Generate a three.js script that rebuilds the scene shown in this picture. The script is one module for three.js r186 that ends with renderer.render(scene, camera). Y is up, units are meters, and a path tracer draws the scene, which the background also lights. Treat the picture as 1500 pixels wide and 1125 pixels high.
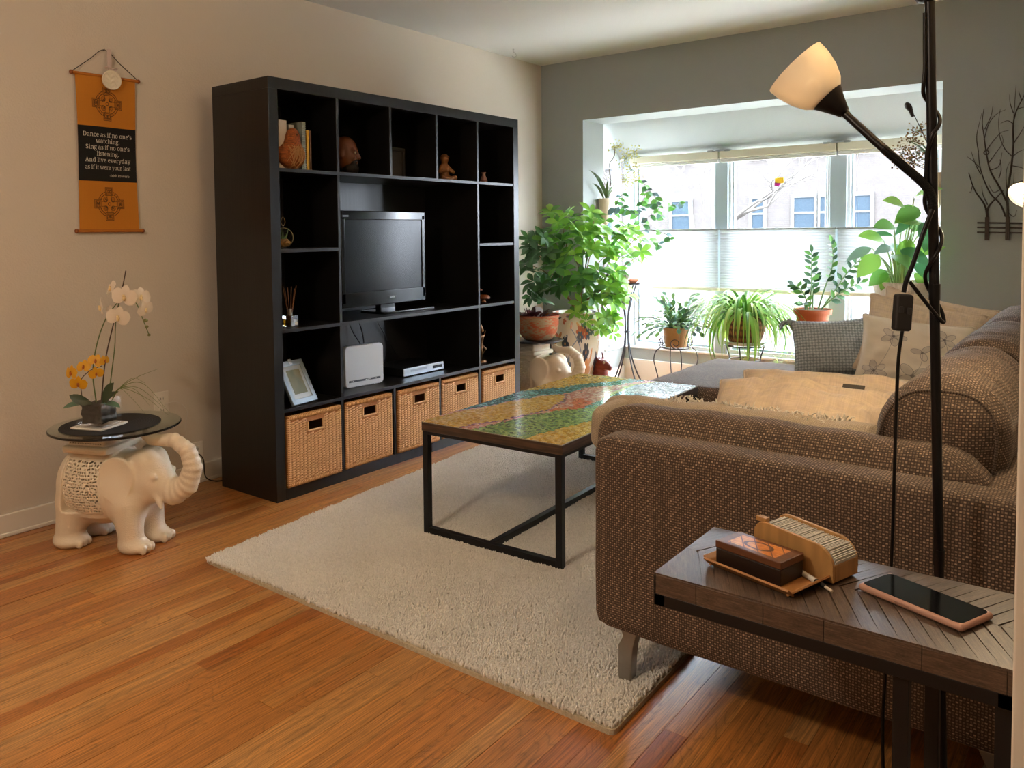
import * as THREE from 'three';
import { RoundedBoxGeometry } from 'three/addons/geometries/RoundedBoxGeometry.js';
import { mergeGeometries, mergeVertices, toCreasedNormals } from 'three/addons/utils/BufferGeometryUtils.js';
import { ImprovedNoise } from 'three/addons/math/ImprovedNoise.js';
import { RectAreaLightUniformsLib } from 'three/addons/lights/RectAreaLightUniformsLib.js';

// ---------------------------------------------------------------- camera, sky, lights, exposure
const scene = new THREE.Scene();
const FOCAL = 1184.27;
const camera = new THREE.PerspectiveCamera(2 * Math.atan(562.5 / FOCAL) * 180 / Math.PI, 1500 / 1125, 0.05, 200);
camera.position.set(3.389, 1.1733, 5.1416);
camera.rotation.set(-2.7275 * Math.PI / 180, 38.6125 * Math.PI / 180, -0.6426 * Math.PI / 180, 'YXZ');
camera.setViewOffset(1500, 1125, 750 - 686.7, 562.5 - 396.83, 1500, 1125);   // a shifted lens: the verticals stay almost upright
const renderer = new THREE.WebGLRenderer({ antialias: true });
renderer.toneMapping = THREE.LinearToneMapping;
renderer.toneMappingExposure = 1.4;
renderer.shadowMap.enabled = true;
RectAreaLightUniformsLib.init();
scene.background = new THREE.Color().setRGB(0.86, 0.95, 1.08);               // bright overcast sky
scene.backgroundIntensity = 29;

// ---------------------------------------------------------------- helpers
let seed = 20240611;
const rnd = () => { seed = (seed + 0x6D2B79F5) | 0; let t = Math.imul(seed ^ (seed >>> 15), 1 | seed); t = (t + Math.imul(t ^ (t >>> 7), 61 | t)) ^ t; return ((t ^ (t >>> 14)) >>> 0) / 4294967296; };
const rr = (a, b) => a + (b - a) * rnd();
const pick = (a) => a[Math.floor(rnd() * a.length)];
const noiseGen = new ImprovedNoise();
const N3 = (x, y, z) => noiseGen.noise(x, y, z);
const clamp = (x, a = 0, b = 1) => Math.min(b, Math.max(a, x));
const lerp = (a, b, t) => a + (b - a) * t;
const sstep = (a, b, x) => { const t = clamp((x - a) / (b - a)); return t * t * (3 - 2 * t); };
const V = (x, y, z) => new THREE.Vector3(x, y, z);
const used = new Map();
function numbered(name) { const n = used.get(name) ?? 0; used.set(name, n + 1); return n ? `${name}_${String(n).padStart(3, '0')}` : name; }
function shade(o) { o.traverse((m) => { if (m.isMesh) { m.castShadow = true; m.receiveShadow = true; } }); return o; }
function thing(name, label, category, [x, y, z] = [0, 0, 0], turn = 0, group) {
  const o = new THREE.Group(); o.name = numbered(name); scene.add(o); o.position.set(x, y, z); o.rotation.y = turn;
  o.userData = { label, category }; if (group) o.userData.group = group; return o;
}
function part(name, geo, mat, parent, label) {
  const m = new THREE.Mesh(Array.isArray(geo) ? merge(geo) : geo, mat); m.name = name; m.castShadow = m.receiveShadow = true;
  parent.add(m); if (label) m.userData.label = label; return m;
}
function solo(name, label, category, geo, mat, group) {
  const m = part(numbered(name), geo, mat, scene); m.userData = { label, category }; if (group) m.userData.group = group; return m;
}
function struct(name, geo, mat, label) { const m = part(name, geo, mat, scene); m.userData = { kind: 'structure' }; if (label) m.userData.label = label; return m; }
function structGroup(name, label) { const g = new THREE.Group(); g.name = name; scene.add(g); g.userData = { kind: 'structure' }; if (label) g.userData.label = label; return g; }
function merge(list) {
  const flat = list.map((g) => { const h = g.index ? g.toNonIndexed() : g.clone(); for (const k of Object.keys(h.attributes)) if (!['position', 'normal', 'uv', 'color'].includes(k)) h.deleteAttribute(k); return h; });
  const anyColor = flat.some((g) => g.attributes.color);
  for (const g of flat) {
    if (!g.attributes.normal) g.computeVertexNormals();
    if (!g.attributes.uv) g.setAttribute('uv', new THREE.BufferAttribute(new Float32Array(g.attributes.position.count * 2), 2));
    if (anyColor && !g.attributes.color) g.setAttribute('color', new THREE.BufferAttribute(new Float32Array(g.attributes.position.count * 3).fill(1), 3));
  }
  return mergeGeometries(flat, false);
}
const moved = (g, x = 0, y = 0, z = 0, rx = 0, ry = 0, rz = 0) => g.applyMatrix4(new THREE.Matrix4().compose(V(x, y, z), new THREE.Quaternion().setFromEuler(new THREE.Euler(rx, ry, rz, 'YXZ')), V(1, 1, 1)));
// uv in metres, by the way each face points
function boxUV(geo, scale = 1, ou = 0, ov = 0) {
  const g = geo.index ? geo.toNonIndexed() : geo; const p = g.attributes.position, n = p.count, uv = new Float32Array(n * 2), a = V(), b = V(), c = V();
  for (let i = 0; i < n; i += 3) {
    a.fromBufferAttribute(p, i); b.fromBufferAttribute(p, i + 1); c.fromBufferAttribute(p, i + 2);
    const m = b.clone().sub(a).cross(c.clone().sub(a)), ax = Math.abs(m.x), ay = Math.abs(m.y), az = Math.abs(m.z);
    [a, b, c].forEach((q, k) => { let u, v; if (ay >= ax && ay >= az) { u = q.x; v = q.z; } else if (ax >= az) { u = q.z; v = q.y; } else { u = q.x; v = q.y; } uv[(i + k) * 2] = u * scale + ou; uv[(i + k) * 2 + 1] = v * scale + ov; });
  }
  g.setAttribute('uv', new THREE.BufferAttribute(uv, 2)); return g;
}
const box = (w, h, d, x = 0, y = 0, z = 0) => boxUV(new THREE.BoxGeometry(w, h, d)).translate(x, y, z);
const bx = (x0, x1, y0, y1, z0, z1) => boxUV(new THREE.BoxGeometry(x1 - x0, y1 - y0, z1 - z0).translate((x0 + x1) / 2, (y0 + y1) / 2, (z0 + z1) / 2));
const rbx = (x0, x1, y0, y1, z0, z1, r = 0.004, s = 2) => boxUV(new RoundedBoxGeometry(x1 - x0, y1 - y0, z1 - z0, s, Math.min(r, (x1 - x0) / 2.01, (y1 - y0) / 2.01, (z1 - z0) / 2.01)).translate((x0 + x1) / 2, (y0 + y1) / 2, (z0 + z1) / 2));
const rbox = (w, h, d, r = 0.004, s = 2) => rbx(-w / 2, w / 2, -h / 2, h / 2, -d / 2, d / 2, r, s);
const cyl = (r0, r1, h, seg = 24, x = 0, y = 0, z = 0) => new THREE.CylinderGeometry(r1, r0, h, seg).translate(x, y + h / 2, z);
const lathe = (pts, seg = 40) => new THREE.LatheGeometry(pts.map(([r, y]) => new THREE.Vector2(r, y)), seg);
const tube = (pts, r, seg = 24, rad = 6, closed = false) => new THREE.TubeGeometry(new THREE.CatmullRomCurve3(pts.map((p) => Array.isArray(p) ? V(...p) : p), closed), seg, r, rad, closed);
// a tube whose radius changes along its length
function taperTube(pts, r0, r1, seg = 16, rad = 6, caps = true) {
  const curve = new THREE.CatmullRomCurve3(pts.map((p) => Array.isArray(p) ? V(...p) : p)), g = new THREE.TubeGeometry(curve, seg, 1, rad), p = g.attributes.position, c = V();
  for (let i = 0; i <= seg; i++) { curve.getPointAt(i / seg, c); const r = typeof r0 === 'function' ? r0(i / seg) : lerp(r0, r1, i / seg); for (let j = 0; j <= rad; j++) { const k = i * (rad + 1) + j; p.setXYZ(k, c.x + (p.getX(k) - c.x) * r, c.y + (p.getY(k) - c.y) * r, c.z + (p.getZ(k) - c.z) * r); } }
  g.computeVertexNormals(); return g;
}
function rod(a, b, r, seg = 8) { const A = Array.isArray(a) ? V(...a) : a, B = Array.isArray(b) ? V(...b) : b, d = B.clone().sub(A), L = d.length(); const g = new THREE.CylinderGeometry(r, r, L, seg).translate(0, L / 2, 0); g.applyQuaternion(new THREE.Quaternion().setFromUnitVectors(V(0, 1, 0), d.normalize())); return g.translate(A.x, A.y, A.z); }
function extrude(pts, depth, bevel = 0, curveSegs = 8) { const s = pts instanceof THREE.Shape ? pts : new THREE.Shape(pts.map(([x, y]) => new THREE.Vector2(x, y))); return new THREE.ExtrudeGeometry(s, { depth, bevelEnabled: bevel > 0, bevelThickness: bevel, bevelSize: bevel, bevelSegments: 2, curveSegments: curveSegs }); }
// a soft upholstered block: rounded, bulging faces, a little uneven
function softBox(w, h, d, { r = 0.04, bulge = 0.02, n = 12, wob = 0.004, f = 6, sd = 0 } = {}) {
  let g = new THREE.BoxGeometry(w, h, d, n, Math.max(4, Math.round(n * 0.6)), n); const p = g.attributes.position, q = V(), c = V();
  for (let i = 0; i < p.count; i++) {
    q.fromBufferAttribute(p, i); const u = q.x / (w / 2), v = q.y / (h / 2), t = q.z / (d / 2);
    c.set(clamp(q.x, -w / 2 + r, w / 2 - r), clamp(q.y, -h / 2 + r, h / 2 - r), clamp(q.z, -d / 2 + r, d / 2 - r));
    const o = q.clone().sub(c); if (o.lengthSq() > 1e-12) o.setLength(r);
    q.copy(c).add(o);
    q.y += Math.sign(v) * bulge * Math.abs(v) * (1 - u * u) * (1 - t * t);
    q.x += Math.sign(u) * bulge * 0.6 * Math.abs(u) * (1 - v * v) * (1 - t * t);
    q.z += Math.sign(t) * bulge * 0.6 * Math.abs(t) * (1 - v * v) * (1 - u * u);
    const k = N3(q.x * f + sd, q.y * f + 3.1, q.z * f + sd * 2); q.y += k * wob; q.x += N3(q.z * f, q.x * f + sd, q.y * f) * wob; q.z += N3(q.y * f, q.z * f, q.x * f + sd) * wob;
    p.setXYZ(i, q.x, q.y, q.z);
  }
  for (const k of ['uv', 'normal']) g.deleteAttribute(k);
  g = mergeVertices(g, 1e-5); g.computeVertexNormals(); const out = boxUV(g); return out;
}
// a scatter cushion: two bulging faces that meet in a seam, corners pulled out, wrinkles
function pillowGeo(w, h, t, { n = 28, wr = 0.008, sd = 0, sag = 0 } = {}) {
  const P = [], I = [], U = [];
  for (let side = 0; side < 2; side++) for (let j = 0; j <= n; j++) for (let i = 0; i <= n; i++) {
    const u = i / n * 2 - 1, v = j / n * 2 - 1, e = Math.pow(Math.max(0, (1 - u * u) * (1 - v * v)), 0.42);
    const pinch = 1 - 0.075 * (1 - Math.pow(Math.abs(u), 2)) * Math.pow(Math.abs(v), 3), pinch2 = 1 - 0.075 * (1 - Math.pow(Math.abs(v), 2)) * Math.pow(Math.abs(u), 3);
    const edge = Math.max(Math.abs(u), Math.abs(v)), wk = wr * (N3(u * 2.2 + sd, v * 2.2, sd) * 1.6 + N3(u * 5 + sd, v * 5 + 7, sd * 3)) * sstep(0, 0.25, 1 - edge) + wr * 0.9 * Math.sin((u - v) * 9 + sd) * sstep(0.35, 0.95, edge) * (1 - edge) * 3;
    P.push(u * w / 2 * pinch2 * 1, v * h / 2 * pinch + sag * (u * u - 1) * (v > 0 ? v : 0), (side ? -1 : 1) * (e * t / 2 + (1 - Math.pow(edge, 8)) * wk)); U.push(u * w / 2, v * h / 2);
  }
  const m = (n + 1) * (n + 1);
  for (let side = 0; side < 2; side++) for (let j = 0; j < n; j++) for (let i = 0; i < n; i++) { const a = side * m + j * (n + 1) + i, b = a + 1, c = a + n + 1, d = c + 1; side ? I.push(a, c, b, b, c, d) : I.push(a, b, c, b, d, c); }
  const g = new THREE.BufferGeometry(); g.setAttribute('position', new THREE.Float32BufferAttribute(P, 3)); g.setAttribute('uv', new THREE.Float32BufferAttribute(U, 2)); g.setIndex(I); g.computeVertexNormals(); return g;
}
// signed distance -> mesh (surface nets)
function netMesh(sdf, [x0, y0, z0], [x1, y1, z1], cell) {
  const nx = Math.ceil((x1 - x0) / cell) + 1, ny = Math.ceil((y1 - y0) / cell) + 1, nz = Math.ceil((z1 - z0) / cell) + 1, D = new Float32Array(nx * ny * nz), id = new Int32Array(nx * ny * nz).fill(-1), P = [], I = [];
  const at = (i, j, k) => (k * ny + j) * nx + i;
  for (let k = 0; k < nz; k++) for (let j = 0; j < ny; j++) for (let i = 0; i < nx; i++) D[at(i, j, k)] = sdf(x0 + i * cell, y0 + j * cell, z0 + k * cell);
  for (let k = 0; k < nz - 1; k++) for (let j = 0; j < ny - 1; j++) for (let i = 0; i < nx - 1; i++) {
    let cx = 0, cy = 0, cz = 0, n = 0; const c = [];
    for (let b = 0; b < 8; b++) c.push(D[at(i + (b & 1), j + ((b >> 1) & 1), k + (b >> 2))]);
    for (let b = 0; b < 8; b++) for (const e of [1, 2, 4]) if (!(b & e)) { const p = c[b], q = c[b | e]; if ((p < 0) !== (q < 0)) { const t = p / (p - q); cx += (b & 1) + (e === 1 ? t : 0); cy += ((b >> 1) & 1) + (e === 2 ? t : 0); cz += (b >> 2) + (e === 4 ? t : 0); n++; } }
    if (n) { id[at(i, j, k)] = P.length / 3; P.push(x0 + (i + cx / n) * cell, y0 + (j + cy / n) * cell, z0 + (k + cz / n) * cell); }
  }
  const quad = (a, b, c, d, flip) => { if (a < 0 || b < 0 || c < 0 || d < 0) return; flip ? I.push(a, c, b, a, d, c) : I.push(a, b, c, a, c, d); };
  for (let k = 1; k < nz - 1; k++) for (let j = 1; j < ny - 1; j++) for (let i = 1; i < nx - 1; i++) {
    const s = D[at(i, j, k)] < 0;
    if (s !== D[at(i + 1, j, k)] < 0) quad(id[at(i, j - 1, k - 1)], id[at(i, j, k - 1)], id[at(i, j, k)], id[at(i, j - 1, k)], !s);
    if (s !== D[at(i, j + 1, k)] < 0) quad(id[at(i - 1, j, k - 1)], id[at(i - 1, j, k)], id[at(i, j, k)], id[at(i, j, k - 1)], !s);
    if (s !== D[at(i, j, k + 1)] < 0) quad(id[at(i - 1, j - 1, k)], id[at(i, j - 1, k)], id[at(i, j, k)], id[at(i - 1, j, k)], !s);
  }
  const g = new THREE.BufferGeometry(); g.setAttribute('position', new THREE.Float32BufferAttribute(P, 3)); g.setIndex(I); g.computeVertexNormals();
  const U = []; for (let i = 0; i < P.length; i += 3) U.push(P[i] + P[i + 2], P[i + 1]); g.setAttribute('uv', new THREE.Float32BufferAttribute(U, 2)); return g;
}
const smin = (a, b, k) => { const h = Math.max(k - Math.abs(a - b), 0) / k; return Math.min(a, b) - h * h * k / 4; };
function capsule(x, y, z, a, b, ra, rb) { const dx = b[0] - a[0], dy = b[1] - a[1], dz = b[2] - a[2], t = clamp(((x - a[0]) * dx + (y - a[1]) * dy + (z - a[2]) * dz) / (dx * dx + dy * dy + dz * dz)); return Math.hypot(x - a[0] - dx * t, y - a[1] - dy * t, z - a[2] - dz * t) - lerp(ra, rb, t); }
const ellipsoid = (x, y, z, c, r) => { const k = Math.hypot((x - c[0]) / r[0], (y - c[1]) / r[1], (z - c[2]) / r[2]); return (k - 1) * Math.min(...r); };

// ---------------------------------------------------------------- textures and materials
function vnoise(px, py, seedN) { // tileable value noise, px x py cells
  const g = new Float32Array(px * py); let s = seedN * 7919 + 13; for (let i = 0; i < g.length; i++) { s = (Math.imul(s, 1664525) + 1013904223) >>> 0; g[i] = s / 4294967296; }
  return (u, v) => { const x = (u - Math.floor(u)) * px, y = (v - Math.floor(v)) * py, i = Math.floor(x), j = Math.floor(y), a = x - i, b = y - j, A = a * a * (3 - 2 * a), B = b * b * (3 - 2 * b), q = (m, n) => g[(n % py) * px + (m % px)]; return lerp(lerp(q(i, j), q(i + 1, j), A), lerp(q(i, j + 1), q(i + 1, j + 1), A), B); };
}
function tex(w, h, fn, srgb = true) {
  const d = new Uint8Array(w * h * 4);
  for (let j = 0; j < h; j++) for (let i = 0; i < w; i++) { const c = fn((i + 0.5) / w, (j + 0.5) / h), k = (j * w + i) * 4; if (typeof c === 'number') d[k] = d[k + 1] = d[k + 2] = clamp(c) * 255; else for (let m = 0; m < 3; m++) d[k + m] = clamp(c[m]) * 255; d[k + 3] = 255; }
  const t = new THREE.DataTexture(d, w, h); t.wrapS = t.wrapT = THREE.RepeatWrapping; t.magFilter = THREE.LinearFilter; t.minFilter = THREE.LinearMipmapLinearFilter; t.generateMipmaps = true; if (srgb) t.colorSpace = THREE.SRGBColorSpace; t.needsUpdate = true; return t;
}
const rep = (t, x, y) => { const c = t.clone(); c.repeat.set(x, y); c.needsUpdate = true; return c; };
const mat = (color, roughness = 0.7, o = {}) => new THREE.MeshStandardMaterial({ color, roughness, ...o });
const phys = (color, roughness, o = {}) => new THREE.MeshPhysicalMaterial({ color, roughness, ...o });
// ---------------------------------------------------------------- the room
const H = 2.4145, XR = 3.305;
const nA = vnoise(64, 64, 1), nB = vnoise(16, 16, 2), nC = vnoise(256, 256, 3), nD = vnoise(8, 8, 4), nL = vnoise(128, 6, 5), nL2 = vnoise(256, 10, 6), nW = vnoise(12, 3, 7);
const plasterBump = tex(256, 256, (u, v) => 0.5 + 0.35 * (nA(u, v) - 0.5) + 0.3 * (nC(u, v) - 0.5), false);
const plaster = rep(plasterBump, 3, 3);
const wallPaint = mat('#d3c9bb', 0.82, { bumpMap: plaster, bumpScale: 0.0012 });
const greyPaint = mat('#9aa09d', 0.8, { bumpMap: plaster, bumpScale: 0.0012 });
const ceilingPaint = mat('#e4e2de', 0.9, { bumpMap: plaster, bumpScale: 0.001 });
const trimPaint = mat('#e3dccf', 0.5);
const whiteVinyl = mat('#dfe3e4', 0.4);
const frameGrey = mat('#a9b6bd', 0.45);

// oak strip floor
const oakTex = tex(512, 1024, (u, v) => {
  const warp = (nW(u, v) - 0.5) * 0.05, g = nL(u + warp, v), f = nL2(u + warp * 0.6, v * 2), r = Math.abs(Math.sin((u * 9 + (nD(u, v) - 0.5) * 3.2 + (nW(u, v * 2)) * 2.2) * Math.PI * 2));
  const pore = nC(u, v * 0.12) > 0.78 ? -0.07 : 0;
  const t = 0.62 + 0.17 * (g - 0.5) + 0.13 * (f - 0.5) - 0.10 * Math.pow(1 - r, 3) + pore;
  return [t * 1.19, t * 0.86, t * 0.50];
});
const oakTints = ['#ffffff', '#f6ecdf', '#efdcc6', '#fff6e8', '#e6c8ab', '#f8e4cc', '#e0bd99'].map((c) => phys(c, 0.34, { map: oakTex, bumpMap: oakTex, bumpScale: 0.0004, clearcoat: 0.25, clearcoatRoughness: 0.28 }));
const floor = structGroup('floor', 'honey oak strip floor with narrow boards');
part('subfloor', bx(-0.3, 6.2, -0.1, -0.018, -0.8, 7.4), mat('#3a2a1b', 0.9), floor);
{
  const PW = 0.0572, rest = [];
  const project = (x, z) => { const q = V(x, 0, z).project(camera); return q; };
  camera.updateMatrixWorld(); camera.updateProjectionMatrix();
  for (let r = -31; r < 84; r++) {
    const x0 = 1.441 + r * PW, x1 = x0 + PW - 0.0008; if (x1 < -0.28 || x0 > 6.1) continue;
    let z = -0.75 - rr(0, 0.7);
    while (z < 7.3) {
      const L = rr(0.6, 2.0), z1 = Math.min(z + L, 7.35), za = Math.max(z, -0.75), lift = rr(-0.0006, 0.0006);
      const g = new THREE.BoxGeometry(PW - 0.0008, 0.018, z1 - za - 0.0008).translate((x0 + x1) / 2, -0.009 + lift, (za + z1) / 2);
      const uv = g.attributes.uv, p = g.attributes.position, ou = rnd(), ov = rnd(); for (let i = 0; i < uv.count; i++) uv.setXY(i, (p.getX(i) - x0) / 0.30 + ou, (p.getZ(i) - za) / 1.3 + ov);
      let seen = 0;
      for (let k = 0; k < 7; k++) { const zz = lerp(za, z1, k / 6), q = project((x0 + x1) / 2, zz), underRug = x0 > 0.84 && x1 < 2.5 && zz < 3.5, underSofa = x0 > 2.4 && zz < 3.3, behind = x1 < 0.557 && zz < 2.9 && zz > 1.2, bay = zz < 1.0; if (Math.abs(q.x) < 1 && Math.abs(q.y) < 1 && q.z < 1 && !underRug && !underSofa && !behind && !bay && x1 < 3.3 && x0 > 0) seen++; }
      const tint = Math.floor(rnd() * oakTints.length);
      if (seen) rest.push({ g, tint, seen }); else rest.push({ g, tint, seen: 0 });
      z = z1; if (z1 >= 7.35) break;
    }
  }
  const shown = rest.filter((o) => o.seen).sort((a, b) => b.seen - a.seen).slice(0, 300), set = new Set(shown);
  shown.forEach((o) => part('floorboard', o.g, oakTints[o.tint], floor));
  for (let t = 0; t < oakTints.length; t++) { const m = part('distant_floorboards', rest.filter((o) => !set.has(o) && o.tint === t).map((o) => o.g), oakTints[t], floor); m.userData.kind = 'stuff'; }
}
struct('ceiling', bx(-0.3, 6.2, H, H + 0.12, -0.01, 7.4), ceilingPaint);
struct('wall_left', bx(-0.3, 0, -0.1, H + 0.1, -0.3, 7.4), wallPaint, 'warm off-white wall behind the bookcase');
const SL = 0.357, SR = 2.634, SY = 1.977;
struct('wall_window_left', bx(0, SL, -0.1, H, -0.3, 0), greyPaint, 'grey wall between the corner and the bay window'); struct('wall_window_right', bx(SR, 6.2, -0.1, H, -0.3, 0), greyPaint, 'grey wall behind the twig sculpture'); struct('wall_window_top', bx(SL, SR, SY, H, -0.3, 0), greyPaint, 'grey wall above the bay window opening');
// the bay: low walls, sloping soffit
struct('wall_bay', [bx(SL - 0.12, SL, -0.1, 0.25, -0.74, -0.3), bx(SR, SR + 0.12, -0.1, 0.25, -0.74, -0.3), bx(SL - 0.12, SR + 0.12, -0.1, 0.25, -0.76, -0.62)], greyPaint, 'low grey wall under the bay window');
{
  const prof = new THREE.Shape([[-0.30, SY], [-0.62, 1.742], [-0.80, 1.742], [-0.80, 2.2], [-0.30, 2.2]].map(([a, b]) => new THREE.Vector2(a, b)));
  const g = new THREE.ExtrudeGeometry(prof, { depth: SR - SL + 0.24, bevelEnabled: false }).rotateY(-Math.PI / 2).translate(SR + 0.12, 0, 0);
  // after the turn the profile's first axis runs along z
  struct('ceiling_bay', boxUV(g), greyPaint, 'sloping grey soffit over the bay window');
}
struct('trim_1', [rbx(SL - 0.13, SR + 0.13, 0.25, 0.268, -0.72, -0.605, 0.005), rbx(SL - 0.12, SL + 0.012, 0.25, 0.268, -0.61, -0.31, 0.005), rbx(SR - 0.012, SR + 0.12, 0.25, 0.268, -0.61, -0.31, 0.005)], whiteVinyl, 'white window sill around the bay');
struct('baseboard_bay', [rbx(SL, SL + 0.014, 0, 0.105, -0.61, 0, 0.004), rbx(SL, SR, 0, 0.165, -0.62, -0.603, 0.004), rbx(SR - 0.014, SR, 0, 0.105, -0.61, 0, 0.004)], trimPaint);
struct('baseboard_left', [rbx(0, 0.016, 0, 0.088, 0.01, 7.2, 0.004), rbx(0, 0.022, 0, 0.016, 0.01, 7.2, 0.004)], trimPaint, 'off-white baseboard along the left wall');
struct('baseboard_window', [rbx(0.016, SL, 0, 0.1, 0, 0.014, 0.004), rbx(SR, XR, 0, 0.1, 0, 0.014, 0.004)], trimPaint);
// right wall with the doorway in which the photographer stands, and the rooms behind
struct('wall_right', [bx(XR + 0.012, XR + 0.11, -0.1, H, 0, 4.0), bx(XR + 0.012, XR + 0.11, 2.08, H, 4.0, 6.2), bx(XR + 0.012, XR + 0.11, -0.1, H, 6.2, 7.3)], wallPaint);
struct('door_1', [rbx(XR, XR + 0.122, 0, 2.09, 3.985, 4.005, 0.003), rbx(XR, XR + 0.014, 0, 2.15, 3.92, 4.0, 0.004), rbx(XR, XR + 0.122, 2.07, 2.09, 4.0, 6.2, 0.003), rbx(XR, XR + 0.122, 0, 2.09, 6.19, 6.21, 0.003)], trimPaint, 'painted door casing at the edge of the doorway');
struct('wall_back', bx(-0.3, 6.2, -0.1, H + 0.1, 7.3, 7.5), wallPaint);
struct('wall_hall', bx(6.0, 6.2, -0.1, H + 0.1, -0.3, 7.4), wallPaint);

// windows of the bay
const pane = phys('#ffffff', 0.02, { transmission: 1, thickness: 0, ior: 1.45, specularIntensity: 0.5 });
const WZ = -0.655;
function windowUnit(n, x0, x1, label) {
  const g = structGroup(`window_${n}`, label);
  part('window_frame', [rbx(x0, x0 + 0.03, 0.268, 1.76, WZ - 0.03, WZ + 0.03, 0.004), rbx(x1 - 0.03, x1, 0.268, 1.76, WZ - 0.03, WZ + 0.03, 0.004), rbx(x0, x1, 0.268, 0.298, WZ - 0.03, WZ + 0.03, 0.004), rbx(x0, x1, 1.72, 1.76, WZ - 0.03, WZ + 0.03, 0.004)], whiteVinyl, g);
  part('sash', [rbx(x0 + 0.03, x0 + 0.045, 0.298, 1.72, WZ - 0.018, WZ + 0.012, 0.003), rbx(x1 - 0.045, x1 - 0.03, 0.298, 1.72, WZ - 0.018, WZ + 0.012, 0.003), rbx(x0 + 0.03, x1 - 0.03, 0.298, 0.315, WZ - 0.018, WZ + 0.012, 0.003), rbx(x0 + 0.03, x1 - 0.03, 1.70, 1.72, WZ - 0.018, WZ + 0.012, 0.003)], frameGrey, g);
  part('pane', bx(x0 + 0.04, x1 - 0.04, 0.305, 1.71, WZ - 0.004, WZ - 0.001), pane, g);
}
windowUnit(1, 0.44, 1.115, 'bay window pane beside the climbing plants');
windowUnit(2, 1.19, 1.905, 'middle bay window with the small sticker');
windowUnit(3, 1.99, 2.56, 'bay window behind the leafy pot plant');
struct('trim_2', [rbx(1.105, 1.2, 0.268, 1.76, -0.69, -0.605, 0.004), rbx(1.895, 2.0, 0.268, 1.76, -0.69, -0.605, 0.004), rbx(SL, 0.45, 0.268, 1.76, -0.72, -0.62, 0.004), rbx(2.55, SR, 0.268, 1.76, -0.72, -0.62, 0.004)], frameGrey, 'blue-grey mullions between the bay windows');
for (const [n, xs] of [[4, SL - 0.06], [5, SR + 0.06]]) {
  const g = structGroup(`window_${n}`, n === 4 ? 'narrow side pane of the bay behind the hanging vase' : 'narrow side pane of the bay at its other end');
  part('window_frame', [rbx(xs - 0.03, xs + 0.03, 0.268, 1.80, -0.345, -0.30, 0.004), rbx(xs - 0.03, xs + 0.03, 0.268, 1.80, -0.64, -0.60, 0.004), rbx(xs - 0.03, xs + 0.03, 0.268, 0.30, -0.62, -0.33, 0.004), rbx(xs - 0.03, xs + 0.03, 1.66, 1.80, -0.62, -0.33, 0.004)], whiteVinyl, g);
  part('pane', bx(xs - 0.002, xs + 0.002, 0.29, 1.68, -0.61, -0.335), pane, g);
}
// sticker on the middle pane
{
  const st = thing('window_sticker', 'small yellow and magenta sticker on the middle window pane', 'sticker', [1.547, 1.504, WZ + 0.001]);
  part('yellow_square', rbx(-0.028, 0.032, -0.012, 0.027, 0, 0.002, 0.001), mat('#f2c12c', 0.5), st, 'yellow upper square');
  part('magenta_corner', extrude([[-0.03, -0.03], [0.0, -0.03], [0.012, -0.012], [-0.03, -0.004]], 0.002), mat('#c0128e', 0.5), st, 'magenta lower corner');
}
// top-down bottom-up cellular shades
const shadeFabric = phys('#b4b8ba', 0.95, { transmission: 0.15, thickness: 0, side: THREE.DoubleSide });
const railCream = mat('#d9d3bd', 0.55), railDark = mat('#8f9490', 0.5), shadeCord = mat('#e8e8e4', 0.7);
[[0.445, 1.147, 'pleated white window blind behind the iron pedestal stand'], [1.155, 1.944, 'pleated white window blind behind the spider plant'], [1.952, 2.56, 'pleated white window blind behind the white ribbed pot']].forEach(([x0, x1, label]) => {
  const g = thing('pleated_blind', label, 'blind', [(x0 + x1) / 2, 0, -0.575], 0, 'pleated blinds in the bay window'), w = x1 - x0;
  part('head_rail', rbx(-w / 2, w / 2, 1.682, 1.738, -0.022, 0.022, 0.006), railCream, g, 'cream head rail');
  part('folded_stack', [0, 1, 2].map((k) => rbx(-w / 2 + 0.004, w / 2 - 0.004, 1.655 + k * 0.009, 1.663 + k * 0.009, -0.016, 0.016, 0.003)), shadeCord, g);
  part('top_rail', rbx(-w / 2, w / 2, 1.168, 1.180, -0.014, 0.014, 0.003), railDark, g, 'thin grey rail');
  const P = [], I = [], U = [], n = 44; for (let j = 0; j <= n; j++) for (const s of [-1, 1]) { P.push(s * (w / 2 - 0.003), lerp(0.748, 1.168, j / n), (j % 2 ? 0.004 : 0.0)); U.push(s, j); }
  for (let j = 0; j < n; j++) I.push(2 * j, 2 * j + 1, 2 * j + 2, 2 * j + 1, 2 * j + 3, 2 * j + 2);
  const gg = new THREE.BufferGeometry(); gg.setAttribute('position', new THREE.Float32BufferAttribute(P, 3)); gg.setAttribute('uv', new THREE.Float32BufferAttribute(U, 2)); gg.setIndex(I); const flat = gg.toNonIndexed(); flat.computeVertexNormals();
  part('pleated_fabric', flat, shadeFabric, g, 'translucent white pleats');
  part('bottom_rail', rbx(-w / 2, w / 2, 0.726, 0.75, -0.014, 0.014, 0.005), railCream, g, 'cream bottom rail');
  for (const s of [-1, 1]) part('lift_cord', rod([s * (w / 2 - 0.12), 1.175, 0], [s * (w / 2 - 0.12), 1.66, 0], 0.0009, 5), shadeCord, g);
  for (const s of [-1, 1]) part('bracket', rbx(s * (w / 2 - 0.06) - 0.02, s * (w / 2 - 0.06) + 0.02, 1.733, 1.746, -0.02, 0.027, 0.002), railDark, g);
});
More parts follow.
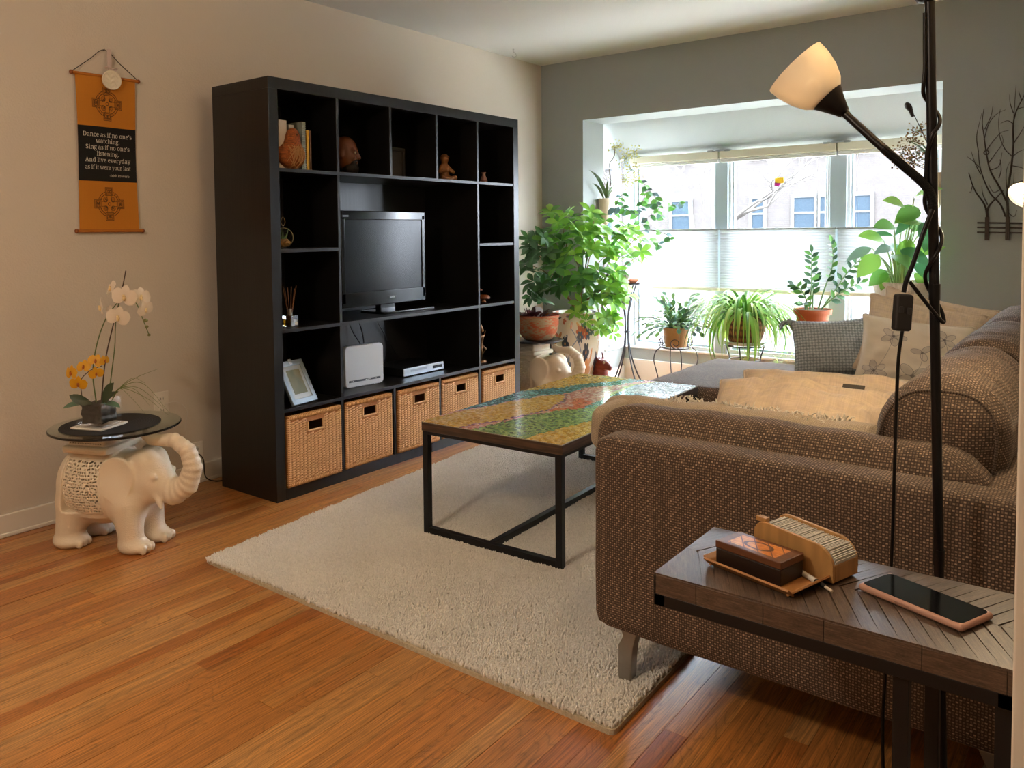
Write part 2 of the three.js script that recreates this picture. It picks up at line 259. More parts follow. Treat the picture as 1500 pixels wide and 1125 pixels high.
// outlets and cables on the left wall, hook in the ceiling
for (const [y, z, label] of [[0.405, 3.162, 'white wall outlet behind the trailing grass blades'], [0.136, 2.991, 'white wall outlet low beside the black bookcase']]) {
  const o = thing('wall_outlet', label, 'outlet', [0.0, y, z], 0, 'wall outlets on the left wall'), m = mat('#e6dfd3', 0.45);
  part('cover_plate', rbx(0, 0.006, -0.058, 0.058, -0.036, 0.036, 0.003), m, o);
  for (const s of [-1, 1]) { const r = part('receptacle', rbx(0.004, 0.009, s * 0.026 - 0.014, s * 0.026 + 0.014, -0.017, 0.017, 0.004), m, o); for (const k of [-1, 1]) part('slot', bx(0.0085, 0.0095, s * 0.026 - 0.005, s * 0.026 + 0.005, k * 0.006 - 0.001, k * 0.006 + 0.001), mat('#3c3631', 0.8), r); }
}
solo('phone_charger_cable', 'thin pale cable hanging from the upper wall outlet', 'cable', tube([[0.012, 0.405, 3.15], [0.03, 0.41, 3.10], [0.03, 0.36, 3.05], [0.03, 0.29, 3.06], [0.02, 0.24, 3.05]], 0.0015, 30, 5), mat('#d8d2c8', 0.6));
solo('power_cord', 'dark power cord from the low outlet running behind the bookcase', 'cable', tube([[0.012, 0.145, 2.99], [0.05, 0.12, 2.985], [0.055, 0.03, 2.975], [0.07, 0.004, 2.93], [0.09, 0.004, 2.85], [0.12, 0.004, 2.75]], 0.003, 40, 6), mat('#2c2622', 0.6));
solo('ceiling_hook', 'small white screw hook in the ceiling near the corner', 'hook', [tube([[0.167, H, 0.594], [0.167, H - 0.018, 0.594], [0.18, H - 0.03, 0.59], [0.185, H - 0.045, 0.585], [0.17, H - 0.055, 0.59], [0.158, H - 0.045, 0.597]], 0.0022, 24, 6), cyl(0.006, 0.006, 0.004, 12, 0.167, H - 0.004, 0.594)], mat('#c9c6c0', 0.4));
// warm ceiling lamp of the room behind the photographer
{
  const L = thing('ceiling_lamp', 'round frosted glass ceiling lamp', 'lamp', [1.9, H, 5.6]);
  part('canopy', cyl(0.17, 0.17, 0.02, 40, 0, -0.02, 0), mat('#cfc7b8', 0.4), L);
  part('glass_bowl', lathe([[0.0, -0.10], [0.06, -0.098], [0.11, -0.085], [0.15, -0.055], [0.165, -0.02]], 40), mat('#fff2dc', 0.6, { emissive: '#ffcf96', emissiveIntensity: 2.2 }), L);
  const l = new THREE.PointLight(new THREE.Color().setRGB(1, 0.83, 0.64), 4.2, 0, 2); l.position.set(0, -0.16, 0); l.castShadow = true; l.shadow.radius = 6; l.name = 'lamp_light'; L.add(l);
}
// ---------------------------------------------------------------- outside: street, brick building, bare tree
{
  const brickTex = tex(512, 512, (u, v) => { const row = Math.floor(v * 32), uu = u * 14 + (row % 2) * 0.5, fx = uu - Math.floor(uu), fy = v * 32 - row, joint = fx < 0.05 || fy < 0.16; const k = nC(((Math.floor(uu) * 7 + row * 13) % 97) / 97, 0.31) - 0.5; return joint ? [0.80, 0.78, 0.75] : [0.70 + k * 0.14, 0.65 + k * 0.13, 0.61 + k * 0.12]; });
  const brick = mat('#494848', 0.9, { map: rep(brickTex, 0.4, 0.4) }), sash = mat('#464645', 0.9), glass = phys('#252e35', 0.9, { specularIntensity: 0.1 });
  const ground = struct('ground', bx(-40, 30, -0.95, -0.85, -40, -0.85), mat('#2a2826', 0.95), 'street outside the window'); ground.name = 'ground'; struct('added_bounce_paving', bx(-12, 16, -0.85, -0.80, -5.2, -0.85), mat('#b9b4aa', 0.95), 'unseen pale paving added to bounce daylight up to the ceiling');  // the paving is unseen, added to throw daylight onto the ceiling
  const b = thing('brick_building', 'pale brick building across the street with white framed windows', 'building', [0, -0.9, -26]);
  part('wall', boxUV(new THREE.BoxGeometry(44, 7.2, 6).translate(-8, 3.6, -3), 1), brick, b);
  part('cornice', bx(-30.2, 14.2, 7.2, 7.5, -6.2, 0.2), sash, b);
  for (let i = 0; i < 9; i++) for (let fl = 0; fl < 2; fl++) {
    const xs = [-16.3, -13.6, -10.4, -7.29, -5.58, -4.94, -3.70, -0.9, 1.6][i], w = [0.75, 0.75, 0.75, 0.42, 0.72, 0.16, 0.72, 0.75, 0.75][i], y0 = 2.1 + fl * 2.75, y1 = y0 + 1.12;
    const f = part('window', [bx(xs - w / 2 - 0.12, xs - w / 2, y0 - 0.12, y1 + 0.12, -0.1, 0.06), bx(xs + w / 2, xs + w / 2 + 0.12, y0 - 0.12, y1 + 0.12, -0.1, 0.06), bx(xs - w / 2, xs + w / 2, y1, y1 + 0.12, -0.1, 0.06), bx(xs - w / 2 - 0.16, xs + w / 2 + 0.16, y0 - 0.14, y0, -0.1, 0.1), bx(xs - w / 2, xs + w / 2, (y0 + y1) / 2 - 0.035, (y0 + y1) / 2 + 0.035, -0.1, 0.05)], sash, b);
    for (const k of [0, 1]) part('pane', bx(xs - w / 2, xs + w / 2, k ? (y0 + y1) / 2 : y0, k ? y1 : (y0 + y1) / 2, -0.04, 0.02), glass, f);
  }
  const bark = mat('#3f3b36', 0.95), t = thing('bare_tree', 'bare pale street tree with forked branches outside the window', 'tree', [-4.3, -0.9, -13]);
  const grow = (a, dir, len, r, depth, out) => {
    const b2 = a.clone().addScaledVector(dir, len), mid = a.clone().lerp(b2, 0.5).add(V(rr(-1, 1), rr(-1, 1), rr(-1, 1)).multiplyScalar(len * 0.06));
    out.push(taperTube([a, mid, b2], r, r * 0.62, 6, depth > 2 ? 8 : 5));
    if (depth <= 0) return;
    const n = depth > 3 ? 3 : 2;
    for (let i = 0; i < n; i++) { const d = dir.clone().add(V(rr(-1, 1), rr(-0.25, 0.55), rr(-0.8, 0.8)).multiplyScalar(0.75)).normalize(); grow(b2, d, len * rr(0.62, 0.85), r * 0.6, depth - 1, out); }
  };
  const trunk = []; trunk.push(taperTube([[0, 0, 0], [0.03, 0.8, 0], [-0.05, 1.5, 0]], 0.2, 0.15, 8, 10)); part('trunk', trunk, bark, t);
  for (const d of [V(-0.8, 0.62, 0.1), V(0.75, 0.6, 0.2), V(-0.1, 1, -0.1)]) { const o = []; grow(V(-0.05, 1.45, 0), d.normalize(), 1.3, 0.075, 4, o); part('branch', o, bark, t); }
}
// ---------------------------------------------------------------- black bookcase
const BX0 = 0.1494, BX1 = 0.5566, BZ0 = 1.103, BZ1 = 2.953, BH = 1.85, PITCH = 0.3532;
const blackGrain = tex(256, 256, (u, v) => 0.5 + 0.5 * (nL(u, v) - 0.5) + 0.3 * (nC(u, v) - 0.5), false);
const blackWood = mat('#110f0e', 0.36, { bumpMap: blackGrain, bumpScale: 0.0004 });
const shelfY = [1, 2, 3, 4].map((k) => 0.05 + 0.3372 * k + 0.016 * (k - 0.5)), divZ = [1, 2, 3, 4].map((k) => BZ1 - 0.05 - 0.3372 * k - 0.016 * (k - 0.5));
{
  const b = thing('bookcase', 'tall black cube bookcase holding the television and wicker baskets', 'bookcase', [0, 0, 0]);
  for (const z of [BZ0, BZ1 - 0.05]) part('side_panel', rbx(BX0, BX1, 0, BH - 0.05, z, z + 0.05, 0.0015), blackWood, b);
  part('top_panel', rbx(BX0, BX1, BH - 0.05, BH, BZ0, BZ1, 0.0015), blackWood, b);
  part('bottom_panel', rbx(BX0, BX1, 0, 0.05, BZ0 + 0.05, BZ1 - 0.05, 0.0015), blackWood, b);
  part('back_panel', bx(BX0, BX0 + 0.006, 0.02, BH - 0.02, BZ0 + 0.02, BZ1 - 0.02), blackWood, b);
  const za = BZ0 + 0.05, zb = BZ1 - 0.05, fx = BX1 - 0.003, T = 0.008;
  for (const k of [0, 1, 3]) part('shelf', rbx(BX0 + 0.006, fx, shelfY[k] - T, shelfY[k] + T, za, zb, 0.001), blackWood, b);
  for (const [z0, z1] of [[za, divZ[3] - T], [divZ[0] + T, zb]]) part('shelf', rbx(BX0 + 0.006, fx, shelfY[2] - T, shelfY[2] + T, z0, z1, 0.001), blackWood, b);
  for (let k = 0; k < 4; k++) {
    part('divider', rbx(BX0 + 0.006, fx, 0.05, shelfY[0] - T, divZ[k] - T, divZ[k] + T, 0.001), blackWood, b);
    part('divider', rbx(BX0 + 0.006, fx, shelfY[3] + T, BH - 0.05, divZ[k] - T, divZ[k] + T, 0.001), blackWood, b);
    if (k === 0 || k === 3) for (const [a, c] of [[0, 1], [1, 3]]) part('divider', rbx(BX0 + 0.006, fx, shelfY[a] + T, shelfY[c] - T, divZ[k] - T, divZ[k] + T, 0.001), blackWood, b);
  }
}
const shelfTop = (k) => k === 0 ? 0.05 : shelfY[k - 1] + 0.008;
// wicker baskets
{
  const strawTex = tex(128, 128, (u, v) => { const k = nC(u * 0.5, v) * 0.5 + nA(u, v) * 0.5; return [0.87 + (k - 0.5) * 0.36, 0.73 + (k - 0.5) * 0.34, 0.56 + (k - 0.5) * 0.3]; });
  const straw = mat('#fff0dc', 0.5, { map: rep(strawTex, 12, 12) }), strawDark = mat('#c49a6c', 0.75, { map: rep(strawTex, 12, 12) });
  const W = 0.318, Hh = 0.318, D = 0.36, hx0 = -0.045, hx1 = 0.045, hy0 = 0.235, hy1 = 0.278;
  const proto = thing('wicker_basket', 'tan wicker storage basket under the framed photo in the bookcase', 'basket', [0, 0, 0], 0, 'wicker baskets along the bottom of the bookcase');
  // built with the front towards +z, turned later
  const front = new THREE.Shape([[-W / 2, 0], [W / 2, 0], [W / 2, Hh], [-W / 2, Hh]].map(([a, b]) => new THREE.Vector2(a, b))); front.holes.push(new THREE.Path([[hx0, hy0], [hx0, hy1], [hx1, hy1], [hx1, hy0]].map(([a, b]) => new THREE.Vector2(a, b))));
  part('front_panel', boxUV(extrude(front, 0.004).translate(0, 0, -0.006)), strawDark, proto);
  part('body', [bx(-W / 2, -W / 2 + 0.006, 0, Hh, -D, -0.006), bx(W / 2 - 0.006, W / 2, 0, Hh, -D, -0.006), bx(-W / 2, W / 2, 0, Hh, -D, -D + 0.006), bx(-W / 2, W / 2, 0, 0.006, -D, -0.006)], strawDark, proto);
  const weave = [], cols = 13, rows = 23, x0 = -W / 2 + 0.018, x1 = W / 2 - 0.018, y0 = 0.02, y1 = Hh - 0.024, cw = (x1 - x0) / cols, rh = (y1 - y0) / rows;
  // slanting stitches, row by row, around upright canes
  for (let j = 0; j < rows; j++) for (let i = 0; i < cols; i++) {
    const cx = x0 + (i + 0.5) * cw, cy = y0 + (j + 0.5) * rh; if (cx > hx0 - 0.018 && cx < hx1 + 0.018 && cy > hy0 - 0.014 && cy < hy1 + 0.016) continue;
    const g = new THREE.SphereGeometry(1, 7, 5); g.scale(cw * 0.56, rh * 0.44, 0.0052); g.rotateZ(0.42 + rr(-0.12, 0.12)); g.translate(cx + rr(-0.001, 0.001), cy + (i % 2) * rh * 0.5 + rr(-0.0008, 0.0008) - rh * 0.25, -0.0015); weave.push(g);
  }
  for (let i = 0; i <= cols; i++) { const cx = x0 + i * cw; if (cx > hx0 - 0.008 && cx < hx1 + 0.008) weave.push(rod([cx, y0, -0.002], [cx, hy0 - 0.01, -0.002], 0.0026, 5)); else weave.push(rod([cx, y0, -0.002], [cx, y1, -0.002], 0.0026, 5)); }
  const wv = part('weave', weave, straw, proto, 'slanting woven cane strands'); wv.userData.kind = 'stuff';
  const wrap = (a, b, r) => { const o = [rod(a, b, r * 0.9, 8)], A = V(...a), B = V(...b), n = Math.round(A.distanceTo(B) / 0.009), q = new THREE.Quaternion().setFromUnitVectors(V(0, 0, 1), B.clone().sub(A).normalize()); for (let i = 0; i <= n; i++) { const t = new THREE.TorusGeometry(r * 0.86, r * 0.32, 4, 8).applyQuaternion(q); const p = A.clone().lerp(B, i / n); t.translate(p.x, p.y, p.z); o.push(t); } return o; };
  const e = W / 2 - 0.009;
  part('rim', wrap([-e, Hh - 0.009, -0.006], [e, Hh - 0.009, -0.006], 0.011), straw, proto, 'wrapped cane rim');
  part('base_band', wrap([-e, 0.010, -0.006], [e, 0.010, -0.006], 0.010), straw, proto);
  for (const s of [-1, 1]) part('corner_band', wrap([s * e, 0.012, -0.006], [s * e, Hh - 0.012, -0.006], 0.0095), straw, proto);
  part('handle_surround', [rod([hx0, hy0, 0], [hx0, hy1, 0], 0.005), rod([hx1, hy0, 0], [hx1, hy1, 0], 0.005), rod([hx0, hy0, 0], [hx1, hy0, 0], 0.005)], straw, proto, 'wrapped edge of the hand hole');
  const where = ['under the framed photo in the bookcase', 'under the white router in the bookcase', 'in the middle of the bookcase bottom row', 'under the silver video player in the bookcase', 'at the end of the bookcase beside the potted plants'];
  for (let k = 0; k < 5; k++) { const o = k ? proto.clone() : proto; if (k) { o.name = numbered('wicker_basket'); scene.add(o); o.userData = { ...proto.userData }; } o.userData.label = 'tan wicker storage basket ' + where[k]; const zc = k === 0 ? (BZ1 - 0.05 + divZ[0] + 0.008) / 2 : k === 4 ? (BZ0 + 0.05 + divZ[3] - 0.008) / 2 : (divZ[k - 1] + divZ[k]) / 2; o.position.set(BX1 + 0.004 - 0.006 * (k % 2), 0.0505, zc + (k % 2 ? 0.002 : -0.002)); o.rotation.y = Math.PI / 2; }
}
// television
{
  const t = thing('television', 'black flat-screen television on the middle bookcase shelf', 'television', [0.40, shelfTop(2), 2.10]);
  const gloss = mat('#08090b', 0.12), W = 0.66, y0 = 0.045, y1 = 0.532;
  part('bezel', [rbx(-0.035, 0.004, y1 - 0.045, y1, -W / 2 + 0.02, W / 2 - 0.02, 0.004), rbx(-0.035, 0.004, y0, y0 + 0.075, -W / 2 + 0.02, W / 2 - 0.02, 0.004), rbx(-0.035, 0.004, y0 + 0.02, y1 - 0.02, -W / 2 + 0.02, -W / 2 + 0.045, 0.003), rbx(-0.035, 0.004, y0 + 0.02, y1 - 0.02, W / 2 - 0.045, W / 2 - 0.02, 0.003), rbx(-0.085, -0.034, y0 + 0.05, y1 - 0.04, -W / 2 + 0.08, W / 2 - 0.08, 0.02)], gloss, t);
  part('screen', bx(-0.02, -0.001, y0 + 0.07, y1 - 0.04, -W / 2 + 0.04, W / 2 - 0.04), phys('#0a0c0e', 0.18, { specularIntensity: 0.5 }), t, 'dark switched-off screen');
  part('neck', rbx(-0.05, -0.01, 0.012, y0 + 0.02, -0.08, 0.03, 0.003), gloss, t);
  part('foot', rbx(-0.10, 0.075, 0, 0.014, -0.30, 0.09, 0.004), gloss, t, 'flat black foot');
  const word = (txt, w, h, size) => { const c = document.createElement('canvas'); c.width = 256; c.height = 64; const x = c.getContext('2d'); x.fillStyle = '#08090b'; x.fillRect(0, 0, 256, 64); x.fillStyle = '#c9ced2'; x.font = `bold ${size}px serif`; x.textAlign = 'center'; x.textBaseline = 'middle'; x.fillText(txt, 128, 34); const m = new THREE.CanvasTexture(c); m.colorSpace = THREE.SRGBColorSpace; return m; };
  const logo = new THREE.Mesh(new THREE.PlaneGeometry(0.06, 0.015), mat('#ffffff', 0.3, { map: word('SONY', 0, 0, 56) })); logo.name = 'maker_lettering'; logo.rotation.y = Math.PI / 2; logo.position.set(0.0046, y0 + 0.036, -0.045); t.add(logo);
  const logo2 = new THREE.Mesh(new THREE.PlaneGeometry(0.045, 0.011), mat('#ffffff', 0.3, { map: word('BRAVIA', 0, 0, 46) })); logo2.name = 'series_lettering'; logo2.rotation.y = Math.PI / 2; logo2.position.set(0.0046, y1 - 0.027, W / 2 - 0.05); t.add(logo2);
}
// things in the top row
{
  const y = shelfTop(4);
  const bookMat = (c) => mat(c, 0.65), paper = mat('#e9e2d2', 0.8);
  const book = (name, label, x, z, w, h, d, c, lean = 0) => { const o = thing(name, label, 'book', [x, y, z], 0, 'books in the top left bookcase cell'); o.rotation.x = lean; part('cover', [rbx(-d, 0, 0, h, -w / 2, -w / 2 + 0.002, 0.0008), rbx(-d, 0, 0, h, w / 2 - 0.002, w / 2, 0.0008), rbx(-0.003, 0, 0, h, -w / 2, w / 2, 0.0008)], bookMat(c), o); part('pages', bx(-d + 0.004, -0.003, 0.003, h - 0.003, -w / 2 + 0.002, w / 2 - 0.002), paper, o); return o; };
  book('white_binder', 'tall white binder at the side of the top bookcase cell', 0.36, 2.884, 0.03, 0.285, 0.19, '#d9d5cb');
  book('white_book', 'thick white book standing beside the tall binder', 0.51, 2.842, 0.045, 0.215, 0.17, '#d6cabb');
  book('grey_book', 'grey book standing behind the twine bird', 0.50, 2.785, 0.03, 0.20, 0.17, '#a9a69c');
  const nb = book('spiral_notebook', 'grey spiral-bound notebook standing beside the yellow book', 0.50, 2.715, 0.022, 0.22, 0.17, '#8f968a');
  { const o = []; for (let i = 0; i < 22; i++) o.push(new THREE.TorusGeometry(0.008, 0.0011, 5, 12).rotateX(Math.PI / 2).translate(0.002, 0.01 + i * 0.0095, 0)); part('spiral_wire', o, mat('#c7c9c8', 0.35, { metalness: 0.8 }), nb, 'wire spiral'); }
  book('yellow_book', 'bright yellow book standing beside the spiral notebook', 0.50, 2.692, 0.016, 0.185, 0.16, '#d9a21f');
  book('brown_booklet', 'thin brown booklet at the end of the row of books', 0.49, 2.668, 0.011, 0.185, 0.16, '#7c5c44');
  // bird wound from twine
  const bird = thing('twine_bird', 'brown bird figure wound from raffia twine', 'figurine', [0.515, y, 2.80], 0);
  const rafTex = tex(128, 128, (u, v) => { const k = Math.abs(Math.sin((u * 22 + v * 9 + nA(u, v) * 3) * Math.PI)); return [0.42 + 0.3 * k, 0.26 + 0.21 * k, 0.11 + 0.11 * k]; });
  const raf = mat('#e0b98c', 0.85, { map: rep(rafTex, 6, 6), bumpMap: rep(rafTex, 6, 6), bumpScale: 0.003 });
  part('body', netMesh((a, b, c) => smin(smin(ellipsoid(a, b, c, [0, 0.06, 0], [0.05, 0.062, 0.062]), ellipsoid(a, b, c, [0.005, 0.15, -0.005], [0.027, 0.034, 0.03]), 0.05), capsule(a, b, c, [0, 0.06, 0.05], [-0.01, 0.085, 0.085], 0.03, 0.012), 0.03), [-0.08, -0.01, -0.09], [0.08, 0.2, 0.11], 0.006), raf, bird);
  const loops = []; for (let i = 0; i < 60; i++) { const a = rr(0, 6.28), tl = rr(-0.7, 0.7), R = rr(0.058, 0.07); const pts = []; for (let k = 0; k < 8; k++) { const t = k / 8 * 6.283, p = V(Math.cos(t) * R * 0.86, Math.sin(t) * R, 0).applyEuler(new THREE.Euler(tl, a, 0)); pts.push([p.x, 0.062 + p.y * 0.92, p.z]); } loops.push(tube(pts, 0.0021, 20, 4, true)); }
  part('twine', loops, mat('#a87b47', 0.85), bird, 'loose loops of raffia twine').userData.kind = 'stuff';
  part('beak', new THREE.ConeGeometry(0.008, 0.02, 8).rotateZ(-Math.PI / 2).translate(0.038, 0.152, -0.005), mat('#6b4726', 0.7), bird);
  // carved head
  const head = thing('wooden_bust', 'carved wooden head of a bald bearded man', 'sculpture', [0.40, y, 2.365], 0.55);
  const skin = mat('#6a3b1f', 0.42), dark = mat('#1d120c', 0.6);
  part('head', netMesh((a, b, c) => { let d = smin(ellipsoid(a, b, c, [-0.008, 0.128, 0], [0.062, 0.066, 0.052]), ellipsoid(a, b, c, [0.008, 0.075, 0], [0.048, 0.06, 0.042]), 0.03); d = smin(d, capsule(a, b, c, [0.052, 0.112, 0], [0.066, 0.086, 0], 0.007, 0.011), 0.012); d = smin(d, capsule(a, b, c, [0.045, 0.121, -0.03], [0.045, 0.121, 0.03], 0.008, 0.008), 0.012); for (const s of [-1, 1]) { d = Math.max(d, -(Math.hypot(a - 0.056, b - 0.108, c - s * 0.021) - 0.009)); d = smin(d, ellipsoid(a, b, c, [-0.008, 0.1, s * 0.052], [0.012, 0.02, 0.007]), 0.006); d = smin(d, ellipsoid(a, b, c, [0.04, 0.085, s * 0.022], [0.014, 0.014, 0.014]), 0.012); } d = smin(d, capsule(a, b, c, [0.054, 0.062, -0.014], [0.054, 0.062, 0.014], 0.0055, 0.0055), 0.006); return d; }, [-0.09, 0.0, -0.075], [0.09, 0.205, 0.075], 0.0045), skin, head);
  part('beard', netMesh((a, b, c) => { let d = ellipsoid(a, b, c, [0.022, 0.034, 0], [0.042, 0.036, 0.042]); for (const s of [-1, 1]) d = smin(d, capsule(a, b, c, [0.058, 0.076, s * 0.006], [0.044, 0.06, s * 0.03], 0.006, 0.008), 0.012); d = Math.max(d, -ellipsoid(a, b, c, [0.066, 0.062, 0], [0.014, 0.0085, 0.017])); return d + N3(a * 140, b * 60, c * 140) * 0.002; }, [-0.04, -0.004, -0.06], [0.085, 0.1, 0.06], 0.0045), dark, head, 'dark beard');
  for (const s of [-1, 1]) { const ey = part('eye', new THREE.SphereGeometry(0.0075, 12, 8).translate(0.0525, 0.108, s * 0.021), mat('#cfc4b4', 0.3), head); part('pupil', new THREE.SphereGeometry(0.0035, 8, 6).translate(0.0585, 0.108, s * 0.021), dark, ey); }
  // dark picture frame
  const fr = thing('picture_frame', 'dark picture frame standing in the middle of the top shelf', 'picture frame', [0.36, y, 1.97], 0.15); fr.rotation.z = 0.0;
  part('frame', [rbx(0, 0.016, 0, 0.018, -0.07, 0.11, 0.002), rbx(0, 0.016, 0.15, 0.168, -0.07, 0.11, 0.002), rbx(0, 0.016, 0, 0.168, -0.07, -0.052, 0.002), rbx(0, 0.016, 0, 0.168, 0.092, 0.11, 0.002)], mat('#3a3835', 0.5), fr); part('photo', bx(0.002, 0.006, 0.016, 0.152, -0.054, 0.094), mat('#4a4743', 0.25), fr, 'dim grey photo');
  // seated wooden figure
  const fg = thing('wooden_figurine', 'small carved wooden seated figure on the top shelf', 'figurine', [0.40, y, 1.61], -0.3);
  part('body', netMesh((a, b, c) => { let d = smin(capsule(a, b, c, [0, 0.02, 0], [0, 0.085, 0], 0.03, 0.022), Math.hypot(a, b - 0.128, c) - 0.024, 0.02); for (const s of [-1, 1]) { d = smin(d, capsule(a, b, c, [0, 0.085, s * 0.022], [0.02, 0.055, s * 0.045], 0.011, 0.009), 0.01); d = smin(d, capsule(a, b, c, [0.02, 0.055, s * 0.045], [0.04, 0.06, s * 0.01], 0.009, 0.008), 0.008); d = smin(d, capsule(a, b, c, [0, 0.014, s * 0.02], [0.045, 0.02, s * 0.04], 0.016, 0.012), 0.012); d = smin(d, capsule(a, b, c, [0.045, 0.02, s * 0.04], [0.05, 0.012, -s * 0.005], 0.012, 0.009), 0.01); } return d; }, [-0.06, -0.004, -0.08], [0.08, 0.165, 0.08], 0.005), mat('#a8703a', 0.5), fg); part('base', cyl(0.045, 0.045, 0.006, 20, 0.012, 0, 0), mat('#7a4d28', 0.6), fg); part('hat', lathe([[0, 0.158], [0.012, 0.156], [0.022, 0.146], [0.03, 0.14], [0.026, 0.137]], 18), mat('#8d5a2e', 0.6), fg);
  const vs = thing('bottle_vase', 'tiny pink clay bottle at the end of the top shelf', 'vase', [0.42, y, 1.27]); part('body', lathe([[0, 0], [0.02, 0.001], [0.024, 0.012], [0.018, 0.034], [0.010, 0.052], [0.011, 0.064], [0.016, 0.07], [0.013, 0.069], [0.008, 0.06]], 20), mat('#b98570', 0.6), vs); part('band', new THREE.TorusGeometry(0.0225, 0.0018, 6, 24).rotateX(Math.PI / 2).translate(0, 0.02, 0), mat('#7d4a3a', 0.6), vs);
}
// left column
{
  const o = thing('wire_egg_ornament', 'egg-shaped glass ornament with greenery and a wire loop', 'ornament', [0.49, shelfTop(3), 2.835]);
  part('glass_shell', lathe([[0, 0.002], [0.022, 0.004], [0.038, 0.024], [0.042, 0.048], [0.036, 0.074], [0.022, 0.094], [0.008, 0.104]], 28), phys('#ffffff', 0.05, { transmission: 1, thickness: 0, ior: 1.2 }), o);
  part('moss', netMesh((a, b, c) => ellipsoid(a, b, c, [0, 0.026, 0], [0.03, 0.02, 0.03]) + N3(a * 120, b * 120, c * 120) * 0.007, [-0.045, 0, -0.045], [0.045, 0.055, 0.045], 0.005), mat('#8a6a3a', 0.95), o, 'brown moss'); 
  { const g = []; for (let i = 0; i < 9; i++) { const a = i * 0.7; g.push(taperTube([[0, 0.03, 0], [Math.cos(a) * 0.012, 0.05, Math.sin(a) * 0.012], [Math.cos(a) * 0.024, 0.068 + 0.012 * (i % 3), Math.sin(a) * 0.024]], 0.0028, 0.0006, 6, 5)); } part('air_plant', g, mat('#5d7a45', 0.7), o, 'green air plant blades'); }
  part('wire_loop', [tube([[0, 0.102, 0], [0.0, 0.12, 0.012], [0.0, 0.142, 0], [0, 0.12, -0.012]], 0.0014, 20, 5, true), new THREE.TorusGeometry(0.043, 0.0013, 5, 40).translate(0, 0.05, 0).rotateY(0.8)], mat('#9a8a66', 0.4, { metalness: 0.7 }), o);
  const d = thing('reed_diffuser', 'square glass reed diffuser with thin brown reeds', 'diffuser', [0.475, shelfTop(2), 2.795], 0.2);
  part('bottle', rbx(-0.026, 0.026, 0, 0.052, -0.026, 0.026, 0.004), phys('#ffffff', 0.03, { transmission: 1, thickness: 0.01, ior: 1.4 }), d); part('oil', rbx(-0.021, 0.021, 0.005, 0.034, -0.021, 0.021, 0.003), phys('#c8b25a', 0.05, { transmission: 0.7, thickness: 0.02, attenuationColor: '#b79a3c', attenuationDistance: 0.03 }), d, 'yellow oil');
  part('collar', cyl(0.011, 0.011, 0.03, 16, 0, 0.05, 0), mat('#c9cbc9', 0.3, { metalness: 0.7 }), d, 'silver collar'); for (let i = 0; i < 6; i++) { const a = i * 1.05; part('reed', rod([Math.cos(a) * 0.003, 0.02, Math.sin(a) * 0.003], [Math.cos(a) * 0.028, 0.172 + (i % 3) * 0.006, Math.sin(a) * 0.034], 0.0014, 5), mat('#8a5a37', 0.8), d); } part('label_tag', rbx(0.0262, 0.0268, 0.006, 0.02, -0.022, 0.0, 0.0002), mat('#e4ddca', 0.7), d);
  // framed photo leaning back
  const f = thing('framed_picture', 'silver framed picture leaning back in the left bookcase cell', 'picture frame', [0.52, shelfTop(1) + 0.001, 2.755], 0.12);
  f.rotation.order = 'YXZ'; f.rotation.z = 0.5; const silver = mat('#9fb0bf', 0.35, { metalness: 0.3 });
  part('frame', [rbx(-0.008, 0.008, 0, 0.026, -0.08, 0.08, 0.004), rbx(-0.008, 0.008, 0.184, 0.21, -0.08, 0.08, 0.004), rbx(-0.008, 0.008, 0, 0.21, -0.08, -0.056, 0.004), rbx(-0.008, 0.008, 0, 0.21, 0.056, 0.08, 0.004)], silver, f, 'silver blue frame'); part('mat_board', bx(-0.004, 0.003, 0.024, 0.187, -0.058, 0.058), mat('#b9c3c6', 0.6), f); part('print', bx(0.0028, 0.0036, 0.048, 0.165, -0.04, 0.042), mat('#b3b49f', 0.5, { map: tex(64, 64, (u, v) => { const k = nA(u * 0.3, v * 0.3); return [0.55 + k * 0.3, 0.58 + k * 0.25, 0.5 + k * 0.2]; }) }), f, 'faded green print'); part('easel_back', rbx(-0.012, -0.009, 0.03, 0.19, -0.03, 0.03, 0.001), mat('#2a2a2a', 0.7), f); part('clip', rbx(0.004, 0.012, 0.19, 0.216, -0.008, 0.010, 0.002), mat('#c7ccd0', 0.3, { metalness: 0.6 }), f);
}
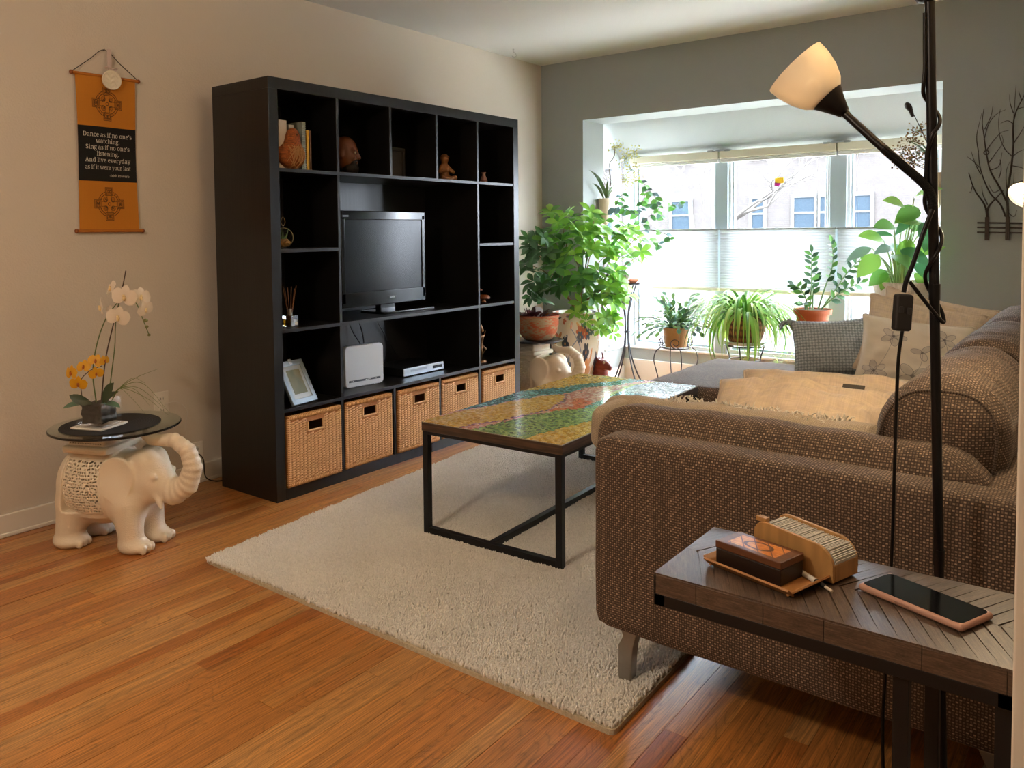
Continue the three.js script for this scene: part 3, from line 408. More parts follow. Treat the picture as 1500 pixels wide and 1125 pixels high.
// middle compartment: router, player, cables
{
  const y = shelfTop(1);
  const r = thing('router', 'white rounded square router standing on the bookcase shelf', 'router', [0.425, y, 2.30], -0.10); r.rotation.order = 'YXZ';
  const body = extrude((() => { const s = new THREE.Shape(), w = 0.118, h = 0.2, k = 0.022; s.moveTo(-w + k, 0); s.lineTo(w - k, 0); s.quadraticCurveTo(w, 0, w, k); s.lineTo(w, h - k); s.quadraticCurveTo(w, h, w - k, h); s.lineTo(-w + k, h); s.quadraticCurveTo(-w, h, -w, h - k); s.lineTo(-w, k); s.quadraticCurveTo(-w, 0, -w + k, 0); return s; })(), 0.022, 0.004, 10).rotateY(Math.PI / 2).translate(-0.01, 0.006, 0);
  part('housing', boxUV(body), mat('#cfd6dc', 0.35), r); part('light_bar', rbx(0.0155, 0.018, 0.028, 0.038, -0.10, 0.10, 0.001), mat('#525b66', 0.3), r, 'dark strip of indicator lights'); for (const z of [-0.07, -0.03, -0.018, -0.006, 0.075, 0.085]) part('indicator', rbx(0.0175, 0.0188, 0.031, 0.035, z - 0.003, z + 0.003, 0.0005), mat('#e8eff4', 0.4), r); part('foot', rbx(-0.014, 0.016, 0, 0.008, -0.06, 0.06, 0.003), mat('#7c838a', 0.5), r);
  const d = thing('disc_player', 'flat silver and black disc player on the bookcase shelf', 'disc player', [0.33, y, 1.86], 0.0);
  part('housing', rbx(-0.13, 0.115, 0.005, 0.046, -0.165, 0.165, 0.003), mat('#17181a', 0.3), d); const fp = part('front_panel', rbx(0.113, 0.119, 0.005, 0.047, -0.165, 0.165, 0.002), mat('#aab2ba', 0.3, { metalness: 0.5 }), d, 'silver front'); part('display', rbx(0.1185, 0.1195, 0.018, 0.034, -0.15, -0.07, 0.001), mat('#22272c', 0.15), fp); part('tray', rbx(0.1185, 0.12, 0.024, 0.036, -0.02, 0.11, 0.001), mat('#8f979f', 0.3, { metalness: 0.5 }), fp); for (const z of [-0.135, 0.135]) part('foot', cyl(0.012, 0.012, 0.005, 12, 0.07, 0, z), mat('#111111', 0.8), d);
  const black = mat('#0c0c0d', 0.5);
  solo('hanging_cable', 'black cable hanging behind the white router', 'cable', tube([[0.20, 0.75 - 0.012, 2.13], [0.21, 0.66, 2.10], [0.22, 0.56, 2.09], [0.24, 0.47, 2.12], [0.25, y + 0.004, 2.15]], 0.0032, 24, 6), black, 'black cables behind the router');
  solo('hanging_cable', 'black cable hanging behind the white router', 'cable', tube([[0.20, 0.75 - 0.012, 2.19], [0.21, 0.66, 2.17], [0.22, 0.58, 2.12], [0.23, 0.47, 2.08], [0.24, y + 0.004, 2.06]], 0.0032, 24, 6), black, 'black cables behind the router');
  solo('aerial_cable', 'thin black cable running aslant behind the disc player', 'cable', tube([[0.17, 0.75 - 0.012, 1.98], [0.17, 0.6, 1.88], [0.18, 0.46, 1.78], [0.2, y + 0.003, 1.74]], 0.002, 24, 6), black);
}
// right column
{
  const m = thing('mushroom_figurine', 'carved brown mushroom figurine on the bookcase', 'figurine', [0.46, shelfTop(2), 1.335]), w = mat('#8a4a25', 0.4);
  part('cap', lathe([[0, 0.048], [0.02, 0.046], [0.034, 0.038], [0.04, 0.026], [0.034, 0.02], [0.008, 0.021]], 24), w, m); part('stem', lathe([[0.0, 0], [0.016, 0], [0.012, 0.01], [0.009, 0.022]], 16), mat('#a9713f', 0.5), m); part('small_cap', lathe([[0, 0.085], [0.014, 0.082], [0.022, 0.074], [0.02, 0.069], [0.005, 0.07]], 18).translate(-0.02, 0, 0.02), w, m); part('small_stem', cyl(0.007, 0.005, 0.07, 10, -0.02, 0, 0.02), mat('#a9713f', 0.5), m);
  const c = thing('brass_figurine', 'dark brass dancing figure in the right bookcase cell', 'figurine', [0.46, shelfTop(1), 1.37], 0.4), br = mat('#6b4a26', 0.35, { metalness: 0.6 });
  part('body', netMesh((a, b, q) => { let d = capsule(a, b, q, [0, 0.10, 0], [0.004, 0.15, 0], 0.014, 0.016); d = smin(d, Math.hypot(a - 0.006, b - 0.188, q) - 0.015, 0.012); d = smin(d, capsule(a, b, q, [0, 0.10, 0.006], [0.012, 0.055, 0.014], 0.011, 0.008), 0.01); d = smin(d, capsule(a, b, q, [0.012, 0.055, 0.014], [0, 0.012, 0.008], 0.008, 0.006), 0.006); d = smin(d, capsule(a, b, q, [0, 0.10, -0.006], [0.02, 0.075, -0.03], 0.011, 0.008), 0.01); d = smin(d, capsule(a, b, q, [0.02, 0.075, -0.03], [0.004, 0.045, -0.02], 0.008, 0.006), 0.006); for (const s of [-1, 1]) { d = smin(d, capsule(a, b, q, [0, 0.155, s * 0.014], [0.01, 0.15, s * 0.04], 0.007, 0.006), 0.008); d = smin(d, capsule(a, b, q, [0.01, 0.15, s * 0.04], [0.016, 0.18, s * 0.05], 0.006, 0.005), 0.006); } return d; }, [-0.04, 0.0, -0.07], [0.05, 0.21, 0.07], 0.0045), br, c); part('base', cyl(0.035, 0.03, 0.012, 20), br, c); part('headdress', new THREE.ConeGeometry(0.012, 0.03, 10).translate(0.005, 0.212, 0), br, c);
}
// ---------------------------------------------------------------- fabric scroll on the left wall
{
  const s = thing('wall_scroll', 'orange cloth wall scroll with a black panel of white verse', 'wall hanging', [0.0, 0, 3.38]);
  const cloth = (() => { const c = document.createElement('canvas'); c.width = 512; c.height = 1216; const x = c.getContext('2d');
    x.fillStyle = '#c07a1e'; x.fillRect(0, 0, 512, 1216);
    for (let i = 0; i < 1216; i += 3) { x.fillStyle = `rgba(${i % 2 ? '90,45,5' : '235,170,80'},${0.05 + 0.05 * rnd()})`; x.fillRect(0, i, 512, 1); }
    for (let i = 0; i < 512; i += 3) { x.fillStyle = `rgba(90,45,5,${0.07 * rnd()})`; x.fillRect(i, 0, 1, 1216); }
    x.fillStyle = '#0b0b0d'; x.fillRect(0, 395, 512, 428);
    x.fillStyle = '#d9d4c8'; x.textAlign = 'center'; x.textBaseline = 'middle'; x.font = '47px serif';
    const lines = [["Dance as if no one's", 458], ['watching.', 506], ["Sing as if no one's", 556], ['listening.', 606], ['And live everyday', 656], ['as if it were your last', 712]];
    for (const [t, y] of lines) { x.save(); x.translate(258, y); x.scale(Math.min(1, 430 / Math.max(1, t.length * 21.5)), 1); x.fillText(t, 0, 0); x.restore(); }
    x.font = '27px serif'; x.fillText('-Irish Proverb-', 362, 776);
    const cross = (cx, cy) => { x.strokeStyle = '#3a2008'; x.fillStyle = '#3a2008'; x.lineWidth = 4; const R = 104;
      x.beginPath(); x.arc(cx, cy, R * 0.98, 0, 7); x.stroke(); x.beginPath(); x.arc(cx, cy, R * 0.8, 0, 7); x.stroke();
      for (let k = 0; k < 4; k++) { x.save(); x.translate(cx, cy); x.rotate(k * Math.PI / 2);
        x.fillStyle = '#b9741b'; x.fillRect(-34, -R - 26, 68, 62); x.fillStyle = '#3a2008'; x.strokeRect(-34, -R - 26, 68, 62); x.lineWidth = 3; x.strokeRect(-26, -R - 18, 52, 46);
        for (let q = 0; q < 3; q++) { x.beginPath(); x.arc(-10 + q * 10, -R + 4, 14, 0, 7); x.stroke(); } x.beginPath(); x.moveTo(-24, -R - 14); x.lineTo(24, -R + 24); x.moveTo(24, -R - 14); x.lineTo(-24, -R + 24); x.stroke();
        x.beginPath(); x.moveTo(-20, -R + 36); x.quadraticCurveTo(-16, -30, -30, -14); x.moveTo(20, -R + 36); x.quadraticCurveTo(16, -30, 30, -14); x.stroke();
        x.beginPath(); x.arc(34, -34, 19, 0, 7); x.stroke(); x.beginPath(); x.arc(34, -34, 11, 0, 7); x.stroke(); x.beginPath(); x.arc(34, -34, 4, 0, 7); x.fill();
        x.lineWidth = 2; for (let q = 0; q < 7; q++) { const a = -1.2 + q * 0.13; x.beginPath(); x.moveTo(Math.cos(a) * R * 0.8, Math.sin(a) * R * 0.8); x.lineTo(Math.cos(a + 0.07) * R * 0.98, Math.sin(a + 0.07) * R * 0.98); x.stroke(); } x.lineWidth = 4; x.restore(); }
      x.beginPath(); x.arc(cx, cy, 12, 0, 7); x.stroke(); };
    cross(258, 212); cross(258, 1002);
    const t = new THREE.CanvasTexture(c); t.colorSpace = THREE.SRGBColorSpace; return t; })();
  const W = 0.262, Ht = 0.655, y1 = 1.852, n = 24, P = [], U = [], I = [];
  for (let j = 0; j <= n; j++) for (let i = 0; i <= 12; i++) { const u = i / 12, v = j / n; P.push(0.012 + 0.004 * Math.sin(v * 5 + u * 2) + 0.003 * Math.sin(u * 6), y1 - v * Ht, (0.5 - u) * W * (1 - 0.02 * Math.sin(v * Math.PI))); U.push(u, 1 - v); }
  for (let j = 0; j < n; j++) for (let i = 0; i < 12; i++) { const a = j * 13 + i; I.push(a, a + 13, a + 1, a + 1, a + 13, a + 14); }
  const mk = (dx, flip) => { const g = new THREE.BufferGeometry(); g.setAttribute('position', new THREE.Float32BufferAttribute(P.map((q, k) => k % 3 === 0 ? q + dx : q), 3)); g.setAttribute('uv', new THREE.Float32BufferAttribute(U, 2)); g.setIndex(flip ? I.slice().reverse() : I); g.computeVertexNormals(); return g; };
  part('cloth', mk(0, false), mat('#ffffff', 0.9, { map: cloth }), s, 'orange cloth printed with Celtic crosses and white verse'); part('cloth_back', mk(-0.0012, true), mat('#a8671c', 0.9), s);
  const dowel = mat('#8a4a1a', 0.6);
  for (const y of [1.853, 1.197]) { const r = part('dowel', rod([0.014, y, -0.146], [0.014, y, 0.146], 0.0065, 14), mat('#b46c1e', 0.8), s); for (const k of [-1, 1]) part('end_knob', new THREE.SphereGeometry(0.0095, 12, 8).scale(1, 1, 0.8).translate(0.014, y, k * 0.147), dowel, r); }
  part('hanging_cord', tube([[0.014, 1.858, 0.143], [0.010, 1.915, 0.07], [0.008, 1.967, 0.0], [0.010, 1.915, -0.07], [0.014, 1.858, -0.143]].map((p) => p), 0.0016, 40, 5), mat('#2a211b', 0.8), s); part('nail', cyl(0.003, 0.003, 0.012, 8).rotateZ(-Math.PI / 2).translate(0, 1.968, 0), mat('#8a8580', 0.4, { metalness: 0.8 }), s);
  const m = thing('plaster_medallion', 'round cream plaster medallion hanging on a ribbon over the scroll', 'ornament', [0.034, 1.838, 3.366]);
  part('disc', netMesh((a, b, c) => { const r = Math.hypot(b, c), rim = Math.abs(a) - 0.006; return Math.max(rim + 0.0015 * Math.sin(b * 320 + Math.sin(c * 180) * 2) * (r < 0.033 ? 1 : 0), r - 0.040); }, [-0.012, -0.046, -0.046], [0.012, 0.046, 0.046], 0.0022), mat('#e6dcc6', 0.75), m, 'relief of leaves'); part('rim_ring', new THREE.TorusGeometry(0.0385, 0.003, 8, 40).rotateY(Math.PI / 2).translate(0.005, 0, 0), mat('#e6dcc6', 0.75), m);
  const rib = phys('#cdb9b0', 0.6, { sheen: 0.5, side: THREE.DoubleSide }); part('ribbon', [bx(-0.012, -0.0112, 0.036, 0.132, -0.009, 0.008), bx(-0.008, -0.0072, 0.036, 0.13, -0.006, 0.012)], rib, m, 'pinkish satin ribbon'); for (const k of [-1, 1]) part('bow_loop', tube([[0, 0.043, 0], [0.006, 0.052, k * 0.016], [0.004, 0.05, k * 0.028], [0.002, 0.042, k * 0.016], [0, 0.042, 0]], 0.003, 20, 5).scale(1, 1, 1), rib, m);
}
// ---------------------------------------------------------------- rug
{
  const rug = thing('shag_rug', 'thick cream shag rug under the coffee table', 'rug', [0, 0, 0]);
  const C = [[0.862, 3.512], [2.505, 3.516], [2.46, 1.12], [0.672, 1.12]];
  const rugTex = tex(256, 256, (u, v) => { const k = nC(u, v) * 0.6 + nA(u, v) * 0.4; return [0.80 + (k - 0.5) * 0.22, 0.77 + (k - 0.5) * 0.22, 0.71 + (k - 0.5) * 0.22]; });
  const backing = mat('#efe8da', 0.95, { map: rep(rugTex, 3, 3), bumpMap: rep(rugTex, 3, 3), bumpScale: 0.004 });
  const sh = new THREE.Shape(); const r = 0.02; sh.moveTo(C[0][0] + r, -C[0][1]); sh.lineTo(C[1][0] - r, -C[1][1]); sh.quadraticCurveTo(C[1][0], -C[1][1], C[1][0], -C[1][1] + r); sh.lineTo(C[2][0], -C[2][1]); sh.lineTo(C[3][0], -C[3][1]); sh.lineTo(C[0][0], -C[0][1] + r); sh.quadraticCurveTo(C[0][0], -C[0][1], C[0][0] + r, -C[0][1]);
  part('backing', boxUV(new THREE.ExtrudeGeometry(sh, { depth: 0.013, bevelEnabled: false }).rotateX(-Math.PI / 2)), backing, rug);
  const tuft = new THREE.IcosahedronGeometry(1, 0).scale(0.0034, 0.0078, 0.0034), N = 120000;
  const pile = new THREE.InstancedMesh(tuft, mat('#ffffff', 0.92), N); pile.name = 'pile'; pile.userData.kind = 'stuff'; pile.userData.label = 'soft cream pile';
  const m = new THREE.Matrix4(), q = new THREE.Quaternion(), e = new THREE.Euler(), col = new THREE.Color(); let k = 0;
  const step = Math.sqrt(1.72 * 2.4 / N);
  for (let z = 1.125; z < 3.52 && k < N; z += step) for (let x = 0.66; x < 2.51 && k < N; x += step) {
    const px = x + rr(-0.5, 0.5) * step, pz = z + rr(-0.5, 0.5) * step, left = lerp(C[3][0], C[0][0], (pz - 1.12) / 2.392) + 0.004, right = lerp(C[2][0], C[1][0], (pz - 1.12) / 2.396) - 0.004, near = 3.512 + 0.004 * Math.sin(px * 9); if (px < left || px > right || pz > near) continue;
    e.set(rr(-0.5, 0.5), rr(0, 6.28), rr(-0.5, 0.5)); q.setFromEuler(e); const s = rr(0.8, 1.25), clump = 0.5 + 0.5 * N3(px * 14, 0.3, pz * 14);
    m.compose(V(px, 0.0155 + clump * 0.005, pz), q, V(s, s * rr(0.8, 1.15), s)); pile.setMatrixAt(k, m); const t = 0.70 + 0.10 * rnd() + 0.05 * N3(px * 5, 1.7, pz * 5); col.setRGB(t * 1.03, t * 0.99, t * 0.92); pile.setColorAt(k, col); k++;
  }
  pile.count = k; rug.add(pile);
}
// ---------------------------------------------------------------- mosaic coffee table
{
  const t = thing('coffee_table', 'coffee table with a wavy glass mosaic top on a black steel frame', 'table', [1.3267, 0.02, 2.861], 2.0585 * Math.PI / 180);
  const W = 0.619, L = 1.2513, Ht = 0.4332, th = 0.037, steel = mat('#16171a', 0.42, { metalness: 0.35 });
  const woodTex = tex(256, 256, (u, v) => { const k = nL(v, u), q = Math.abs(((u * 6 + v * 6) % 1) - 0.5); const b = 0.30 + 0.16 * (k - 0.5) + 0.06 * (q - 0.25); return [b * 1.06, b * 0.86, b * 0.70]; });
  part('top_slab', rbx(0, W, Ht - th, Ht - 0.004, -L, 0, 0.0015), mat('#e0cdb8', 0.55, { map: rep(woodTex, 2, 2) }), t, 'dark walnut edged slab');
  const b = 0.025;
  for (const z of [0, -L + b]) { for (const x of [0.004, W - 0.004 - b]) part('leg', rbx(x, x + b, 0, Ht - th, z - b, z, 0.0015), steel, t); part('top_rail', rbx(0.004 + b, W - 0.004 - b, Ht - th - 0.012, Ht - th, z - b, z, 0.0015), steel, t); part('bottom_rail', rbx(0.004 + b, W - 0.004 - b, 0, b, z - b, z, 0.0015), steel, t); }
  for (const x of [0.004, W - 0.004 - b]) part('side_rail', rbx(x, x + b, Ht - th - 0.012, Ht - th, -L + b, -b, 0.0015), steel, t);
  part('stretcher', rbx(W / 2 - b / 2, W / 2 + b / 2, 0.0, b, -L + b, -b, 0.0015), steel, t);
  const curve = (pts) => (bq) => { if (bq <= pts[0][1]) return pts[0][0]; for (let i = 1; i < pts.length; i++) if (bq <= pts[i][1]) return lerp(pts[i - 1][0], pts[i][0], sstep(pts[i - 1][1], pts[i][1], bq)); return pts[pts.length - 1][0]; };
  const c1 = curve([[-0.03, 0.1], [-0.012, 0.403], [0.0, 0.675], [0.127, 0.924], [0.25, 1.188], [0.28, 1.25]]), c2 = curve([[-0.01, 0], [0.0, 0.163], [0.067, 0.434], [0.123, 0.648], [0.198, 0.77], [0.21, 0.922], [0.307, 1.101], [0.36, 1.25]]), c3 = curve([[0.183, 0.026], [0.255, 0.228], [0.293, 0.448], [0.268, 0.59], [0.205, 0.76]]), c4 = curve([[0.238, 0], [0.245, 0.029], [0.284, 0.267], [0.338, 0.452], [0.399, 0.539], [0.394, 0.673], [0.364, 0.86], [0.345, 1.093], [0.40, 1.25]]), c5 = curve([[0.40, 0.53], [0.43, 0.586], [0.442, 0.705], [0.476, 0.828], [0.521, 0.933], [0.57, 1.1], [0.64, 1.25]]), c6 = curve([[0.47, 0], [0.473, 0.027], [0.492, 0.158], [0.518, 0.306], [0.557, 0.41], [0.62, 0.55]]);
  const zone = (a, q) => { // which glass is laid here; silver is a painted glint over the teal and green
    if (q < 0.76) { if (a < c1(q)) return 'yellow'; if (a < c2(q)) return 'teal'; if (a < c2(q) + 0.012) return 'pink'; if (a < c3(q)) return 'yellow'; if (a < c4(q)) return q > 0.42 && a > lerp(c3(q), c4(q), 0.35) ? (N3(a * 14, q * 9, 2) > -0.12 ? 'orange' : 'pink') : (a < c3(q) + 0.014 ? 'mauve' : 'pink'); if (q > 0.53 && a < c5(q)) return 'teal'; if (a < c6(q)) return 'green'; return 'yellow'; }
    if (a < c1(q)) return 'yellow'; if (a < c2(q)) return 'teal'; if (a < c4(q)) return 'pink'; if (a < c4(q) + 0.02) return 'lime'; if (a < c5(q)) return q > 0.95 ? 'silver' : 'teal'; return q > 0.9 ? 'silver' : 'green';
  };
  const pal = { yellow: ['#dcb04a', '#e6c169', '#d3a23f', '#e3bd72'], teal: ['#5a8f90', '#6ca3a0', '#4c7c84', '#86b5af'], pink: ['#dd9a86', '#e6ae98', '#d18a7c', '#ebc0ad'], orange: ['#e3805a', '#ec9566', '#dd7452'], mauve: ['#ab8190', '#9d7486', '#c096a2'], green: ['#98b168', '#89a56a', '#a9c079', '#7d9d70'], lime: ['#c5c973', '#b7be69', '#d3cd80'], silver: ['#9fb2b3', '#b5c6c6', '#8fa3a5', '#c4d0d0'] };  // silver: whitish glints at the far end put into tile colour
  const P = [], Nn = [], Cc = [], Ii = [], cell = 0.0118, tone = new THREE.Color(); let n = 0;
  for (let i = 0; i < Math.floor(W / cell); i++) for (let j = 0; j < Math.floor(L / cell); j++) {
    const a = (i + 0.5) * cell + 0.002, q = (j + 0.5) * cell + 0.002, z = zone(a + rr(-0.003, 0.003), q + rr(-0.003, 0.003)); tone.set(pick(pal[z])); const kk = rr(0.8, 1.12); tone.multiplyScalar(kk); { const gy = (tone.r + tone.g + tone.b) / 3; tone.lerp(new THREE.Color(gy, gy, gy), 0.12); }
    const rot = rr(-0.5, 0.5), s = cell * rr(0.42, 0.50), ar = rr(0.85, 1.1), h = Ht + rr(-0.0006, 0.0008), tx = rr(-0.03, 0.03), tz = rr(-0.03, 0.03), c = Math.cos(rot), sn = Math.sin(rot), cor = [[-1, -1], [1, -1], [1, 1], [-1, 1]].map(([u, v]) => { const uu = u * s * ar * rr(0.82, 1.02), vv = v * s / ar * rr(0.82, 1.02); return [a + uu * c - vv * sn, -q + uu * sn + vv * c, uu * tx + vv * tz]; });
    const base = n; for (const [x, zz, dy] of cor) { P.push(x, h + dy, zz); Nn.push(0, 1, 0); Cc.push(tone.r, tone.g, tone.b); n++; } Ii.push(base, base + 2, base + 1, base, base + 3, base + 2);
    for (let e = 0; e < 4; e++) { const A = cor[e], B = cor[(e + 1) % 4], nx = (B[1] - A[1]), nz = -(B[0] - A[0]), l = Math.hypot(nx, nz) || 1, b0 = n; for (const [pt, y] of [[A, h + A[2]], [B, h + B[2]], [B, Ht - 0.0045], [A, Ht - 0.0045]]) { P.push(pt[0], y, pt[1]); Nn.push(nx / l, 0, nz / l); Cc.push(tone.r, tone.g, tone.b); n++; } Ii.push(b0, b0 + 1, b0 + 2, b0, b0 + 2, b0 + 3); }
  }
  const g = new THREE.BufferGeometry(); g.setAttribute('position', new THREE.Float32BufferAttribute(P, 3)); g.setAttribute('normal', new THREE.Float32BufferAttribute(Nn, 3)); g.setAttribute('color', new THREE.Float32BufferAttribute(Cc, 3)); g.setAttribute('uv', new THREE.Float32BufferAttribute(new Float32Array(n * 2), 2)); g.setIndex(Ii);
  const ms = part('mosaic', g, phys('#ffffff', 0.16, { vertexColors: true, clearcoat: 0.6, clearcoatRoughness: 0.08, side: THREE.DoubleSide }), t, 'broken glass mosaic in waves of yellow, teal, coral and green'); ms.userData.kind = 'stuff';
  part('grout', bx(0.001, W - 0.001, Ht - 0.005, Ht - 0.0022, -L + 0.001, -0.001), mat('#8f8a78', 0.8), t);
}
// ---------------------------------------------------------------- sectional sofa
const weaveTex = (dark, mid, light, sd) => { const n = 32, cells = new Float32Array(n * n); let s = sd; for (let i = 0; i < n * n; i++) { s = (Math.imul(s, 1664525) + 1013904223) >>> 0; cells[i] = s / 4294967296; }
  return tex(512, 512, (u, v) => { const x = u * n, y = v * n, i = Math.floor(x), j = Math.floor(y), fx = x - i - 0.5, fy = y - j - 0.5, over = (i + j) % 2, c = cells[(j % n) * n + (i % n)]; const ex = over ? 0.46 : 0.34, ey = over ? 0.34 : 0.46, d = Math.max(Math.abs(fx) / ex, Math.abs(fy) / ey), k = clamp(1.15 - d * d); const base = over ? light : mid; return [0, 1, 2].map((m) => lerp(dark[m], base[m] * (0.78 + 0.44 * c), k)); }); };
const wt = weaveTex([0.24, 0.19, 0.155], [0.42, 0.35, 0.29], [0.59, 0.51, 0.435], 77);
const sofaFabric = phys('#ffffff', 0.92, { map: rep(wt, 5.2, 5.2), bumpMap: rep(wt, 5.2, 5.2), bumpScale: 0.0016, sheen: 0.6, sheenRoughness: 0.5, sheenColor: new THREE.Color('#cfc8bf') });
const sofaLegMetal = mat('#9b948a', 0.35, { metalness: 0.8 });
{
  const s = thing('sectional_sofa', 'brown tweed sectional sofa with a chaise by the window', 'sofa', [0, 0, 0]);
  const soft = (x0, x1, y0, y1, z0, z1, o) => softBox(x1 - x0, y1 - y0, z1 - z0, o).translate((x0 + x1) / 2, (y0 + y1) / 2, (z0 + z1) / 2);
  const uvd = (g) => boxUV(g);
  part('near_arm', uvd(soft(2.365, 3.285, 0.165, 0.655, 3.235, 3.37, { r: 0.03, bulge: 0.006, n: 24, wob: 0.002, f: 5 })), sofaFabric, s, 'low slim arm');
  part('far_arm', uvd(soft(2.45, 3.285, 0.165, 0.60, 0.44, 0.56, { r: 0.03, bulge: 0.006, n: 16, wob: 0.002 })), sofaFabric, s);
  part('base', uvd(soft(2.40, 3.285, 0.165, 0.32, 0.56, 3.235, { r: 0.015, bulge: 0, n: 16, wob: 0.001 })), sofaFabric, s);
  part('chaise_base', uvd(soft(1.57, 2.42, 0.12, 0.31, 0.57, 1.50, { r: 0.02, bulge: 0.002, n: 12, wob: 0.001 })), sofaFabric, s);
  part('back_frame', uvd(soft(3.17, 3.29, 0.165, 0.63, 0.56, 3.235, { r: 0.03, bulge: 0.003, n: 16, wob: 0.001 })), sofaFabric, s);
  part('seat_cushion', uvd(soft(2.36, 3.16, 0.31, 0.45, 1.55, 3.2, { r: 0.05, bulge: 0.02, n: 18, wob: 0.004 })), sofaFabric, s);
  part('chaise_cushion', uvd(soft(1.545, 3.16, 0.285, 0.43, 0.56, 1.53, { r: 0.055, bulge: 0.012, n: 24, wob: 0.004 })), sofaFabric, s, 'long chaise cushion');
  for (const [x, z, turn] of [[2.43, 3.30, 0], [3.22, 3.30, 0], [1.62, 0.62, 0], [1.62, 1.44, 0], [3.22, 0.62, 0]]) { const g = extrude([[-0.018, 0.165], [0.035, 0.165], [0.02, 0.11], [0.012, 0.02], [-0.018, 0.02], [-0.018, 0.105], [-0.004, 0.135]].map(([a, b]) => [a, z === 3.30 && x < 3 ? b : Math.max(0, b - 0.02)]), 0.03, 0.0015).translate(x, 0, z - 0.015); part('leg', boxUV(g), sofaLegMetal, s, 'bent brushed metal leg'); }
  // loose cushions along arm and back
  const ac = thing('arm_cushion', 'long tweed cushion lying inside the near sofa arm', 'cushion', [2.73, 0.45, 3.12]);
  part('cover', uvd(softBox(0.93, 0.235, 0.20, { r: 0.085, bulge: 0.012, n: 26, wob: 0.010, f: 7, sd: 3 }).translate(0, 0.1175, 0)), sofaFabric, ac); part('piping', tube([[-0.40, 0.185, 0.097], [-0.2, 0.187, 0.103], [0, 0.187, 0.104], [0.2, 0.187, 0.103], [0.40, 0.185, 0.097]], 0.003, 40, 6), sofaFabric, ac);
  const bc = [['in the corner nearest the floor lamp', 2.70, 0.80], ['between the two other back cushions', 1.90, 0.78], ['beside the scatter cushions by the window', 1.12, 0.76]];
  bc.forEach(([where, z, len], i) => {
    const o = thing('back_cushion', 'rounded tweed back cushion ' + where, 'cushion', [3.075, 0.45, z], 0, 'rounded back cushions of the sofa'); o.rotation.order = 'YXZ'; o.rotation.z = 0.0;
    let g = softBox(0.27, 0.37, len, { r: 0.125, bulge: 0.012, n: 30, wob: 0.006, f: 8, sd: 10 + i * 5 });
    const p = g.attributes.position; for (let k = 0; k < p.count; k++) { const y = p.getY(k) + 0.185, x = p.getX(k), zz = p.getZ(k), ang = Math.atan2(y - 0.185, x); const w = 0.0035 * Math.sin(zz * 95 + 5 * N3(x * 9, y * 9, zz * 5 + i)) * sstep(0.12, 0.3, y) * sstep(0, 0.08, len / 2 - Math.abs(zz)); p.setXYZ(k, x + w * Math.cos(ang) + (0.185 - y) * -0.12, y + w * Math.sin(ang), zz); }
    g = mergeVertices((() => { g.deleteAttribute('normal'); return g; })(), 1e-5); g.computeVertexNormals(); part('cover', uvd(g), sofaFabric, o, 'creased tweed cover');
    const ring = []; for (let k = 0; k < 24; k++) { const a = k / 24 * 6.283, ca = Math.cos(a), sa = Math.sin(a), rx = 0.118, ry = 0.168; ring.push([Math.sign(ca) * Math.pow(Math.abs(ca), 0.7) * rx + (Math.sign(sa) * Math.pow(Math.abs(sa), 0.7) * ry) * 0.12, 0.185 + Math.sign(sa) * Math.pow(Math.abs(sa), 0.7) * ry, len / 2 - 0.035]); } part('piping', tube(ring, 0.0035, 60, 6, true), sofaFabric, o);
  });
  // knitted throw with fringe
  const th = thing('knitted_throw', 'fluffy beige knitted throw draped behind the arm cushion', 'throw', [0, 0.45, 0]);
  const knitTex = tex(128, 128, (u, v) => { const k = Math.abs(Math.sin(u * 32 * Math.PI)) * 0.5 + Math.abs(Math.sin((v * 24 + (Math.floor(u * 32) % 2) * 0.5) * Math.PI)) * 0.5; const n = nA(u, v); return [0.50 + 0.22 * k + 0.08 * n, 0.465 + 0.21 * k + 0.08 * n, 0.42 + 0.19 * k + 0.08 * n]; });
  const knit = phys('#f2ebe0', 0.95, { map: rep(knitTex, 6, 6), bumpMap: rep(knitTex, 6, 6), bumpScale: 0.004, sheen: 0.3 });
  const fold = softBox(0.86, 0.185, 0.15, { r: 0.06, bulge: 0.01, n: 30, wob: 0.014, f: 8, sd: 21 }); part('folded_blanket', boxUV(fold.translate(2.60, 0.128, 2.95)), knit, th);
  part('front_drape', boxUV(softBox(0.06, 0.12, 0.20, { r: 0.028, bulge: 0.006, n: 14, wob: 0.01, f: 9, sd: 4 }).translate(2.255, 0.165, 3.05)), knit, th);
  const fr = []; for (let i = 0; i < 800; i++) { const x = lerp(2.36, 2.86, rnd()), y = 0.215 + rr(-0.012, 0.01), z = 2.935 + rr(-0.07, 0.03), dx = rr(-0.014, 0.014), dz = rr(-0.016, 0.012); fr.push(taperTube([[x, y - 0.006, z], [x + dx * 0.5, y + 0.004, z + dz * 0.5], [x + dx, y + rr(0.0, 0.009), z + dz]], 0.0024, 0.0012, 4, 4)); } part('fringe', fr, mat('#d8d0c2', 0.95), th, 'fluffy fringe').userData.kind = 'stuff';
  const ts = []; for (let i = 0; i < 46; i++) { const a = rr(-0.9, 0.9), b = rr(-0.5, 0.5), l = rr(0.07, 0.11); ts.push(taperTube([[2.86, 0.185, 2.99], [2.86 + Math.cos(a) * l * 0.5, 0.195 + b * 0.03 + 0.012, 2.99 + Math.sin(a) * l * 0.5 + 0.01], [2.86 + Math.cos(a) * l, 0.17 + b * 0.05, 2.99 + Math.sin(a) * l + 0.03]], 0.0034, 0.002, 6, 5)); } part('tassel', [...ts, new THREE.SphereGeometry(0.02, 12, 8).translate(2.855, 0.186, 2.99)], mat('#bdb09c', 0.95), th, 'thick yarn tassel');
}
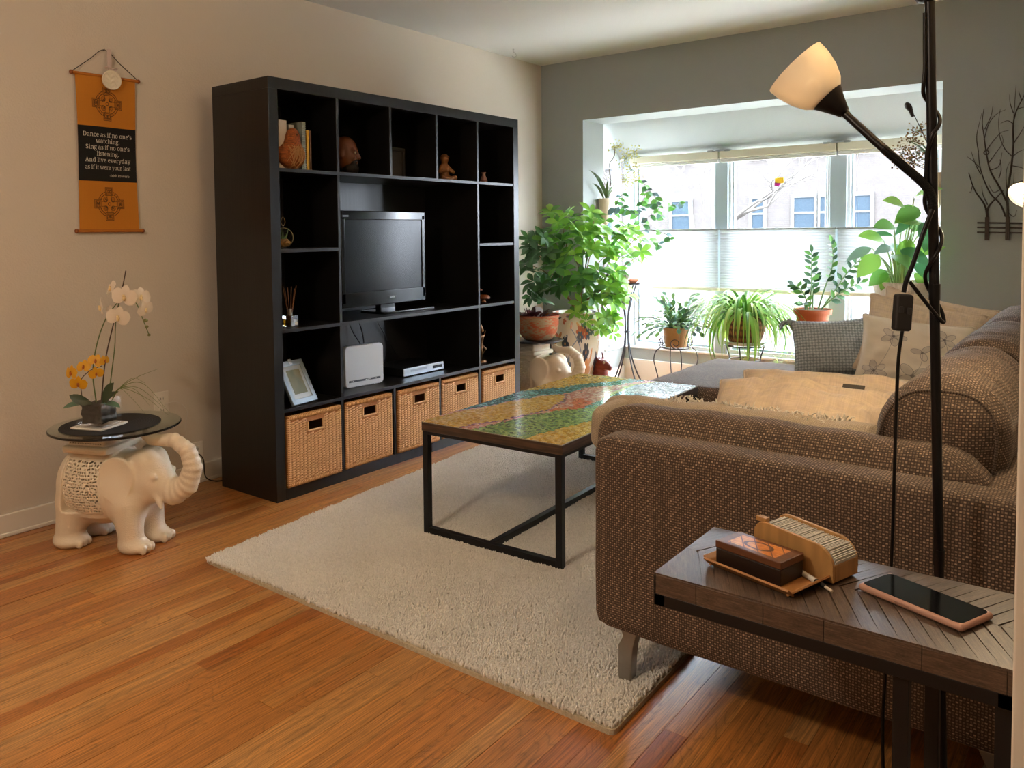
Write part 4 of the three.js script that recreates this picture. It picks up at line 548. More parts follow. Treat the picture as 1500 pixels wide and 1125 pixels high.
// scatter cushions
{
  const linenTex = tex(256, 256, (u, v) => { const k = 0.5 * nL(u, v) + 0.5 * nL(v, u), n = nB(u, v); return [0.83 + (k - 0.5) * 0.12 + (n - 0.5) * 0.04, 0.77 + (k - 0.5) * 0.12 + (n - 0.5) * 0.04, 0.69 + (k - 0.5) * 0.12]; });
  const linen = mat('#fffaf4', 0.9, { map: rep(linenTex, 4, 4), bumpMap: rep(linenTex, 4, 4), bumpScale: 0.0006 }), paleLinen = mat('#fffaf2', 0.9, { map: rep(linenTex, 4, 4) });
  const cushion = (name, label, pos, [rx, ry, rz], w, h, t, m, o, grp) => { const c = thing(name, label, 'pillow', pos, 0, grp); c.rotation.set(rx, ry, rz, 'YXZ'); const g = pillowGeo(w, h, t, o); g.translate(0, h / 2, 0); part('cover', g, m, c); const e = []; for (let k = 0; k < 40; k++) { const a = k / 40 * 4, sd = Math.floor(a), f = (a - sd) * 2 - 1; const [u, v] = [[f, -1], [1, f], [-f, 1], [-1, -f]][sd]; const px = u * w / 2 * (1 - 0.075 * (1 - v * v) * Math.pow(Math.abs(u), 3)), py = v * h / 2 * (1 - 0.075 * (1 - u * u) * Math.pow(Math.abs(v), 3)); e.push([px, py + h / 2, 0]); } part('piping', tube(e, 0.0028, 120, 5, true), m, c); return c; };
  const n1 = cushion('linen_pillow', 'beige linen pillow with a small dark tag, lying in front of its twin', [2.69, 0.49, 2.93], [-1.06, 0.10, -0.02], 0.52, 0.40, 0.19, linen, { sd: 2.3, wr: 0.02 }); part('sewn_tag', rbx(0.10, 0.16, 0.402, 0.42, 0.012, 0.016, 0.001), mat('#4a4640', 0.8), n1, 'dark woven tag');
  cushion('linen_pillow', 'beige linen pillow without a tag, behind the tagged one', [2.70, 0.465, 2.66], [-1.03, 0.06, 0.02], 0.58, 0.42, 0.17, linen, { sd: 5.1, wr: 0.018 });
  cushion('linen_pillow', 'tall pale linen pillow with a fringed corner, rearmost by the window', [2.66, 0.44, 0.70], [-0.20, 0.12, -0.22], 0.50, 0.40, 0.13, linen, { sd: 8.7 });
  cushion('linen_pillow', 'plain beige linen pillow between the fringed and the printed pillows', [2.64, 0.44, 0.85], [-0.28, 0.2, -0.2], 0.50, 0.385, 0.13, linen, { sd: 12.2 });
  const flower = (() => { const c = document.createElement('canvas'); c.width = c.height = 512; const x = c.getContext('2d'); x.fillStyle = '#e6dccb'; x.fillRect(0, 0, 512, 512); for (let i = 0; i < 9000; i++) { x.fillStyle = `rgba(${rnd() < 0.5 ? '120,100,80' : '255,250,240'},0.05)`; x.fillRect(rnd() * 512, rnd() * 512, 3, 1); }
    const bloom = (cx, cy, r, n, turn) => { for (let k = 0; k < n; k++) { const a = turn + k / n * 6.283; x.save(); x.translate(cx, cy); x.rotate(a); x.beginPath(); x.ellipse(r * 0.55, 0, r * 0.52, r * 0.30, 0, 0, 7); x.fillStyle = `rgba(120,118,125,${0.12 + 0.14 * rnd()})`; x.fill(); x.strokeStyle = 'rgba(80,76,80,0.55)'; x.lineWidth = 2; x.stroke(); x.restore(); } x.beginPath(); x.arc(cx, cy, r * 0.14, 0, 7); x.fillStyle = 'rgba(80,76,80,0.4)'; x.fill(); };
    bloom(90, 400, 62, 6, 0.3); bloom(270, 400, 78, 4, 0.9); bloom(410, 330, 70, 3, 0.2); bloom(390, 150, 55, 5, 0.6); bloom(160, 170, 60, 5, 0.1); bloom(300, 250, 50, 3, 1.2); x.strokeStyle = 'rgba(80,76,80,0.4)'; x.lineWidth = 2; for (const p of [[270, 400, 300, 250], [410, 330, 390, 150], [90, 400, 160, 170]]) { x.beginPath(); x.moveTo(p[0], p[1]); x.quadraticCurveTo((p[0] + p[2]) / 2 + 30, (p[1] + p[3]) / 2, p[2], p[3]); x.stroke(); }
    const t = new THREE.CanvasTexture(c); t.colorSpace = THREE.SRGBColorSpace; t.wrapS = t.wrapT = THREE.RepeatWrapping; t.repeat.set(2.2, 2.6); t.offset.set(0.5, 0.5); return t; })();
  cushion('printed_pillow', 'cream pillow printed with grey flower sketches', [2.665, 0.43, 1.03], [-0.34, 0.14, -0.10], 0.46, 0.33, 0.13, mat('#ffffff', 0.9, { map: flower }), { sd: 17.9 });
  // grey crocheted pillow with tassels
  const crTex = tex(256, 256, (u, v) => { const x = u * 16, y = v * 16, i = Math.floor(x), j = Math.floor(y), fx = x - i - 0.5, fy = y - j - 0.5, d = Math.hypot(fx + 0.25 * ((i + j) % 2 ? fy : -fy), fy) * 2; const k = clamp(1.1 - d * d); return [0.56 + 0.22 * k, 0.59 + 0.22 * k, 0.605 + 0.22 * k]; });
  const croc = mat('#f4f6f7', 0.92, { map: rep(crTex, 4.2, 4.2), bumpMap: rep(crTex, 4.2, 4.2), bumpScale: 0.005 });
  const g = cushion('crocheted_pillow', 'grey crocheted pillow with corner tassels beside the linen pillows', [2.29, 0.428, 0.83], [-0.30, 0.35, 0.06], 0.36, 0.29, 0.15, croc, { sd: 22.5 });
  for (const [sx, sy] of [[-1, 1], [-1, 0], [1, 1], [1, 0]]) { const o = [new THREE.SphereGeometry(0.014, 10, 8)]; for (let i = 0; i < 22; i++) { const a = rr(-0.7, 0.7), l = rr(0.05, 0.07); o.push(taperTube([[0, 0, 0], [sx * l * 0.5, -0.012 + a * 0.02, a * 0.02], [sx * l * 0.8, -0.035 + a * 0.012, a * 0.035]], 0.003, 0.002, 5, 4)); } part('tassel', moved(merge(o), sx * 0.185, sy ? 0.285 : 0.012, 0.01), mat('#a3abb0', 0.95), g, 'grey yarn tassel'); }
}
// ---------------------------------------------------------------- narrow side table behind the sofa arm
{
  const Y = 0.59, x0 = 2.786, x1 = 3.30, z0 = 3.624, z1 = 3.889;
  const t = thing('side_table', 'narrow dark herringbone wood side table with black steel legs', 'side table', [0, 0, 0]);
  const grain = tex(256, 256, (u, v) => { const k = nL(v, u) * 0.55 + nC(u * 0.2, v) * 0.45; const b = 0.34 + 0.26 * (k - 0.5); return [b * 1.04, b * 0.88, b * 0.76]; });
  const tones = ['#f2eeea', '#e6dfd8', '#d6cdc4', '#ece6df'].map((c) => mat(c, 0.38, { map: rep(grain, 7, 7), bumpMap: rep(grain, 7, 7), bumpScale: 0.0006 }));
  part('core', bx(x0 + 0.004, x1 - 0.002, Y - 0.036, Y - 0.002, z0 + 0.003, z1 - 0.003), tones[2], t);
  // herringbone strips of the top, cut at the edges
  const clipPoly = (poly) => { const edges = [[0, x0, 1], [0, x1, -1], [1, z0, 1], [1, z1, -1]]; let p = poly; for (const [ax, lim, sg] of edges) { const o = []; for (let i = 0; i < p.length; i++) { const A = p[i], B = p[(i + 1) % p.length], a = (A[ax] - lim) * sg, b = (B[ax] - lim) * sg; if (a >= 0) o.push(A); if ((a >= 0) !== (b >= 0)) { const k = a / (a - b); o.push([lerp(A[0], B[0], k), lerp(A[1], B[1], k)]); } } p = o; if (p.length < 3) return null; } return p; };
  const W = 0.022, Lh = 0.15, ang = Math.PI / 4 + 0.35;
  for (let row = -12; row < 34; row++) for (let side = 0; side < 2; side++) {
    const base = [x0 + row * W / Math.sin(ang), (z0 + z1) / 2], d = side ? [Math.cos(ang), Math.sin(ang)] : [Math.cos(ang), -Math.sin(ang)], n = [-d[1], d[0]];
    const o = [base[0] + (side ? 0 : 0), base[1]], q = [[0, 0], [Lh + 0.2, 0], [Lh + 0.2, W], [0, W]].map(([a, b]) => [o[0] + d[0] * a + n[0] * b * (side ? -1 : 1), o[1] + d[1] * a + n[1] * b * (side ? -1 : 1)]);
    let c = clipPoly(q); if (!c) continue; c = side ? c.map(([a, b]) => [a, Math.max(b, (z0 + z1) / 2 + 0.0002)]) : c.map(([a, b]) => [a, Math.min(b, (z0 + z1) / 2 - 0.0002)]);
    const sh = new THREE.Shape(c.map(([a, b]) => new THREE.Vector2(a, -b))); const g = new THREE.ExtrudeGeometry(sh, { depth: 0.003, bevelEnabled: false }).rotateX(-Math.PI / 2).translate(0, Y - 0.003 + (row % 3) * 0.0001, 0);
    const p = g.attributes.position, uv = g.attributes.uv; for (let i = 0; i < p.count; i++) { const a = p.getX(i) * d[0] + p.getZ(i) * d[1], b = p.getX(i) * n[0] + p.getZ(i) * n[1]; uv.setXY(i, a * 1 + row * 0.37, b * 1 + side * 0.2); } part('herringbone_strip', g, tones[(row * 3 + side * 2 + 40) % 4], t);
  }
  // edge blocks
  let x = x0; let k = 0; while (x < x1 - 0.005) { const xe = Math.min(x1, x + [0.075, 0.11, 0.09, 0.13, 0.10][k % 5]); part('edge_block', rbx(x, xe - 0.0004, Y - 0.036, Y - 0.0032, z1 - 0.004, z1, 0.0008), tones[(k * 2 + 1) % 4], t); x = xe; k++; }
  part('edge_block', rbx(x0, x0 + 0.004, Y - 0.036, Y - 0.0032, z0, z1, 0.0008), tones[2], t);
  const steel = mat('#131315', 0.45, { metalness: 0.3 });
  part('apron', [rbx(x0, x1, Y - 0.056, Y - 0.036, z1 - 0.02, z1, 0.001), rbx(x0, x1, Y - 0.056, Y - 0.036, z0, z0 + 0.02, 0.001), rbx(x0, x0 + 0.02, Y - 0.056, Y - 0.036, z0, z1, 0.001), rbx(x1 - 0.02, x1, Y - 0.056, Y - 0.036, z0, z1, 0.001)], steel, t, 'black steel band');
  for (const [lx, lz] of [[3.163, z1 - 0.022], [3.168, z0 + 0.012], [3.287, z1 - 0.022], [3.287, z0 + 0.012]]) part('leg', rbx(lx - 0.0105, lx + 0.0105, 0, Y - 0.05, lz - 0.0105, lz + 0.0105, 0.001), steel, t);
  part('floor_rail', [rbx(3.155, 3.3, 0, 0.02, z0 + 0.002, z0 + 0.022, 0.001), rbx(3.155, 3.3, 0, 0.02, z1 - 0.032, z1 - 0.012, 0.001)], steel, t);
  // tray and what lies on it
  const S = 0.907, C = V(3.389, 1.1733, 5.1416), pt = (px, pz) => [3.389 + (px - 3.389) * S, 5.1416 + (pz - 5.1416) * S];
  const [tx, tz] = pt(2.905, 3.60), turn = -0.285;
  const tr = thing('wooden_tray', 'thin square tan tray on the side table', 'tray', [tx, Y + 0.001, tz], turn), tan = mat('#a4713f', 0.45);
  const lip = (w, d) => { const P = new THREE.Shape(); const a = w / 2, b = d / 2; P.moveTo(-a, -b); P.lineTo(a, -b); P.lineTo(a, b); P.lineTo(-a, b); return P; };
  part('tray_floor', rbx(-0.075, 0.075, 0, 0.003, -0.085, 0.085, 0.001), tan, tr); for (const [w, d, x, z, rz, rx] of [[0.004, 0.182, -0.081, 0, 0.9, 0], [0.004, 0.182, 0.081, 0, -0.9, 0], [0.164, 0.004, 0, -0.091, 0, -0.9], [0.164, 0.004, 0, 0.091, 0, 0.9]]) part('sloped_rim', moved(rbox(w, 0.02, d, 0.001), x, 0.008, z, rx, 0, rz), tan, tr);
  const place = (lx, lz) => { const c = Math.cos(turn), s = Math.sin(turn); return [tx + lx * c + lz * s, Y + 0.0042, tz - lx * s + lz * c]; };
  const bw = thing('wooden_box', 'small brown wooden box with an inlaid picture on its lid', 'box', place(-0.012, 0.042), turn + 0.03);
  const inlay = tex(128, 96, (u, v) => { const k = nA(u * 0.3, v * 0.3), inn = u > 0.12 && u < 0.88 && v > 0.12 && v < 0.88, ring = Math.abs(Math.hypot((u - 0.5) * 1.2, v - 0.5) - 0.24) < 0.03 || Math.abs(Math.sin(u * 14 + v * 6)) < 0.12; return inn ? (ring ? [0.34, 0.18, 0.07] : [0.72 + k * 0.14, 0.42 + k * 0.14, 0.13 + k * 0.08]) : [0.36 + k * 0.08, 0.21 + k * 0.06, 0.11]; });
  part('case', rbx(-0.062, 0.062, 0, 0.027, -0.033, 0.033, 0.0015), mat('#4a2a18', 0.45, { map: rep(grain, 6, 6) }), bw); const lid = part('lid', rbx(-0.063, 0.063, 0.0278, 0.040, -0.034, 0.034, 0.0015), mat('#5d3720', 0.4), bw); const il = part('inlay', new THREE.PlaneGeometry(0.12, 0.062).rotateX(-Math.PI / 2).translate(0, 0.0403, 0), mat('#ffffff', 0.35, { map: inlay }), lid, 'orange inlaid picture'); il.name = 'inlay';
  const rb = thing('card_holder', 'pale wooden holder with rounded sides full of folded paper', 'holder', place(0.018, -0.045), turn - 0.02), birch = mat('#c79a62', 0.5, { map: rep(linenLike(), 3, 3) });
  const side = (() => { const s = new THREE.Shape(); s.moveTo(-0.075, 0); s.lineTo(0.075, 0); s.lineTo(0.075, 0.028); s.quadraticCurveTo(0.068, 0.05, 0.048, 0.055); s.lineTo(-0.05, 0.062); s.quadraticCurveTo(-0.075, 0.062, -0.075, 0.036); return s; })();
  for (const z of [-0.036, 0.031]) part('side_wall', boxUV(extrude(side, 0.005, 0.0008).translate(0, 0, z)), birch, rb); part('end_wall', rbx(0.072, 0.077, 0, 0.028, -0.031, 0.031, 0.001), birch, rb); part('floor', rbx(-0.072, 0.072, 0, 0.004, -0.031, 0.031, 0.001), birch, rb);
  { const o = []; const N = 46; for (let i = 0; i < N; i++) { const u = i / (N - 1), px = -0.066 + u * 0.13, top = px < 0.045 ? 0.059 - 0.007 * u : 0.055 - (px - 0.045) * 0.9; o.push(moved(bx(-0.0006, 0.0006, 0.004, top + rr(-0.0012, 0.0012), -0.03, 0.03), px, 0, 0, 0, 0, -0.12 - u * 0.25)); } part('paper_sheets', o, mat('#d9d6cf', 0.8), rb, 'white paper sheets on edge').userData.kind = 'stuff'; } part('pull_tab', rbx(-0.075, -0.055, 0.06, 0.068, 0.02, 0.032, 0.001), birch, rb);
  function linenLike() { return tex(64, 64, (u, v) => { const k = nL(u, v); return [0.86 + 0.14 * (k - 0.5), 0.84 + 0.14 * (k - 0.5), 0.8 + 0.14 * (k - 0.5)]; }); }
  const [px, py, pz] = place(0.05, 0.006); const pen = thing('pen', 'short black and white pen lying between the box and holder', 'pen', [px, py + 0.004, pz], turn - 0.35); part('barrel', moved(cyl(0.0045, 0.0045, 0.04, 12), -0.01, 0, 0, 0, 0, -Math.PI / 2), mat('#d5d2cc', 0.35), pen); part('grip', moved(cyl(0.0048, 0.004, 0.022, 12), 0.03, 0, 0, 0, 0, -Math.PI / 2), mat('#101010', 0.4), pen, 'black grip'); part('tip', moved(cyl(0.0026, 0.0022, 0.016, 10), 0.052, 0, 0, 0, 0, -Math.PI / 2), mat('#d9c9b4', 0.5), pen);
  const [qx, qz] = pt(3.147, 3.607); const ph = thing('smartphone', 'smartphone in a pink case lying face up on the side table', 'phone', [qx, Y + 0.0008, qz], -0.392);
  part('case', rbx(-0.083, 0.083, 0, 0.0115, -0.0415, 0.0415, 0.0055, 4), mat('#b58a78', 0.4), ph, 'pink case'); part('screen', (() => { const s = new THREE.Shape(), w = 0.0785, h = 0.037, k = 0.010; s.moveTo(-w + k, -h); s.lineTo(w - k, -h); s.quadraticCurveTo(w, -h, w, -h + k); s.lineTo(w, h - k); s.quadraticCurveTo(w, h, w - k, h); s.lineTo(-w + k, h); s.quadraticCurveTo(-w, h, -w, h - k); s.lineTo(-w, -h + k); s.quadraticCurveTo(-w, -h, -w + k, -h); return new THREE.ExtrudeGeometry(s, { depth: 0.0006, bevelEnabled: false }).rotateX(-Math.PI / 2).translate(0, 0.0113, 0); })(), mat('#0a0c10', 0.08), ph, 'black glass screen'); part('side_button', rbx(-0.02, 0.004, 0.005, 0.008, 0.0412, 0.0422, 0.0004), mat('#9a7263', 0.4), ph);
}
// ---------------------------------------------------------------- floor lamp with reading arm
{
  const bxp = 3.163, bz = 3.46; const top = V(3.119, 1.585, 3.46), base = V(bxp, 0.03, bz);
  const f = thing('floor_lamp', 'tall black floor lamp with a white reading shade on a bent arm', 'lamp', [0, 0, 0]), black = mat('#131215', 0.32, { metalness: 0.5 });
  part('base', lathe([[0, 0.0], [0.125, 0.0], [0.13, 0.006], [0.125, 0.014], [0.05, 0.022], [0.018, 0.032], [0.012, 0.05], [0, 0.05]], 40).translate(bxp, 0, bz), black, f);
  part('pole', rod(base, top, 0.0086, 20), black, f); const at = (y) => base.clone().lerp(top, (y - base.y) / (top.y - base.y));
  for (const y of [0.55, 1.04]) { const c = at(y); part('pole_joint', cyl(0.0096, 0.0096, 0.03, 20, c.x, y, c.z), black, f); }
  part('upper_cup', lathe([[0.009, 0], [0.02, 0.002], [0.03, 0.016], [0.036, 0.05]], 28).translate(top.x, top.y - 0.005, top.z), black, f);
  const bowl = part('upper_bowl', lathe([[0.03, 0.02], [0.06, 0.04], [0.10, 0.085], [0.125, 0.14], [0.122, 0.141], [0.097, 0.088], [0.058, 0.044], [0.03, 0.025]], 40).translate(top.x, top.y, top.z), phys('#f6eddd', 0.5, { transmission: 0.25, thickness: 0 }), f, 'upturned white bowl shade');
  const glow = mat('#fff3df', 0.5, { emissive: '#ffd9a0', emissiveIntensity: 6 });
  part('upper_bulb', new THREE.SphereGeometry(0.028, 16, 12).translate(top.x, top.y + 0.07, top.z), glow, f); const l1 = new THREE.PointLight(new THREE.Color().setRGB(1, 0.76, 0.48), 1.7, 0, 2); l1.position.set(top.x, top.y + 0.112, top.z); l1.castShadow = true; l1.name = 'upper_light'; f.add(l1);
  // reading arm: gooseneck from the pole to the shade
  const arm = [at(1.18), V(3.128, 1.225, 3.465), V(3.121, 1.245, 3.47), V(3.081, 1.289, 3.475), V(3.033, 1.337, 3.47), V(2.975, 1.397, 3.46)];
  part('reading_arm', tube(arm, 0.0078, 60, 10), black, f, 'ribbed bent arm'); { const cv = new THREE.CatmullRomCurve3(arm), o = []; for (let i = 0; i < 60; i++) { const u = 0.12 + i / 60 * 0.5, p = cv.getPointAt(u), t = cv.getTangentAt(u); const g = new THREE.TorusGeometry(0.0078, 0.0011, 4, 12).applyQuaternion(new THREE.Quaternion().setFromUnitVectors(V(0, 0, 1), t)).translate(p.x, p.y, p.z); o.push(g); } part('arm_ribs', o, black, f).userData.kind = 'stuff'; }
  const dir = V(2.893 - 2.975, 1.487 - 1.397, 0.02).normalize(), q = new THREE.Quaternion().setFromUnitVectors(V(0, 1, 0), dir), put = (g) => g.applyQuaternion(q).translate(2.975, 1.397, 3.46);
  part('socket_cup', put(lathe([[0.0, -0.004], [0.011, -0.004], [0.014, 0.004], [0.024, 0.026], [0.034, 0.044], [0.032, 0.046], [0.0, 0.03]], 28)), black, f);
  part('reading_shade', put(lathe([[0.031, 0.040], [0.044, 0.054], [0.055, 0.078], [0.0615, 0.105], [0.063, 0.128], [0.0612, 0.128], [0.0595, 0.105], [0.053, 0.08], [0.042, 0.058], [0.029, 0.044]], 40)), phys('#f3ead9', 0.45, { transmission: 0.3, thickness: 0 }), f, 'white bell shade');
  part('reading_bulb', put(new THREE.SphereGeometry(0.02, 14, 10).translate(0, 0.07, 0)), mat('#fff3df', 0.5, { emissive: '#ffe6c8', emissiveIntensity: 0.3 }), f); const l2 = new THREE.PointLight(new THREE.Color().setRGB(1, 0.85, 0.68), 0.025, 0, 2); l2.position.copy(V(0, 0.1, 0).applyQuaternion(q).add(V(2.975, 1.397, 3.46))); l2.castShadow = true; l2.name = 'reading_light'; f.add(l2);
  // cord wound round the pole, with the switch
  const cord = []; const wind = (y0, y1, a0, a1, n, r) => { for (let i = 0; i <= n; i++) { const t = i / n, y = lerp(y0, y1, t), c = at(y), a = lerp(a0, a1, t); cord.push(V(c.x + Math.cos(a) * r, y, c.z + Math.sin(a) * r)); } };
  wind(1.56, 1.46, 2.2, 2.4, 3, 0.011); wind(1.43, 1.34, 2.6, 7.6, 7, 0.013); wind(1.31, 1.24, 8.4, 9.0, 3, 0.0115); wind(1.22, 1.12, 9.3, 13.9, 7, 0.013); wind(1.09, 1.00, 15.2, 18.8, 6, 0.014);
  cord.push(V(3.11, 0.99 + 0.05, 3.49)); cord.length -= 1; const e = cord[cord.length - 1]; cord.push(V(3.12, 1.045, 3.49), V(3.10, 1.075, 3.495));
  part('wound_cord', tube(cord, 0.0036, 220, 7), black, f);
  part('drop_cord', [tube([[3.131, 1.205, 3.476], [3.118, 1.16, 3.487], [3.105, 1.11, 3.492], [3.094, 1.075, 3.495], [3.09, 1.055, 3.495]], 0.0042, 24, 7), tube([[3.089, 0.985, 3.495], [3.084, 0.94, 3.497], [3.081, 0.80, 3.50], [3.078, 0.60, 3.50], [3.072, 0.40, 3.50], [3.066, 0.22, 3.50], [3.075, 0.09, 3.50], [3.10, 0.03, 3.50], [3.15, 0.022, 3.48]], 0.0032, 60, 7)], black, f);
  const sw = part('dimmer_switch', moved(rbox(0.031, 0.068, 0.02, 0.006, 4), 3.0885, 1.018, 3.495, 0, 0.62, -0.06), mat('#19191b', 0.5), f, 'black inline dimmer switch'); for (const [a, b] of [[-0.007, 0.006], [0.007, 0.004]]) part('button', moved(moved(rbox(0.008, 0.012, 0.004, 0.0015), a, b, 0.0105), 3.0885, 1.018, 3.495, 0, 0.62, -0.06), mat('#2a2a2d', 0.4), sw);
}
// ---------------------------------------------------------------- lit wall lamp by the sofa, twig wall art
{
  const w = thing('wall_lamp', 'lit reading lamp with a conical shade beside the doorway', 'lamp', [0, 0, 0]), black = mat('#1b1a1b', 0.4, { metalness: 0.5 });
  const p = V(3.222, 1.245, 2.85), dir = V(-0.35, -0.55, 0.75).normalize(), q = new THREE.Quaternion().setFromUnitVectors(V(0, -1, 0), dir), put = (g) => g.applyQuaternion(q).translate(p.x, p.y, p.z);
  part('shade', put(lathe([[0.014, 0.06], [0.02, 0.055], [0.036, 0.0], [0.034, 0.0], [0.018, 0.053]], 32)), black, w); part('lit_diffuser', put(lathe([[0, 0.004], [0.034, 0.006]], 32)), mat('#fff4e0', 0.6, { emissive: '#ffe0b0', emissiveIntensity: 2.2 }), w, 'glowing diffuser');
  part('swing_arm', tube([p.clone().addScaledVector(dir, -0.06), V(3.25, 1.33, 2.80), V(3.28, 1.36, 2.80), V(XR + 0.012, 1.36, 2.80)], 0.005, 24, 8), black, w); part('wall_plate', moved(cyl(0.03, 0.03, 0.012, 24), XR + 0.012, 1.36, 2.80, 0, 0, Math.PI / 2), black, w);
  const l = new THREE.PointLight(new THREE.Color().setRGB(1, 0.78, 0.5), 0.35, 0, 2); l.position.copy(p.clone().addScaledVector(dir, 0.03)); l.castShadow = true; l.name = 'wall_lamp_light'; w.add(l);
  const a = thing('twig_wall_art', 'wire tree wall sculpture with thin bare twigs on the grey wall', 'wall art', [0, 0, 0.012]), wire = mat('#4a4038', 0.55, { metalness: 0.6 });
  const A = (u, v) => [2.772 + (u - 1420) * 0.003063, 1.107 + (350 - v) * 0.003655, 0.0];
  const br = (pts, r0, r1) => taperTube(pts.map(([u, v, d]) => { const k = A(u, v); k[2] = d ?? 0.01; return k; }), r0, r1, 20, 6);
  part('trunk', [br([[1447, 350, 0.012], [1447, 320, 0.012], [1443, 300, 0.014], [1430, 282, 0.014], [1424, 270, 0.01], [1418, 252, 0.01]], 0.007, 0.002), br([[1447, 320], [1448, 305], [1462, 288], [1470, 280]], 0.007, 0.002)], wire, a); part('trunk', [br([[1477, 350, 0.012], [1477, 312, 0.012], [1476, 285, 0.014], [1481, 245, 0.014], [1483, 215, 0.012], [1482, 185, 0.01], [1487, 165, 0.01], [1495, 150, 0.01], [1499, 140, 0.01]], 0.008, 0.002), br([[1474, 318], [1466, 300], [1452, 285], [1444, 270], [1438, 255], [1434, 240], [1432, 222]], 0.005, 0.0016), br([[1477, 300], [1464, 275], [1450, 250], [1444, 225], [1440, 200], [1437, 180], [1439, 160]], 0.0055, 0.0016)], wire, a);
  const tw = [[[1432, 222], [1429, 200], [1434, 175], [1436, 166]], [[1434, 245], [1424, 235], [1415, 228]], [[1436, 255], [1428, 240], [1421, 220]], [[1440, 205], [1448, 180], [1460, 168], [1471, 164]], [[1441, 190], [1450, 170], [1452, 158]], [[1443, 222], [1456, 205], [1466, 196], [1476, 194]], [[1447, 240], [1458, 225], [1468, 210], [1466, 200]], [[1450, 250], [1462, 245], [1467, 225]], [[1482, 232], [1472, 222], [1464, 205], [1461, 180], [1463, 163]], [[1482, 205], [1483, 170], [1485, 130]], [[1482, 170], [1477, 155], [1476, 143]], [[1482, 232], [1490, 226], [1499, 222]], [[1484, 212], [1492, 200], [1499, 188]], [[1477, 290], [1474, 270], [1474, 250], [1479, 238]], [[1477, 288], [1484, 270], [1485, 255]], [[1467, 278], [1456, 282], [1448, 270]], [[1424, 272], [1421, 282], [1420, 280]], [[1447, 300], [1440, 285], [1438, 272]], [[1463, 262], [1466, 250], [1464, 235]], [[1482, 185], [1474, 180], [1464, 183]], [[1493, 152], [1489, 140]], [[1487, 165], [1494, 163], [1499, 163]], [[1482, 245], [1491, 247], [1499, 250]], [[1477, 312], [1486, 318], [1490, 308]]];
  tw.forEach((t) => part('twig', br(t, 0.0026, 0.001), wire, a)); for (const v of [327, 334, 341]) part('cross_rail', rod(A(1432, v - 1), A(1500, v + 0.5), 0.0045, 6), wire, a); part('wire_coil', tube([0, 1, 2, 3, 4, 5].map((k) => { const c = A(1444, 224); return [c[0] + Math.cos(k) * 0.011, c[1] + Math.sin(k) * 0.011, 0.014]; }), 0.003, 24, 6, true), wire, a); part('hanger', [rod(A(1447, 345), [A(1447, 345)[0], A(1447, 345)[1], -0.012], 0.003), rod(A(1477, 345), [A(1477, 345)[0], A(1477, 345)[1], -0.012], 0.003)], wire, a); for (const u of [1447, 1477]) part('trunk_foot', rbx(A(u - 3, 0)[0], A(u + 3, 0)[0], A(0, 352)[1], A(0, 318)[1], 0.004, 0.018, 0.002), wire, a);
}
